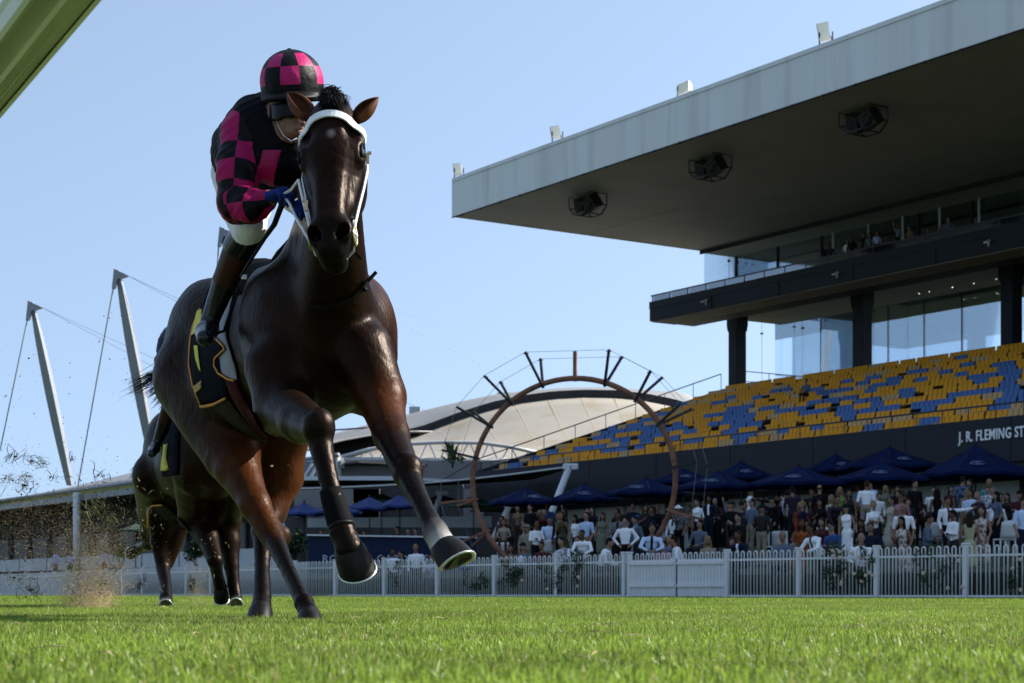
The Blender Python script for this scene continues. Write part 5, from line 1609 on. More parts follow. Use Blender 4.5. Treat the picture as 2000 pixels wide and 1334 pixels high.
UP = [(1612, 477, 'stand', 1, 'black', 'black', 'woman in black at the left end of the people on the upper deck'), (1624, 474, 'stand', 0, 'charcoal', 'black', 'man in charcoal second from left on the upper deck'),
      (1650, 466, 'stand', 1, 'white', 'black', 'woman in white top third from left on the upper deck'), (1663, 463, 'stand', 0, 'black', 'black', 'man in black beside the woman in white on the upper deck'),
      (1688, 452, 'stand', 0, 'black', 'black', 'man in black leaning left on the upper deck'), (1697, 455, 'stand', 1, 'grey', 'black', 'woman in grey on the upper deck'), (1712, 450, 'stand', 1, 'lavender', 'charcoal', 'woman in lavender on the upper deck'),
      (1754, 436, 'wave', 1, 'grey', 'black', 'person raising an arm on the upper deck'), (1780, 440, 'drink', 1, 'tan', 'black', 'woman in tan on the upper deck'), (1812, 446, 'stand', 0, 'charcoal', 'black', 'man in charcoal right of centre on the upper deck'),
      (1841, 438, 'stand', 1, 'maroon', 'black', 'woman in maroon on the upper deck'), (1852, 425, 'stand', 0, 'greyblue', 'charcoal', 'man in blue grey shirt by a post on the upper deck'), (1905, 424, 'drink', 0, 'charcoal', 'black', 'man at the right end of the upper deck')]
for u, v, pose, fem, top, bot, lab in UP:
    w_ = 16.2; person(u, v, y_of(s_of(u, w_), w_), pose, bool(fem), (Lg if fem else S_, 'brown' if fem else 'black'), top, bot, rp.uniform(-50, 50), lab, group='people on the upper deck')

# ------------------------------------------------------------------ white plastic chairs and a table or two on the lawn
M_chair = mat('white_chair_plastic', (0.55, 0.56, 0.57), 0.45, var=.06, vscale=5)
def chair(u, v, Y, rz, lab, proto=[None]):
    p = P(u, v, Y)
    p.z = float(lawn_z(p.x, p.y)) + .05
    e = empty('plastic_chair', p, R(rz)); tag(e, lab, 'chair', 'white plastic chairs on the lawn')
    if proto[0] is None:
        a = MB(); a.bbox(-.23, .23, -.22, .22, .42, .46, .015); b = MB(); b.grid(lambda i, j: (-.22 + .44 * i, .20 + .10 * j + .03 * math.sin(i * math.pi), .46 + .42 * j), 6, 4, 0, True, .02)
        l = MB(); l.tube([(0, 0, 0), (0, 0, .43)], [.018, .024], 6)
        proto[0] = (a.mesh('seat', M_chair), b.mesh('backrest', M_chair), l.mesh('leg', M_chair))
    link('seat', proto[0][0], e); link('backrest', proto[0][1], e)
    for x, y in ((-.2, -.19), (.2, -.19), (-.2, .19), (.2, .19)): o = link('leg', proto[0][2], e); o.location = (x, y, 0)
for u, v, Y, rz, lab in ((1527, 1055, 50, 160, 'white plastic chair left of the red dress'), (1514, 1056, 51, 200, 'white plastic chair below the man in the black cap'), (1617, 1050, 52, 150, 'white plastic chair left of the white sleeveless dress'),
                         (1632, 1048, 55, 30, 'white plastic chair behind the white sleeveless dress'), (1692, 1042, 56, 170, 'white plastic chair behind the blonde woman with folded arms'), (1828, 1040, 50, 170, 'white plastic chair between the folded arms and the white shirt with tie'),
                         (1962, 1042, 46, 190, 'white plastic chair at the right behind the floral sundress'), (1980, 1040, 47, 160, 'white plastic chair nearest the right edge'), (1072, 1085, 60, 160, 'white slatted chair left of the ring umbrella'), (985, 1085, 62, 170, 'white chair by the ring left foot')):
    chair(u, v, Y, rz, lab)

# ------------------------------------------------------------------ horses and riders
BAY = (0.0070, 0.0026, 0.0014); BAY_LIT = (0.048, 0.0145, 0.0043); BLACK = (0.0028, 0.0024, 0.0024); DARK = (0.0070, 0.0036, 0.0025); WHITE = (0.55, 0.53, 0.50)  # the brighter bay has sunlight painted into the forearm and gaskin colour
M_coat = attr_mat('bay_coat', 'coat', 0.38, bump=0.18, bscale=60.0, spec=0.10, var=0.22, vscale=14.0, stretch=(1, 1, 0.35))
M_coat.node_tree.nodes['Principled BSDF'].inputs['Specular Tint'].default_value = (1.0, .66, .46, 1)
M_saddle = mat('saddle_leather', (0.003, 0.003, 0.0035), .8, spec=.04)
M_hoof = mat('hoof_horn', (0.0065, 0.0058, 0.0055), 0.42, spec=.14, var=0.3, vscale=30, col2=(0.028, 0.025, 0.022), c2scale=25, c2lo=.5, c2hi=.85, stretch=(1, 1, .2))
M_shoe = mat('racing_plate', (0.62, 0.62, 0.60), 0.3, metal=0.7)
M_sole = mat('hoof_sole', (0.10, 0.085, 0.06), 0.8, var=.4, vscale=40, col2=(.04, .05, .015), c2scale=20)
M_eye = mat('eye_dark', (0.006, 0.004, 0.003), 0.04, spec=0.9)
M_hair = mat('black_hair', (0.0035, 0.003, 0.003), 0.5, spec=.10)
M_strap_w = mat('white_bridle_strap', (0.70, 0.71, 0.72), 0.4, var=.1, vscale=30)
M_strap_k = mat('black_leather', (0.004, 0.004, 0.0045), 0.5, spec=.12, var=.2, vscale=30)
M_brass = mat('brass_buckle', (0.50, 0.40, 0.22), 0.3, metal=0.9)
M_cloth = mat('navy_saddle_cloth', (0.0055, 0.0075, 0.013), 0.85, spec=.04, var=.15, vscale=20)
M_clothin = mat('grey_cloth_lining', (0.26, 0.28, 0.33), 0.8, var=.15, vscale=15)
M_orange = mat('orange_binding', (0.62, 0.26, 0.03), 0.6)
M_yellow = mat('yellow_print', (0.60, 0.52, 0.035), 0.6)
M_girth = mat('olive_girth_web', (0.030, 0.028, 0.018), 0.8, spec=.08, var=.2, vscale=30)
M_maroon = mat('maroon_surcingle', (0.045, 0.007, 0.010), 0.7, spec=.08, var=.2, vscale=20)
M_boot = mat('rubber_leg_boot', (0.004, 0.004, 0.0044), 0.75, spec=.05, var=.15, vscale=30)
M_silk_k = mat('black_silk', (0.0022, 0.0022, 0.004), 0.6, spec=.07, bump=.35, bscale=14, stretch=(1, 1, .6))
M_silk_p = mat('pink_silk', (0.50, 0.010, 0.14), 0.45, sheen=.3, bump=.5, bscale=22, stretch=(1, 1, .6))
M_skin = mat('face_skin', (0.36, 0.19, 0.12), 0.5, var=.1, vscale=25)
M_glove = mat('blue_glove', (0.008, 0.022, 0.15), 0.7, spec=.1, var=.15, vscale=40, bump=.2, bscale=120)
M_breech = mat('white_breeches', (0.66, 0.66, 0.67), 0.7, bump=.5, bscale=18, stretch=(1, 1, .4))
M_bootk = mat('black_boot_leather', (0.006, 0.007, 0.010), 0.22, spec=.35)
M_bootb = mat('brown_boot_top', (0.040, 0.013, 0.009), 0.4, spec=.2)
M_vest = mat('pale_grey_vest', (0.42, 0.43, 0.45), 0.6, bump=.3, bscale=40)


class Horse:
    """a galloping thoroughbred; joints are world points; W() turns (forward, left, height) into world"""
    def __init__(self, origin, yaw):
        self.o = Vector(origin); self.F = Vector((math.sin(yaw), -math.cos(yaw), 0)); self.L = Vector((math.cos(yaw), math.sin(yaw), 0))
        self.b = Body(); self.cols = []
    def W(self, f, l, z): return self.o + self.F * f + self.L * l + Vector((0, 0, z))
    def cone(self, a, b, ra, rb, k=.04, c=BAY, **kw): self.b.cone(a, b, ra, rb, 0, k, **kw); self.cols.append(c)
    def ell(self, c, r, k=.06, ax=None, col=BAY, sub=False): self.b.ell(c, r, 0, k, ax or (self.F, self.L, (0, 0, 1)), sub); self.cols.append(col)
    def chain(self, pts, rs, cs, k=.03, **kw):
        for i in range(len(pts) - 1): self.cone(pts[i], pts[i + 1], rs[i], rs[i + 1], k, cs[i], **kw)
    def trunk(self):
        W = self.W
        self.ell(W(-.10, 0, 1.16), (.66, .265, .34), .05)
        self.ell(W(-.30, 0, 1.10), (.50, .26, .27), .08)
        self.ell(W(.42, 0, 1.16), (.36, .245, .36), .10)              # chest
        self.ell(W(.62, 0, 1.10), (.19, .20, .24), .08)
        self.ell(W(.66, .105, 1.08), (.12, .115, .19), .045); self.ell(W(.66, -.105, 1.08), (.12, .115, .19), .045)   # breast muscles
        self.ell(W(.36, 0, 1.46), (.30, .07, .12), .10)               # withers
        self.ell(W(-.69, 0, 1.28), (.39, .255, .30), .10)             # croup
        for s in (-1, 1):
            self.ell(W(-.73, s * .125, 1.20), (.28, .135, .34), .08)   # buttocks
            self.ell(W(.42, s * .19, 1.14), (.17, .10, .33), .06, (self.F * .9 + Vector((0, 0, .44)), self.L, Vector((0, 0, .9)) - self.F * .44))   # shoulder
            self.ell(W(.56, s * .20, 1.02), (.12, .085, .15), .05)
    def hoof(self, name, parent, ankle, toe, up, r, col_hoof=None, shoe=True, label=None):
        """a hoof wall from the coronet at ankle towards toe; up is the front-of-hoof direction"""
        a = Vector(ankle); t = Vector(toe); d = (t - a); h = d.length; d.normalize()
        up = Vector(up); f = (up - d * up.dot(d)).normalized(); l = d.cross(f).normalized()
        q = MB(); n = 20
        rings = []
        for (tt, rr, sh) in ((-.16, .72, -.05), (0, .84, 0), (.3, .93, .10), (.65, 1.0, .22), (1.0, 1.04, .32)):
            ring = []
            for k in range(n):
                ph = 2 * math.pi * k / n
                cx = math.cos(ph); sy = math.sin(ph)
                ff = cx * (1.06 if cx > 0 else .78)
                ring.append(a + d * (h * tt + (0 if cx > -.3 else -.10 * h * tt)) + f * (ff * r * rr + sh * r) + l * (sy * r * rr * .92))
            rings.append(ring)
        V = [p for rg in rings for p in rg]
        F = [(i * n + k, i * n + (k + 1) % n, (i + 1) * n + (k + 1) % n, (i + 1) * n + k) for i in range(4) for k in range(n)]
        q.add(V, F, 0, True)
        # sole, recessed, with the frog
        o = rings[-1]; c = sum(o, Vector()) / n
        inner = [c + (p - c) * .84 for p in o]; deep = [c + (p - c) * .80 - d * (.16 * r) for p in o]
        V = o + inner + deep + [c - d * (.2 * r)]
        F = [(k, n + k, n + (k + 1) % n, (k + 1) % n) for k in range(n)] + [(n + k, 2 * n + k, 2 * n + (k + 1) % n, n + (k + 1) % n) for k in range(n)] + [(2 * n + k, 3 * n, 2 * n + (k + 1) % n) for k in range(n)]
        q.add(V, F, 1, False)
        q.add([c - f * r * .75 - l * r * .3 - d * .02 * r, c - f * r * .75 + l * r * .3 - d * .02 * r, c + f * r * .45 - d * .08 * r, c - f * r * .5 - d * .2 * r], [(0, 1, 2), (0, 3, 1), (1, 3, 2), (2, 3, 0)], 1)
        hb = q.build(name, [col_hoof or M_hoof, M_sole], parent, world=True)
        if shoe:
            q = MB(); pts = []
            for k in range(-7, 8):
                ph = k / 7 * 2.35
                kk = (ph / (2 * math.pi)) % 1.0 * n
                i0 = int(kk) % n; fr = kk - int(kk)
                p = o[i0].lerp(o[(i0 + 1) % n], fr)
                pts.append(c + (p - c) * .95 + d * .004)
            q.tube(pts, .008, 6, flat=.5, up=d); q.build('horseshoe', M_shoe, hb, world=True)
        return hb
    def skin(self, parent, vox, marks=None, name='body'):
        b = self.b
        V, Q = b.skin(vox); V = relax(V, Q, 2)
        cols = np.array(self.cols)
        # soft colour blend between the parts of the coat
        C = np.zeros((len(V), 3)); Wt = np.full((len(V), 1), 1e-9)
        for q, c in zip(b.p, cols):
            if q['sub']: continue
            lo, hi = b.bounds(q); m = ((V > lo - .12) & (V < hi + .12)).all(1)
            if not m.any(): continue
            d = b.dist(q, V[m].astype(float)); wgt = np.exp(-np.clip(d, -.01, 1) / .016)[:, None]
            C[m] += wgt * c; Wt[m] += wgt
        C = C / Wt
        if marks: C = marks(V, C)
        M = np.array(wmat(parent).inverted()); Wv = V @ M[:3, :3].T + M[:3, 3]
        X = V.astype(float); A1 = np.array([list(self.F * 9 + self.L * 5 + Vector((0, 0, 14))), list(self.F * 16 - self.L * 9 + Vector((0, 0, -7))), list(self.L * 13 + Vector((0, 0, 24)))])
        ph = X @ A1.T                                                    # sinew and muscle under the skin
        nz = np.sin(ph[:, 0] + 1.7 * np.sin(ph[:, 1])) * np.sin(ph[:, 2] * .7 + 1.3 * np.sin(ph[:, 0] * .6))
        vein = np.abs(np.sin(ph[:, 0] * 2.1 + 2.2 * np.sin(ph[:, 2] * .9) + ph[:, 1])) ** 14
        Nn = np.zeros_like(X); fnm = np.cross(V[Q[:, 1]] - V[Q[:, 0]], V[Q[:, 2]] - V[Q[:, 0]])
        for i in range(4): np.add.at(Nn, Q[:, i], fnm)
        Nn /= np.maximum(np.linalg.norm(Nn, axis=1, keepdims=True), 1e-12)
        amp = np.clip((X[:, 2] - .35) / .5, .15, 1)
        Wv = Wv + ((Nn * ((nz * .0018 + vein * .0010) * amp)[:, None]) @ M[:3, :3].T).astype(np.float32)
        me = quad_mesh(name, Wv, Q, M_coat); vcol(me, 'coat', C)
        return link(name, me, parent)


def head_frame(A, B, lat):
    a = (Vector(B) - Vector(A)).normalized(); l = Vector(lat); l = (l - a * l.dot(a)).normalized()
    n = a.cross(l).normalized()            # out of the forehead
    if n.y > 0: n = -n
    return a, l, n

def horse_head(H, A, B, lat, muzzle=BLACK):
    """head from the poll A to the nose B; returns a placing function (along, left, out)"""
    a, l, n = head_frame(A, B, lat)
    L = (Vector(B) - Vector(A)).length
    A = Vector(A)
    Hp = lambda t, x, o: A + a * (t * L) + l * x + n * o
    ax = (a, l, n)
    H.ell(Hp(.10, 0, -.02), (.12, .088, .085), .05, ax)                # poll and forehead
    H.ell(Hp(.27, 0, .005), (.15, .098, .060), .05, ax)
    H.ell(Hp(.34, 0, -.13), (.19, .070, .125), .05, ax)                # jaw
    for s in (-1, 1):
        H.ell(Hp(.36, s * .062, -.12), (.15, .040, .115), .04, ax)     # cheek
        H.ell(Hp(.335, s * .098, -.012), (.050, .030, .036), .028, ax)  # eye ridge
        H.ell(Hp(.255, s * .083, .002), (.050, .028, .030), .03, ax)   # brow
        H.cone(Hp(.43, s * .082, -.055), Hp(.66, s * .058, -.045), .026, .018, .03)   # cheek bone
    H.cone(Hp(.30, 0, -.005), Hp(.80, 0, -.008), .062, .045, .05, flat=n, fl=.85)     # nose bone
    H.cone(Hp(.45, 0, -.08), Hp(.85, 0, -.06), .058, .048, .05)
    for s in (-1, 1):
        H.cone(Hp(.52, s * .03, .014), Hp(.84, s * .026, .018), .020, .018, .03)
        H.ell(Hp(.225, s * .088, .046), (.034, .020, .022), .03, ax, sub=True); H.cols[-1] = BAY    # hollow above the eye
    for s in (-1, 1):                                                  # bony crest, tear line and cheek vein
        H.cone(Hp(.40, s * .094, -.040), Hp(.56, s * .074, -.030), .012, .007, .012)
        H.cone(Hp(.46, s * .062, .006), Hp(.80, s * .046, .008), .006, .005, .008)
        H.cone(Hp(.60, s * .060, .0), Hp(.72, s * .062, -.03), .005, .004, .006)
    H.ell(Hp(.89, 0, -.028), (.080, .062, .062), .04, ax, muzzle)
    H.ell(Hp(.965, 0, -.045), (.055, .055, .060), .04, ax, muzzle)     # upper lip
    H.ell(Hp(1.0, 0, -.088), (.045, .048, .045), .025, ax, muzzle)     # chin
    for s in (-1, 1):
        H.ell(Hp(.895, s * .052, .004), (.048, .030, .034), .02, ax, muzzle)   # flared nostrils
    for s in (-1, 1):
        m_ = (a * .80 + l * (s * -.50)).normalized(); o_ = m_.cross(n)
        H.ell(Hp(.920, s * .050, .030) , (.032, .019, .050), .006, (m_, o_, n), muzzle, sub=True)
        H.ell(Hp(.335, s * .122, .004), (.027, .016, .022), .008, ax, BLACK, sub=True)
    H.ell(Hp(.985, 0, -.068), (.010, .062, .018), .012, ax, muzzle, sub=True)      # mouth line
    return Hp, ax

def ear(name, parent, base, tip, inward, wd=.045):
    """cupped ear"""
    b = Vector(base); t = Vector(tip); d = (t - b); h = d.length; d.normalize()
    f = Vector(inward); f = (f - d * f.dot(d)).normalized(); s = d.cross(f)
    def pt(i, j):
        prof = math.sin(math.pi * (0.16 + .84 * i)) ** .75 * (1 - .25 * i) if i < 1 else 0.0
        ph = (j - .5) * 2.6 * math.pi * .62
        rr = wd * max(prof, .05)
        return b + d * (h * i) + s * (math.sin(ph) * rr) - f * (math.cos(ph) * rr * .75) + f * (.015 * i)
    q = MB(); q.grid(pt, 10, 12, 0, True, .006)
    return q.build(name, [M_ear], parent, world=True)
M_ear = mat('ear_coat', (0.095, 0.032, 0.012), 0.6, spec=.1, var=.25, vscale=30, trans=.12)

def ribbon(q, pts, wid, normals, th=.004, mi=0):
    """flat strap through points, width across, lying on the given normals"""
    pts = [Vector(p) for p in pts]; N = [Vector(x).normalized() for x in normals]; V = []; F = []
    L = len(pts)
    for i, p in enumerate(pts):
        t = (pts[min(i + 1, L - 1)] - pts[max(i - 1, 0)]).normalized(); s = t.cross(N[i]).normalized()
        V += [p - s * wid / 2, p + s * wid / 2, p + s * wid / 2 + N[i] * th, p - s * wid / 2 + N[i] * th]
    for i in range(L - 1):
        for k in range(4): F.append((i * 4 + k, i * 4 + (k + 1) % 4, (i + 1) * 4 + (k + 1) % 4, (i + 1) * 4 + k))
    F += [(3, 2, 1, 0), tuple(4 * (L - 1) + k for k in range(4))]
    q.add(V, F, mi, False)

def hair_strands(q, root, ends, r0=.004, seg=5, sag=.0, n=20, spread=.02, rnd=None, jit=.05):
    rnd = rnd or random
    root = Vector(root)
    for i in range(n):
        e = Vector(rnd.choice(ends)) + Vector((rnd.uniform(-jit, jit), rnd.uniform(-jit, jit), rnd.uniform(-jit, jit)))
        r = root + Vector((rnd.uniform(-spread, spread), rnd.uniform(-spread, spread), rnd.uniform(-spread, spread)))
        m = (r + e) / 2 + Vector((rnd.uniform(-jit, jit), rnd.uniform(-jit, jit), -sag + rnd.uniform(-jit, jit) * .6))
        pts = []
        for k in range(seg + 1):
            t = k / seg; pts.append(r * (1 - t) ** 2 + m * 2 * t * (1 - t) + e * t * t)
        q.tube(pts, [r0 * (1 - .85 * k / seg) for k in range(seg + 1)], 4, cap=False)


def horse_upper(H, M):
    """neck and head, placed as in the leading horse and carried over by the matrix M"""
    W = H.W; PP = lambda u, v, Y: M @ P(u, v, Y)
    poll = PP(648, 216, 6.50); nose = PP(644, 484, 6.24)
    rot = M.to_3x3()
    up = lambda x, y, z: rot @ Vector((x, y, z))
    H.cone(W(.42, 0, 1.32), poll + up(0, .14, -.10), .24, .085, .08, flat=H.L, fl=.66)
    H.cone(W(.60, 0, 1.16), poll + up(0.01, .11, -.24), .22, .095, .08, flat=H.L, fl=.80)
    H.ell(W(.50, .17, 1.20), (.20, .13, .20), .09, None, (.030, .0098, .0036)); H.ell(W(.50, -.17, 1.22), (.20, .13, .20), .09)      # points of the shoulder, the left one painted warmer as if sunlit
    H.cone(W(.30, 0, 1.44), poll + up(0, .15, -.06), .11, .055, .06, flat=H.L, fl=.5)
    Hp, hax = horse_head(H, poll, nose, rot @ Vector((.985, -.12, 0.02)))
    return Hp, hax, poll

def head_marks(Hp, hax, star=True):
    def f(V, C):
        C = C.copy()
        for s in (-1, 1):                                                # black inside of the nostrils and round the eyes
            for c, r in ((Hp(.925, s * .055, .0), .034), (Hp(.337, s * .106, 0), .034)):
                d = np.linalg.norm(V - np.array(c), axis=1); t = np.clip(1.4 - d / r, 0, 1)[:, None]
                C = C * (1 - t) + np.array(BLACK) * .5 * t
        if star:
            d = V - np.array(Hp(.265, .012, .06))
            m = np.sqrt((d @ np.array(hax[0]) / .020) ** 2 + (d @ np.array(hax[1]) / .016) ** 2 + (d @ np.array(hax[2]) / .05) ** 2)
            t = np.clip(1.3 - m, 0, 1)[:, None] * .35
            C = C * (1 - t) + np.array([.30, .27, .25]) * t
        return C
    return f

def head_details(H, root, M, Hp, hax, poll, seed):
    PP = lambda u, v, Y: M @ P(u, v, Y)
    rot = M.to_3x3(); W = H.W
    for s in (-1, 1):
        q = MB(); q.ball(Hp(.337, s * .103, -.002), .0215); q.build('eye', M_eye, root, world=True)
        q = MB(); c = Hp(.337, s * .108, .0)
        pts = [c - hax[0] * (.026 * math.cos(k / 8 * math.pi)) + hax[2] * (.017 * math.sin(k / 8 * math.pi)) + hax[1] * (s * .006) for k in range(9)]
        q.tube(pts, [.002] + [.005] * 7 + [.002], 6); q.build('eyelid', M_hair, root, world=True)
    ear('ear', root, PP(694, 234, 6.47), PP(742, 196, 6.50), rot @ Vector((.45, -.1, .75)), .042)
    ear('ear', root, PP(606, 228, 6.50), PP(564, 186, 6.62), rot @ Vector((-.5, .2, .8)), .046)
    q = MB(); rh = random.Random(seed)
    hair_strands(q, PP(642, 200, 6.48), [PP(655, 208, 6.41), PP(664, 207, 6.42), PP(640, 208, 6.41), PP(630, 208, 6.43), PP(672, 208, 6.46), PP(655, 184, 6.47)], .0024, 5, -.05, 700, .030, rh, .016)
    hair_strands(q, PP(642, 192, 6.49), [PP(632, 182, 6.52), PP(650, 181, 6.52), PP(676, 202, 6.48), PP(658, 186, 6.5)], .0024, 5, -.02, 420, .028, rh, .020)
    q.build('forelock', M_hair, root, world=True)
    q = MB()
    up = lambda x, y, z: rot @ Vector((x, y, z))
    for i in range(14):
        t = i / 13; p = W(.28, 0, 1.57).lerp(poll + up(0, .16, 0), t)
        hair_strands(q, p, [p + up(-.02, .10, .0), p + up(.05, .09, -.06), p + up(-.03, .05, .01)], .004, 4, .0, 18, .02, rh, .02)
    q.build('mane', M_hair, root, world=True)

def bridle(root, M, Hp, hax, BAND, HpL, haxL):
    """white headgear lying on the head"""
    a, l, n = hax
    q = MB(); pts = []; nn = []
    for k in range(-14, 15):                                             # the band is laid round the forehead
        ph = R(k * 8.0); dv = haxL[1] * math.sin(ph) + haxL[2] * math.cos(ph)
        o_ = HpL(.135 + .10 * (1 - math.cos(ph)), 0, -.03)
        p, n_, ii, ds = BAND.t.ray_cast(o_ + dv * .30, -dv)
        if p is None: continue
        pts.append(M @ (p + dv * .007)); nn.append(M.to_3x3() @ dv)
    ribbon(q, pts, .028, nn, .006); q.build('browband', M_strap_w, root, world=True)
    for s in (-1, 1):
        q = MB()
        pts = [Hp(.30, s * .116, -.075), Hp(.40, s * .118, -.06), Hp(.52, s * .106, -.06), Hp(.66, s * .090, -.055), Hp(.78, s * .078, -.05), Hp(.86, s * .076, -.045)]
        ribbon(q, pts, .012, [l * s + n * .25] * 6, .004); q.build('cheek_strap', M_strap_w, root, world=True)
        q = MB()
        c = Hp(.875, s * .079, -.05)
        q.tube([c + a * (.032 * math.cos(k / 14 * 6.283)) + n * (.032 * math.sin(k / 14 * 6.283)) for k in range(14)], .0045, 6, closed=True)
        q.build('bit_ring', M_brass, root, world=True)
        q = MB(); pts = [Hp(.86, s * .080, -.04), Hp(.83, s * .055, .020), Hp(.82, s * .02, .040), Hp(.82, 0, .042)] if False else [c, Hp(.93, s * .066, -.085), Hp(.95, s * .03, -.115), Hp(.95, 0, -.122)]
        ribbon(q, pts, .016, [l * s, l * s - n * .5, -n, -n], .005); q.build('chin_strap', M_strap_w, root, world=True)
        q = MB(); b = Hp(.36, s * .128, -.02) if s > 0 else Hp(.62, s * .098, -.05)
        q.bar(b - a * .022, b + a * .022, .012, .008, 0, n); q.bar(b - a * .024, b - a * .024 + l * (s * .014), .009, .009, 0, n); q.build('buckle', M_brass, root, world=True)

def jog(a, b, n): return [Vector(a).lerp(Vector(b), k / n) for k in range(n + 1)]

# ---------------------------------------------------------------- the leading horse
LO = Vector((-1.0, 7.7, 0)); LYAW = R(27)
I4 = Matrix.Identity(4)
lead = empty('racehorse', LO)
tag(lead, 'dark bay racehorse galloping in front with white browband and both forelegs in the air', 'horse', 'racehorses galloping on the turf')
H = Horse(LO, LYAW); W = H.W
H.trunk()
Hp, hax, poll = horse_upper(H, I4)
# left foreleg, flung forward
kn = P(795, 925, 6.56); fe = P(851, 1040, 6.27)
H.chain([P(706, 690, 7.02), P(742, 772, 6.96), P(764, 850, 6.76), kn], [.130, .096, .064, .052], [BAY, BAY_LIT, DARK], .035)
H.ell(P(799, 920, 6.55), (.049, .050, .066), .03, None, DARK)
H.chain([kn, P(824, 985, 6.40), fe], [.048, .034, .040], [BLACK, BLACK], .010)
H.ell(fe, (.045, .045, .047), .015, None, BLACK)
H.chain([fe, P(860, 1056, 6.24), P(870, 1073, 6.21)], [.040, .044, .050], [BLACK, WHITE], .010)
# right foreleg, forearm raised and cannon hanging
kn2 = P(620, 836, 6.50); fe2 = P(668, 1036, 6.36); pa2 = P(682, 1072, 6.34)
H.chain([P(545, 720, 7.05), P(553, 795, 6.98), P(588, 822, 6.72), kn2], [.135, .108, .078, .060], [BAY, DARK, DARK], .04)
H.ell(P(624, 832, 6.47), (.050, .054, .068), .03, None, DARK)
H.chain([kn2, P(640, 930, 6.42), fe2], [.052, .034, .042], [BLACK, BLACK], .010)
H.ell(fe2, (.046, .046, .050), .015, None, BLACK)
H.chain([fe2, pa2], [.042, .052], [BLACK], .010)
# right hind leg, reaching under the body
hk = P(534, 1052, 7.65); fh = P(594, 1178, 7.22); ph = P(604, 1200, 7.17)
H.cone(W(-.70, -.13, 1.10), P(452, 890, 7.98), .22, .125, .08, BAY)
H.chain([P(452, 870, 8.0), P(464, 915, 7.9), P(498, 985, 7.75), hk], [.130, .098, .064, .052], [BAY_LIT, BAY_LIT, BAY_LIT], .03)
H.ell(hk + Vector((.02, .06, .01)), (.038, .050, .05), .03, None, DARK)
H.cone(P(500, 980, 7.85), hk + Vector((.03, .08, .02)), .03, .026, .03, DARK)
H.chain([hk, P(565, 1118, 7.42), fh], [.046, .030, .036], [BLACK, BLACK], .010)
H.ell(fh, (.037, .040, .040), .012, None, BLACK)
H.chain([fh, ph], [.035, .042], [BLACK], .010)
# left hind leg, straight under
hk2 = P(515, 1040, 8.05); fh2 = P(512, 1165, 7.75); ph2 = P(510, 1188, 7.68)
H.chain([W(-.66, .15, 1.10), P(543, 830, 8.15), P(546, 930, 8.2), P(527, 1000, 8.15), hk2], [.20, .150, .104, .070, .058], [BAY, BAY_LIT, BAY_LIT, DARK], .04)
H.ell(hk2 + Vector((.0, .06, .01)), (.040, .055, .05), .03, None, DARK)
H.chain([hk2, P(512, 1105, 7.9), fh2], [.050, .033, .040], [BLACK, BLACK], .010)
H.chain([fh2, ph2], [.038, .046], [BLACK], .010)
tail0 = W(-1.02, 0, 1.36)
H.cone(W(-.92, 0, 1.38), tail0, .06, .04, .04, DARK)
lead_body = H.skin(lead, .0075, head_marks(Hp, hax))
H.hoof('hoof', lead, P(868, 1068, 6.22), P(888, 1106, 6.19), Vector((.55, -1, .30)), .070)
H.hoof('hoof', lead, pa2, P(693, 1108, 6.385), Vector((.25, -1, .10)), .071)
H.hoof('hoof', lead, ph, ph + Vector((.012, -.05, -.075)), Vector((.1, -1, .5)), .058)
H.hoof('hoof', lead, ph2, ph2 + Vector((.0, -.045, -.080)), Vector((0, -1, .5)), .062)
head_details(H, lead, I4, Hp, hax, poll, 4)
q = MB(); rh = random.Random(9)
hair_strands(q, tail0 + Vector((0, .02, 0)), [P(262, 757, 8.95), P(300, 775, 8.9), P(285, 765, 9.0), P(310, 790, 8.9), P(306, 750, 9.1)], .004, 7, .05, 160, .025, rh, .035)
hair_strands(q, tail0 + Vector((0, .02, 0)), [P(250, 760, 9.2), P(300, 765, 9.3), P(262, 772, 9.1)], .0025, 7, .03, 30, .02, rh, .05)
q.build('tail', M_hair, lead, world=True)

from mathutils.bvhtree import BVHTree
def bvh_of(o):
    M = wmat(o)
    return BVHTree.FromPolygons([M @ v.co for v in o.data.vertices], [tuple(p.vertices) for p in o.data.polygons])
class Surface:
    """finds points lying on a body, so that tack can be laid on it"""
    def __init__(self, o): self.t = bvh_of(o)
    def hit(self, u, v, lift=.01, guess=7.5):
        c = Vector((0, 0, CAM_H)); d = (P(u, v, 1.0) - c).normalized()
        p, n, i, ds = self.t.ray_cast(c, d)
        if p is None: p, n, i, ds = self.t.find_nearest(P(u, v, guess))
        if n.dot(d) > 0 and ds and ds > 1: n = -n
        return p + n * lift, n
    def near(self, p, lift=.01):
        p, n, i, d = self.t.find_nearest(Vector(p)); return p + n * lift, n

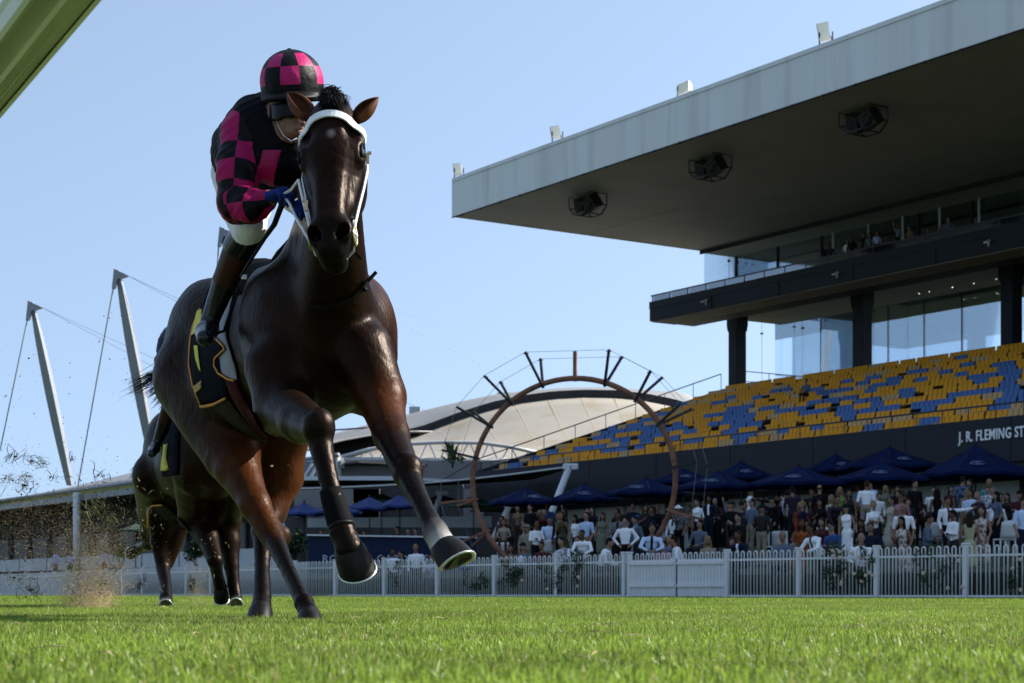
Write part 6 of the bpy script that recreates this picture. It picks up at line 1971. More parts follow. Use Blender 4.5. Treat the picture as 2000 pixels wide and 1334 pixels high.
LS = Surface(lead_body)
bridle(lead, I4, Hp, hax, LS, Hp, hax)
def lay(S, name, left, right, m, root, n=24, w=6, lift=.012, th=.004, wave=0.0, guess=7.5):
    """cloth between two pixel outlines, laid on the surface S"""
    def ev(pl, t):
        x = t * (len(pl) - 1); i = min(int(x), len(pl) - 2); f = x - i
        return pl[i][0] * (1 - f) + pl[i + 1][0] * f, pl[i][1] * (1 - f) + pl[i + 1][1] * f
    q = MB()
    def fn(a, b):
        u0, v0 = ev(left, a); u1, v1 = ev(right, a)
        p, nn = S.hit(u0 * (1 - b) + u1 * b, v0 * (1 - b) + v1 * b, lift + wave * math.sin(a * 11) * b, guess)
        return p
    q.grid(fn, n, w, 0, True, th)
    return q.build(name, m, root, world=True)
def cord(S, name, pl, r, m, root, lift=.014, sub=6, flat=1.0, guess=7.5):
    q = MB(); pts = []
    for i in range(len(pl) - 1):
        for k in range(sub): t = k / sub; pts.append(S.hit(pl[i][0] * (1 - t) + pl[i + 1][0] * t, pl[i][1] * (1 - t) + pl[i + 1][1] * t, lift, guess)[0])
    pts.append(S.hit(*pl[-1], lift, guess)[0])
    q.tube(pts, r, 6, flat=flat); return q.build(name, m, root, world=True)
FR = [(486, 516), (473, 539), (455, 565), (430, 588), (415, 608), (412, 627), (417, 650), (428, 662), (441, 674), (447, 682), (437, 691), (427, 701), (426, 713), (433, 727), (447, 736), (464, 741)]
BK = [(440, 505), (425, 535), (410, 570), (396, 608), (384, 640), (380, 660), (378, 690), (377, 713), (384, 750), (399, 790)]
FRc = [(486, 516), (455, 565), (420, 605), (414, 640), (430, 662), (444, 682), (432, 696), (436, 727), (446, 745), (448, 775)]
lay(LS, 'saddle_cloth', BK, FRc, M_cloth, lead, 30, 8, .016)
LIN = [(500, 505), (487, 535), (470, 560), (458, 575), (452, 600), (449, 619), (446, 640), (444, 654), (447, 668), (451, 680), (454, 690), (457, 701), (460, 710), (463, 720), (465, 730), (466, 741)]
lay(LS, 'cloth_lining', FR[3:], LIN[3:], M_clothin, lead, 26, 4, .010, .003)
cord(LS, 'cloth_binding', FR, .0042, M_orange, lead, .020)
cord(LS, 'cloth_binding', BK[3:], .004, M_orange, lead, .020)
lay(LS, 'cloth_hem', [(399, 788), (424, 783), (449, 771)], [(400, 793), (424, 788), (449, 776)], M_orange, lead, 8, 2, .022)
lay(LS, 'cloth_number', [(392, 612), (386, 640), (382, 658)], [(402, 609), (399, 640), (388, 656)], M_yellow, lead, 10, 2, .023, .002)
lay(LS, 'cloth_number', [(388, 677), (391, 702), (398, 722)], [(395, 677), (397, 700), (401, 724)], M_yellow, lead, 10, 2, .023, .002)
lay(LS, 'cloth_badge', [(388, 752), (389, 768)], [(402, 741), (402, 755)], mat('badge_print', (.40, .36, .12), .6, col2=(.35, .06, .02), c2scale=60, c2lo=.5, c2hi=.56), lead, 4, 4, .023, .002)
lay(LS, 'girth', [(412, 793), (430, 806), (455, 825), (485, 845), (512, 862)], [(449, 777), (462, 798), (482, 820), (502, 842), (520, 860)], M_girth, lead, 16, 3, .012)
lay(LS, 'surcingle', [(443, 738), (455, 770), (475, 805), (498, 835), (514, 855)], [(464, 740), (474, 765), (492, 797), (508, 828), (522, 852)], M_maroon, lead, 16, 3, .014)
q = MB(); q.tube([P(645, 956, 6.405), P(650, 975, 6.40), P(664, 1020, 6.37), P(669, 1036, 6.36)], [.040, .043, .048, .048], 20); q.build('leg_boot', M_boot, lead, world=True)
for t in (.88,):
    q = MB(); a_ = P(646, 960, 6.405).lerp(P(668, 1034, 6.36), t); b_ = P(646, 960, 6.405).lerp(P(668, 1034, 6.36), t + .09); q.tube([a_, b_], [.0486, .0486], 20); q.build('boot_strap', M_strap_k, lead, world=True)
# breastplate strap round the base of the neck
q = MB(); pts = []; nn = []
for u, v in ((610, 598), (630, 599), (665, 592), (690, 578), (706, 562), (715, 545)):
    p, n_ = LS.hit(u, v, .006, 6.9); pts.append(p); nn.append(n_)
ribbon(q, pts, .018, nn, .005); q.build('breastplate_strap', M_strap_k, lead, world=True)
q = MB(); p, n_ = LS.hit(706, 563, .016, 6.9); q.ball(p, .010); q.bar(p + Vector((.01, 0, .03)), P(735, 531, p.y), .014, .012); q.build('strap_buckle', M_strap_k, lead, world=True)
q = MB(); p, n_ = LS.hit(690, 492, .01, 6.9); q.bar(p, P(706, 507, p.y), .010, .010); q.build('strap_end', M_strap_k, lead, world=True)
q = MB(); p, n_ = LS.hit(490, 549, .03, 7.3); q.bbox(p.x - .012, p.x + .012, p.y - .008, p.y + .008, p.z - .010, p.z + .010, .003); q.build('buckle', M_shoe, lead, world=True)
# saddle
q = MB()
def sad(a, b):
    f = -.18 + a * .62; ph = (b - .5) * 2
    zc = 1.535 + .05 * (2 * a - 1) ** 2 + (.03 if a > .8 else 0)
    return W(f, .25 * math.sin(ph * 1.1) * (1 - .25 * a), zc - .28 * (1 - math.cos(ph * 1.1)))
q.grid(sad, 12, 12, 0, True, .02); q.build('saddle', M_saddle, lead, world=True)
q = MB(); pts = [W(.16, -.235, 1.38), W(.17, -.30, 1.20), P(410, 655, 7.32)]
q.tube(pts, .008, 6, flat=.5); q.build('stirrup_leather', M_strap_k, lead, world=True)
# ---------------------------------------------------------------- riders
def silk_mat(name, c1, c2, cells=.085):
    """checked silk: squares counted along and around the sleeve"""
    m = mat(name, c1, .5, spec=.12, bump=.35, bscale=14, stretch=(1, 1, .6))
    nt = m.node_tree; b = nt.nodes['Principled BSDF']
    fl = []
    for at in ('along', 'around'):
        a = nt.nodes.new('ShaderNodeAttribute'); a.attribute_name = at
        f = nt.nodes.new('ShaderNodeMath'); f.operation = 'FLOOR'; nt.links.new(a.outputs['Fac'], f.inputs[0]); fl.append(f)
    s = nt.nodes.new('ShaderNodeMath'); s.operation = 'ADD'; nt.links.new(fl[0].outputs[0], s.inputs[0]); nt.links.new(fl[1].outputs[0], s.inputs[1])
    md = nt.nodes.new('ShaderNodeMath'); md.operation = 'PINGPONG'; md.inputs[1].default_value = 1.0; nt.links.new(s.outputs[0], md.inputs[0])
    mx = nt.nodes.new('ShaderNodeMix'); mx.data_type = 'RGBA'
    mx.inputs['A'].default_value = (*c1, 1); mx.inputs['B'].default_value = (*c2, 1)
    nt.links.new(md.outputs[0], mx.inputs['Factor']); nt.links.new(mx.outputs['Result'], b.inputs['Base Color'])
    return m
PINK = (0.29, 0.005, 0.078); INK = (0.0022, 0.0022, 0.004)
M_patch = mat('pink_silk_panel', PINK, .45, spec=.2, bump=.35, bscale=14)
M_check = silk_mat('checked_silk', INK, PINK)
M_face = mat('weathered_skin', (0.20, 0.095, 0.060), 0.5, var=.2, vscale=30)
M_dgoggle = mat('goggle_lens', (0.004, 0.004, 0.005), .25, spec=.15)

def hand(B, wrist, knuckle, palm_n, mi, size=.085, curl=1.2):
    """palm, four curled fingers of unequal length and a thumb"""
    w_ = Vector(wrist); k = Vector(knuckle); d = (k - w_).normalized(); n = Vector(palm_n); n = (n - d * n.dot(d)).normalized(); s = d.cross(n)
    B.cone(w_, w_ + d * size * .55, size * .34, size * .36, mi, .012, flat=n, fl=.72)
    B.cone(w_ + d * size * .3, k, size * .36, size * .34, mi, .012, flat=n, fl=.62)
    for i, ln in enumerate((.86, .98, .92, .72)):
        o = k + s * (size * (.30 - .20 * i))
        r = size * .105
        p0 = o; dd = d.copy()
        for j, (f, a) in enumerate(((.48, .55 * curl), (.32, .95 * curl), (.24, .8 * curl))):
            ax = s
            dd = (Matrix.Rotation(a, 3, ax) @ dd) if (Matrix.Rotation(.3, 3, ax) @ d).dot(n) > 0 else (Matrix.Rotation(-a, 3, ax) @ dd)
            p1 = p0 + dd * (size * ln * f)
            B.cone(p0, p1, r, r * .92, mi, .004); p0 = p1; r *= .92
    t0 = w_ + d * size * .25 + s * size * .30
    t1 = t0 + (d * .5 + s * .55 + n * .45).normalized() * size * .42
    B.cone(t0, t1, size * .14, size * .12, mi, .008); B.cone(t1, t1 + (d * .75 + n * .55 - s * .1).normalized() * size * .36, size * .12, size * .095, mi, .004)

def rider(root_loc, M, label, silks, cap_mats, group, vox):
    PP = lambda u, v, Y: M @ P(u, v, Y)
    rot = M.to_3x3()
    D = lambda x, y, z: (rot @ Vector((x, y, z))).normalized()
    root = empty('jockey', root_loc)
    tag(root, label, 'jockey', group)
    B = Body()
    # materials: 0 body silk, 1 checked sleeves, 2 skin, 3 gloves, 4 breeches, 5 boot, 6 boot top, 7 vest
    sh = PP(474, 268, 7.06); el = PP(461, 398, 6.98); wr = PP(522, 390, 6.90)
    shl = PP(592, 278, 7.14); ell_ = PP(628, 392, 7.10); wrl = PP(600, 402, 6.93)
    B.cone(PP(526, 262, 7.12), PP(484, 296, 7.55), .160, .145, 0, .06)
    B.cone(PP(484, 296, 7.55), PP(478, 318, 7.74), .138, .130, 0, .05)
    B.cone(PP(500, 262, 7.12), PP(575, 275, 7.12), .125, .125, 0, .06)
    B.ell(PP(545, 300, 7.05), (.14, .11, .13), 0, .05)
    B.ell(PP(548, 340, 7.24), (.13, .14, .11), 0, .05)
    B.cone(PP(530, 255, 7.08), PP(560, 222, 6.99), .075, .062, 0, .03)
    B.cone(PP(555, 232, 7.01), PP(566, 205, 6.97), .060, .06, 2, .02)
    B.ell(PP(565, 200, 6.96), (.080, .095, .095), 2, .02)
    B.ell(PP(570, 238, 6.92), (.060, .068, .072), 2, .03)                # jaw
    B.ell(PP(577, 257, 6.885), (.028, .026, .022), 2, .015)               # chin
    B.cone(PP(584, 224, 6.86), PP(590, 238, 6.84), .010, .015, 2, .012)   # nose
    B.ell(PP(584, 249, 6.85), (.020, .010, .0045), 2, .004); B.ell(PP(583, 252, 6.85), (.018, .010, .005), 2, .004)
    for s in (-1, 1): B.ell(PP(567 + s * 30, 225, 6.98), (.012, .022, .034), 2, .01)
    B.chain([sh, PP(464, 330, 7.00), el], [.092, .078, .072], 1, .03)
    B.chain([el, PP(490, 402, 6.93), wr], [.070, .064, .040], 1, .025)
    B.cone(PP(516, 391, 6.91), PP(530, 386, 6.885), .031, .029, 2, .006)
    hand(B, PP(528, 386, 6.885), PP(552, 374, 6.80), D(.25, -.1, -1), 3)
    B.chain([shl, PP(615, 330, 7.12), ell_], [.09, .078, .068], 1, .03)
    B.chain([ell_, PP(615, 398, 7.0), wrl], [.066, .058, .040], 1, .025)
    hand(B, wrl, PP(590, 398, 6.84), D(-.2, -.1, -1), 3)
    # seat, thighs, boots
    B.ell(PP(488, 328, 7.80), (.135, .16, .14), 4, .05)
    kn = PP(486, 446, 7.17)
    B.chain([PP(472, 345, 7.74), PP(478, 400, 7.42), kn], [.125, .098, .070], 4, .04)
    B.chain([kn + rot @ Vector((0, .02, -.01)), PP(468, 480, 7.26)], [.069, .064], 5, .012)
    B.chain([PP(466, 485, 7.27), PP(440, 548, 7.36)], [.062, .052], 6, .006)
    an = PP(408, 632, 7.42)
    B.chain([PP(440, 548, 7.36), PP(424, 590, 7.40), an], [.052, .043, .038], 5, .006)
    B.chain([an + rot @ Vector((.0, .04, -.02)), PP(403, 648, 7.34), PP(400, 660, 7.22)], [.038, .042, .034], 5, .02)
    knl = PP(622, 462, 7.34)
    B.chain([PP(560, 350, 7.9), PP(628, 415, 7.66), knl], [.10, .085, .066], 4, .04)
    B.chain([knl, PP(612, 480, 7.36)], [.066, .062], 5, .012)
    B.chain([PP(612, 485, 7.36), PP(604, 548, 7.52)], [.060, .052], 6, .006)
    B.chain([PP(604, 548, 7.52), PP(598, 632, 7.62)], [.050, .038], 5, .006)
    B.chain([PP(598, 632, 7.64), PP(600, 650, 7.48)], [.038, .036], 5, .02)
    V, Q = B.skin(vox); V = relax(V, Q, 2)
    C = V[Q].mean(1); own, Dm = B.owner(C.astype(float))
    mi = np.array([q['mi'] for q in B.p])[own]
    pc = np.array(PP(520, 322, 6.93)); dc = C - pc; mi = np.where((mi == 0) & (np.abs(dc[:, 0] - .35 * dc[:, 2]) < .036) & (np.abs(dc[:, 2]) < .060) & (dc[:, 1] < .16), 8, mi)
    # square counts for the sleeves
    al = np.zeros(len(V), np.float32); ar = np.zeros(len(V), np.float32)
    def limb(a, m_, e, off):
        X = V.astype(float); best = np.full(len(V), 9.0)
        run = 0
        for p0, p1 in ((a, m_), (m_, e)):
            p0 = np.array(p0); p1 = np.array(p1); ab = p1 - p0; L = np.linalg.norm(ab); ab = ab / L
            t = np.clip((X - p0) @ ab, 0, L); d = X - p0 - t[:, None] * ab; r = np.linalg.norm(d, axis=1)
            ref = np.array(D(.35, -1, 0.1)); ref = ref - ab * (ref @ ab); ref /= np.linalg.norm(ref); oth = np.cross(ab, ref)
            ang = np.arctan2(d @ oth, d @ ref)
            k = (r < best) & (r < .14); best[k] = r[k]
            al[k] = ((run + t[k]) / .080 + off); ar[k] = (ang[k] / (2 * np.pi) * 6 + 50.5 + off)
            run += L
    limb(sh, el, wr, .15)
    al2 = al.copy(); ar2 = ar.copy()
    Vs = V.copy()
    # loose folds in the silk
    N = np.zeros_like(V)
    fn = np.cross(V[Q[:, 1]] - V[Q[:, 0]], V[Q[:, 2]] - V[Q[:, 0]]); fn /= np.maximum(np.linalg.norm(fn, axis=1, keepdims=True), 1e-9)
    for i in range(4): np.add.at(N, Q[:, i], fn)
    N /= np.maximum(np.linalg.norm(N, axis=1, keepdims=True), 1e-9)
    cloth = np.zeros(len(V), bool); cloth[Q[(mi <= 1) | (mi == 4)].ravel()] = True
    X = V.astype(float)
    w1 = np.sin(X @ np.array([30, 15, 42]) + 2.8 * np.sin(X @ np.array([9, 21, 5]))) * np.sin(X @ np.array([7, -12, 13]) + 1.0)
    w2 = np.sin(X @ np.array([-40, 70, 120]) + 2 * np.sin(X @ np.array([31, 13, -22])))
    V = V + (N * ((w1 * .0050 + w2 * .0012) * cloth)[:, None]).astype(np.float32)
    Mi = np.array(wmat(root).inverted()); Wv = V @ Mi[:3, :3].T + Mi[:3, 3]
    me = quad_mesh('body', Wv, Q, [silks[0], silks[1], M_face, M_glove, M_breech, M_bootk, M_bootb, M_vest, M_patch if silks[1] is M_check else silks[0]], mi)
    for nm, arr in (('along', al2), ('around', ar2)):
        at = me.attributes.new(nm, 'FLOAT', 'POINT'); at.data.foreach_set('value', arr.astype(np.float32))
    link('body', me, root)
    # helmet with a checked cover
    c = PP(570, 160, 6.97); q = MB(); nseg = 40; rows = (0, 32, 64, 97, 108, 117)
    tilt = rot @ (Euler((R(14), R(-3), 0)).to_matrix())
    sub = 4
    for ri in range(5):
        for k in range(nseg):
            for j in range(sub):
                def sp(th, ph):
                    th = R(th)
                    return c + tilt @ Vector((.124 * math.sin(th) * math.cos(ph), .148 * math.sin(th) * math.sin(ph), .122 * math.cos(th) + (-.02 if th > 1.7 else 0)))
                a0 = rows[ri] + (rows[ri + 1] - rows[ri]) * j / sub; a1 = rows[ri] + (rows[ri + 1] - rows[ri]) * (j + 1) / sub
                p0 = 2 * math.pi * (k + .5) / nseg; p1 = 2 * math.pi * (k + 1.5) / nseg
                sec = k // 4
                mi_ = 0 if ri in (0, 3, 4) else ((sec + ri) % 2)
                q.add([sp(a0, p0), sp(a1, p0), sp(a1, p1), sp(a0, p1)], [(0, 1, 2, 3)], mi_, True)
    hb = q.build('helmet', cap_mats, root, world=True)
    bm = bmesh.new(); bm.from_mesh(hb.data); bmesh.ops.remove_doubles(bm, verts=bm.verts, dist=.0005); bm.to_mesh(hb.data); bm.free()
    q = MB()
    def brim(a, b):
        ph = R(-150 + a * 120); rr = .150 + .045 * b * math.sin(math.pi * a)
        return c + tilt @ Vector((.85 * rr * math.cos(ph), rr * math.sin(ph), -.045 - .025 * b))
    q.grid(brim, 14, 3, 0, True, .006); q.build('helmet_peak', M_strap_k, hb, world=True)
    q = MB(); q.ball(c + tilt @ Vector((.0, 0, .122)),   .009, sc=(1, 1, .4)); q.build('helmet_button', cap_mats[0], hb, world=True)
    # goggles, strap and chin strap
    q = MB()
    def gog(a, b):
        ph = R(-172 + a * 164)
        return PP(573, 235, 6.955) + rot @ Vector((.084 * math.cos(ph), .112 * math.sin(ph), 0.044 - .078 * b * (1 - .25 * abs(2 * a - 1) - .18 * (1 - abs(2 * a - 1)) * (abs(a - .5) < .1))))
    q.grid(gog, 20, 5, 0, True, .008); q.build('goggles', M_dgoggle, root, world=True)
    q = MB(); q.tube([PP(535, 210, 6.93), PP(539, 232, 6.885), PP(545, 250, 6.86), PP(554, 265, 6.845), PP(568, 276, 6.84), PP(580, 270, 6.845)], .003, 6, flat=.6); q.build('chin_strap', M_clothin, root, world=True)
    return root

M_capk = mat('black_cap_silk', INK, .5, spec=.12, bump=.3, bscale=25)
M_capp = mat('pink_cap_silk', (0.36, 0.007, 0.10), .5, spec=.2, bump=.3, bscale=25)
rider(P(500, 480, 7.3), I4, 'jockey crouched in pink and black checked silks with white breeches and blue gloves', (M_silk_k, M_check), [M_capk, M_capp], 'jockeys riding the racehorses', .0045)
# reins, laid from the bit to the hand, and the whip
q = MB()
b0 = Hp(.875, -.084, -.05)
q.tube([b0, P(578, 425, 6.5), P(566, 398, 6.72), P(556, 384, 6.80)], .0062, 6, flat=.6)
q.tube([b0 + Vector((0, 0, .05)), P(583, 352, 6.55), P(570, 370, 6.68), P(552, 380, 6.8)], .006, 6)
q.build('rein', M_strap_w, lead, world=True)
q = MB(); b1 = Hp(.875, .084, -.05); q.tube([b1, P(690, 430, 6.5), P(640, 405, 6.8), P(598, 396, 6.86)], .0062, 6, flat=.6); q.build('rein', M_strap_w, lead, world=True)
wh = empty('riding_whip', P(553, 400, 6.84)); tag(wh, 'slim black riding whip pointing down from the blue gloved hand', 'whip')
q = MB(); q.tube([P(556, 385, 6.82), P(536, 438, 6.93), P(515, 468, 7.0)], [.012, .011, .008], 8); q.build('handle', M_strap_k, wh, world=True)
q = MB(); q.tube([P(516, 467, 7.0), P(470, 540, 7.16)], [.008, .005], 6); q.build('shaft', M_strap_k, wh, world=True)

# ---------------------------------------------------------------- the horse behind
RO = Vector((-2.38, 13.65, 0))
MR = Matrix.Translation(RO) @ Matrix.Rotation(R(-4), 4, 'Z') @ Matrix.Translation(-LO)
rear = empty('racehorse', RO)
tag(rear, 'second dark bay racehorse following close behind with yellow number cloth', 'horse', 'racehorses galloping on the turf')
H2 = Horse(RO, LYAW - R(4)); W2 = H2.W
H2.trunk()
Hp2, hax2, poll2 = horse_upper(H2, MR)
q0 = P(312, 1060, 14.5)
# left hind on the ground, right hind folded behind
H2.chain([W2(-.60, .10, 1.05), P(318, 1005, 14.5), P(313, 1060, 14.55), P(318, 1110, 14.5)], [.20, .125, .075, .052], [BAY, BAY, DARK], .04)
H2.cone(P(352, 1010, 14.6), P(328, 1100, 14.55), .10, .050, .04, BAY)
H2.chain([P(318, 1110, 14.5), P(324, 1145, 14.3), P(324, 1168, 14.15)], [.058, .045, .050], [BLACK, BLACK], .012)
H2.cone(P(324, 1168, 14.15), P(325, 1177, 14.1), .050, .052, .012, BLACK)
H2.chain([W2(-.78, -.16, 1.05), P(300, 1000, 15.1), P(292, 1040, 15.35), P(290, 1062, 15.45)], [.20, .13, .08, .055], [BAY, DARK, BLACK], .04)
H2.chain([P(290, 1062, 15.45), P(276, 1070, 15.75), P(270, 1072, 15.8)], [.055, .045, .05], [BLACK, BLACK], .012)
# forelegs
H2.chain([W2(.45, -.16, 1.0), P(380, 1005, 13.75), P(405, 1050, 13.6), P(420, 1095, 13.4)], [.15, .12, .08, .060], [BAY, BAY, DARK], .04)
H2.chain([P(420, 1095, 13.4), P(424, 1120, 13.55), P(430, 1146, 13.7)], [.058, .044, .050], [BLACK, BLACK], .012)
H2.chain([W2(.45, .16, 1.0), P(440, 1010, 13.85), P(448, 1060, 13.8), P(452, 1105, 13.75)], [.15, .12, .08, .060], [BAY, BAY, DARK], .04)
H2.chain([P(452, 1105, 13.75), P(458, 1150, 13.7), P(461, 1172, 13.65)], [.058, .044, .050], [BLACK, BLACK], .012)
H2.cone(W2(-.95, 0, 1.38), W2(-1.05, 0, 1.34), .06, .04, .04, DARK)
rear_body = H2.skin(rear, .012, head_marks(Hp2, hax2, False))
H2.hoof('hoof', rear, P(325, 1176, 14.1), P(325, 1188, 14.0), Vector((0, -1, .4)), .058)
H2.hoof('hoof', rear, P(272, 1071, 15.78), P(256, 1076, 15.85), Vector((-.2, -.4, -1)), .058)
H2.hoof('hoof', rear, P(430, 1147, 13.7), P(433, 1168, 13.76), Vector((.1, -1, .1)), .062)
H2.hoof('hoof', rear, P(461, 1173, 13.65), P(462, 1186, 13.55), Vector((0, -1, .4)), .058)
head_details(H2, rear, MR, Hp2, hax2, poll2, 6)
q = MB(); rh = random.Random(12); tl = W2(-1.04, .0, 1.34)
hair_strands(q, tl, [P(262, 930, 15.7), P(270, 960, 15.6), P(276, 985, 15.5), P(268, 945, 15.9), P(285, 990, 15.5)], .006, 7, -.05, 160, .03, rh, .06)
q.build('tail', M_hair, rear, world=True)
RS = Surface(rear_body)
bridle(rear, MR, Hp2, hax2, LS, Hp, hax)
lay(RS, 'saddle_cloth', [(340, 805), (326, 830), (319, 870), (318, 905), (320, 930)], [(358, 805), (352, 835), (350, 870), (350, 905), (348, 928)], M_cloth, rear, 14, 5, .016, guess=14.4)
lay(RS, 'cloth_number', [(331, 832), (322, 845), (318, 853)], [(336, 832), (332, 846), (328, 853)], M_yellow, rear, 6, 2, .026, .003, guess=14.4)
lay(RS, 'cloth_number', [(326, 870), (322, 895), (319, 918)], [(333, 868), (330, 895), (336, 918)], M_yellow, rear, 8, 2, .026, .003, guess=14.4)
cord(RS, 'cloth_binding', [(340, 805), (326, 830), (320, 860)], .007, M_orange, rear, .022, guess=14.4)
lay(RS, 'girth', [(296, 985), (312, 1005), (340, 1025), (366, 1040)], [(318, 983), (340, 1002), (358, 1020), (372, 1036)], M_girth, rear, 10, 3, .014, guess=14.3)
cord(RS, 'girth_binding', [(319, 984), (300, 986), (293, 1000), (292, 1030)], .008, M_orange, rear, .02, guess=14.3)
M_silk_g = mat('dark_navy_silk', (0.010, 0.014, 0.035), .5, spec=.2, bump=.4, bscale=22)
rider(MR @ P(500, 480, 7.3), MR, 'second jockey in dark silks, hidden but for one boot behind the leading horse', (M_silk_g, M_silk_g), [M_silk_g, M_silk_g], 'jockeys riding the racehorses', .010)
# ------------------------------------------------------------------ the running rail overhead at the top left
M_alu = bpy.data.materials.new('polished_rail_underside'); M_alu.use_nodes = True
_p = M_alu.node_tree.nodes['Principled BSDF']; _p.inputs['Base Color'].default_value = (.42, .44, .40, 1); _p.inputs['Metallic'].default_value = 1.0; _p.inputs['Roughness'].default_value = .22
_n = M_alu.node_tree.nodes.new('ShaderNodeTexNoise'); _n.inputs['Scale'].default_value = 9; _bp = M_alu.node_tree.nodes.new('ShaderNodeBump'); _bp.inputs['Strength'].default_value = .12; _bp.inputs['Distance'].default_value = .02
M_alu.node_tree.links.new(_n.outputs['Fac'], _bp.inputs['Height']); M_alu.node_tree.links.new(_bp.outputs[0], _p.inputs['Normal'])
M_railw = mat('white_rail_plastic', (0.74, 0.75, 0.74), 0.35, var=.04, vscale=3)
rail = empty('running_rail', (-1.0, 3.6, 0)); tag(rail, 'white running rail with polished underside passing close overhead at the top left corner', 'rail')
RD_ = Vector((-0.4563, 0.8898, 0)); RNm = Vector((0.8898, 0.4563, 0))
rp0 = P(0, 222, 3.74)                                                   # right lower lip at the left edge of the picture
zr_ = rp0.z
def rl_pt(t, off, z): p = rp0 + RD_ * t + RNm * off; return Vector((p.x, p.y, zr_ + z))
q = MB()
prof = [(-.006, -.006), (.002, -.008), (.006, .004), (.006, .014), (.002, .030), (-.02, .052), (-.06, .066), (-.10, .060), (-.13, .035), (-.135, .008), (-.128, .0), (-.120, -.016), (-.112, -.020), (-.106, .0), (-.106, .040), (-.064, .040), (-.064, -.014), (-.058, -.020), (-.052, -.004)]
V = []; F = []; nn = 24
for k in range(nn + 1):
    for a, b in prof: V.append(rl_pt(-2.6 + k * .45, a, b))
m_ = len(prof)
for k in range(nn):
    for j in range(m_ - 1): F.append((k * m_ + j, k * m_ + j + 1, (k + 1) * m_ + j + 1, (k + 1) * m_ + j))
q.add(V, F, 0, False); q.build('rail_cover', M_railw, rail, world=True)
q = MB(); q.grid(lambda a, b: rl_pt(-2.6 + a * 10.8, -.004 - .047 * b, -.001 - .003 * b + .0), 20, 2, 0, False, .002); q.build('underside', M_alu, rail, world=True)
for t in (2.6, 5.6, 8.0):
    q = MB(); a = rl_pt(t, -.09, .03); b = rl_pt(t + .1, -.95, -zr_ + .02); mid = a.lerp(b, .35) + Vector((-.05, 0, .12)); q.tube([a, mid, b], .022, 8); q.build('rail_post', M_railw, rail, world=True)

# ------------------------------------------------------------------ turf thrown up by the hooves
M_clod = mat('thrown_soil', (0.014, 0.011, 0.008), 0.95, var=.4, vscale=60)
M_sand = mat('sandy_dust', (0.62, 0.47, 0.28), 0.95, var=.3, vscale=60, trans=.3)
M_turfb = mat('torn_grass', (0.085, 0.10, 0.018), 0.6, var=.6, vscale=12, trans=.3)
rt = np.random.default_rng(31)
def specks(name, pts, size, m, lab=None):
    n = len(pts)
    T_ = np.array([[1, 0, 0], [-1, 0, 0], [0, .8, 0], [0, -.8, 0], [0, 0, .6], [0, 0, -.6]]) * .7
    A = rt.normal(size=(n, 3, 3)); Qm, _ = np.linalg.qr(A)
    s = np.asarray(size).reshape(-1, 1, 1)
    V = (np.einsum('kj,nij->nki', T_, Qm) * s * (.6 + .8 * rt.random((n, 6, 1)))) + pts[:, None, :]
    F = np.array([[0, 2, 4], [2, 1, 4], [1, 3, 4], [3, 0, 4], [2, 0, 5], [1, 2, 5], [3, 1, 5], [0, 3, 5]])
    Q = (np.arange(n)[:, None, None] * 6 + F[None]).reshape(-1, 3)
    me = quad_mesh(name, V.reshape(-1, 3), Q, m, smooth=False)
    return tag(link(name, me), kind='stuff')
def pxs(u, v, Y):
    u = np.asarray(u); v = np.asarray(v); Y = np.asarray(Y)
    return np.stack([(u - 1000) / FPX * Y, Y, np.maximum(.01, CAM_H + (HOR - v) / FPX * Y)], 1)
# fine dark soil hanging in the air at left, denser low down
n = 12000
u = 30 + 300 * rt.beta(1.6, 2.2, n) - 40; v = 1165 - 270 * rt.beta(1.1, 1.5, n); Y = rt.uniform(11.5, 15, n)
u = u + (1165 - v) * -.12
specks('flying_soil', pxs(u, v, Y), .0022 + .003 * rt.random(n) ** 3, M_sand)
n = 1500
u = rt.uniform(-10, 330, n) * rt.beta(1.2, 1.2, n) * 1.2; v = 1150 - 330 * rt.beta(1.2, 1.9, n); Y = rt.uniform(11, 15, n)
specks('flying_dark_soil', pxs(u, v, Y), .0025 + .005 * rt.random(n) ** 4, M_clod)
n = 170
u = rt.uniform(0, 250, n); v = 1000 - 420 * rt.beta(1.0, 1.7, n); Y = rt.uniform(10, 14, n)
specks('flying_clods', pxs(u, v, Y), .004 + .009 * rt.random(n) ** 4, M_clod)
# the sand plume where a hoof has just left
n = 30000
h = rt.beta(1.1, 2.4, n); u = 172 + rt.normal(size=n) * (26 + 26 * h) + 12 * h; v = 1196 - 215 * h; Y = 13.0 + rt.normal(size=n) * .22
specks('sand_plume', pxs(u, v, Y), .0026 + .0022 * rt.random(n), M_sand)
n = 1200
h = rt.beta(1.1, 1.6, n); u = 386 + rt.normal(size=n) * (9 + 10 * h); v = 1186 - 100 * h; Y = 14.2 + rt.normal(size=n) * .1
specks('sand_plume', pxs(u, v, Y), .0022 + .0022 * rt.random(n), M_sand)
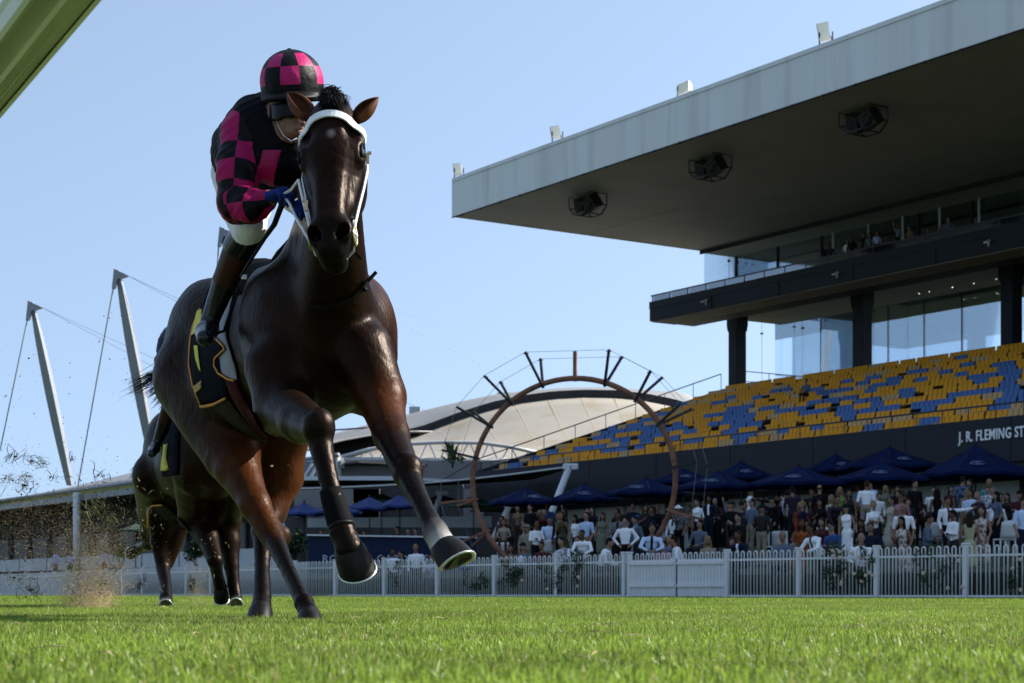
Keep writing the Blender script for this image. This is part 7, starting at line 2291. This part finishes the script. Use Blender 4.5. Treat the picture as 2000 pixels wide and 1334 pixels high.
# loose grass blades
def loose(name, uv, Y, n, ln, sp, m):
    q = MB()
    for i in range(n):
        uu, vv = uv[rp.randrange(len(uv))]; c = P(uu + rp.gauss(0, sp), vv + rp.gauss(0, sp * .7), Y + rp.uniform(-.6, .6))
        if c.z < .02: c.z = .03
        d = Vector((rp.gauss(0, 1), rp.gauss(0, 1), rp.gauss(0, .8))).normalized() * ln * rp.uniform(.5, 1.3); s_ = d.cross(Vector((rp.gauss(0, 1), rp.gauss(0, 1), rp.gauss(0, 1)))).normalized() * .0035; bnd = Vector((0, 0, rp.uniform(-.3, .3) * ln))
        q.add([c - d / 2 - s_, c - d / 2 + s_, c + bnd + s_, c + bnd - s_, c + d / 2], [(0, 1, 2, 3), (3, 2, 4)])
    return tag(q.build(name, m), kind='stuff')
loose('flying_grass', [(rp.uniform(0, 330), rp.uniform(930, 1170)) for _ in range(200)], 12.5, 260, .035, 12, M_turfb)
loose('flying_grass', [(rp.uniform(380, 450), rp.uniform(1060, 1130)) for _ in range(20)], 13.5, 40, .03, 12, M_turfb)
loose('flying_grass', [(rp.uniform(520, 700), rp.uniform(880, 1160)) for _ in range(20)], 8.0, 14, .022, 12, M_turfb)
DIV = [(30, 892, 1.1, 'curled strand of torn grass high at the left edge'), (62, 900, 1.2, 'torn grass tuft with dark soil above the pavilion roof'), (48, 948, 1.6, 'large flat clump of torn turf before the pavilion roof'), (58, 930, .9, 'torn grass clump just over the large flat one'),
       (10, 935, 1.0, 'torn grass clump at the very left edge'), (85, 905, .8, 'thin torn blade right of the soil tuft'), (142, 898, .6, 'dark clod beside the leftmost mast'), (104, 932, .7, 'small torn tuft left of the mast foot'), (192, 928, .9, 'pale torn root in front of the pavilion roof'),
       (193, 982, 1.2, 'white rooted tuft before the dark pavilion front'), (170, 995, 1.3, 'sprawling tuft of torn grass below the pavilion gutter'), (222, 1012, .9, 'torn tuft right of the sprawling one'), (60, 1152, 1.6, 'divot with long blades tumbling just above the turf'), (224, 1108, 1.0, 'torn tuft above the sand plume right side'),
       (150, 1112, .9, 'torn tuft above the sand plume left side'), (28, 1128, .9, 'torn blades low at the left edge'), (232, 1082, .8, 'torn tuft beneath the yellow green bush'), (205, 1140, .8, 'small tuft right of the sand plume')]
for u_, v_, s_, lab in DIV:
    c = P(u_, v_, 12.2 + rp.uniform(-.8, .8)); e = empty('turf_divot', c); tag(e, lab, 'divot', 'torn tufts of turf in the air')
    q = MB()
    main = Vector((rp.gauss(0, 1), rp.gauss(0, .4), rp.gauss(0, .7))).normalized()
    for i in range(int(13 * s_) + 2):
        d = (main * rp.choice((-1, 1, 1)) + Vector((rp.gauss(0, .45), rp.gauss(0, .4), rp.gauss(0, .45)))).normalized() * .075 * s_ * rp.uniform(.25, 1.2); o = Vector((rp.gauss(0, .03), rp.gauss(0, .02), rp.gauss(0, .016))) * s_
        k_ = Vector((rp.gauss(0, .016), 0, rp.gauss(0, .016))) * s_
        q.tube([c + o - d * .3, c + o + k_, c + o + d * .5 + k_ * 1.4, c + o + d], [.0012, .0036, .003, .0008], 4, flat=.35)
    q.build('blades', M_turfb, e, world=True)
    q = MB(); q.ball(c, .008 * s_, seg=7, ring=5, sc=(1.6, 1, .7)); b_ = q.build('soil', M_clod, e, world=True)
    for vx in b_.data.vertices: vx.co *= rp.uniform(.7, 1.3)
# dry clippings lying on the track
q = MB()
for i in range(80):
    Y = rp.uniform(2.6, 14); x = rp.uniform(-.30, .30) * Y; a = rp.uniform(0, 6.28); L = rp.uniform(.012, .05); z = rp.uniform(.018, .034)
    q.tube([(x - math.cos(a) * L, Y - math.sin(a) * L, z), (x + rp.uniform(-.3, .3) * L, Y, z + .002), (x + math.cos(a) * L, Y + math.sin(a) * L, z - .004)], [.001, .0028, .0008], 4, flat=.5)
tag(q.build('dry_clippings', mat('dry_straw', (.36, .27, .13), .8, var=.3, vscale=30)), kind='stuff')
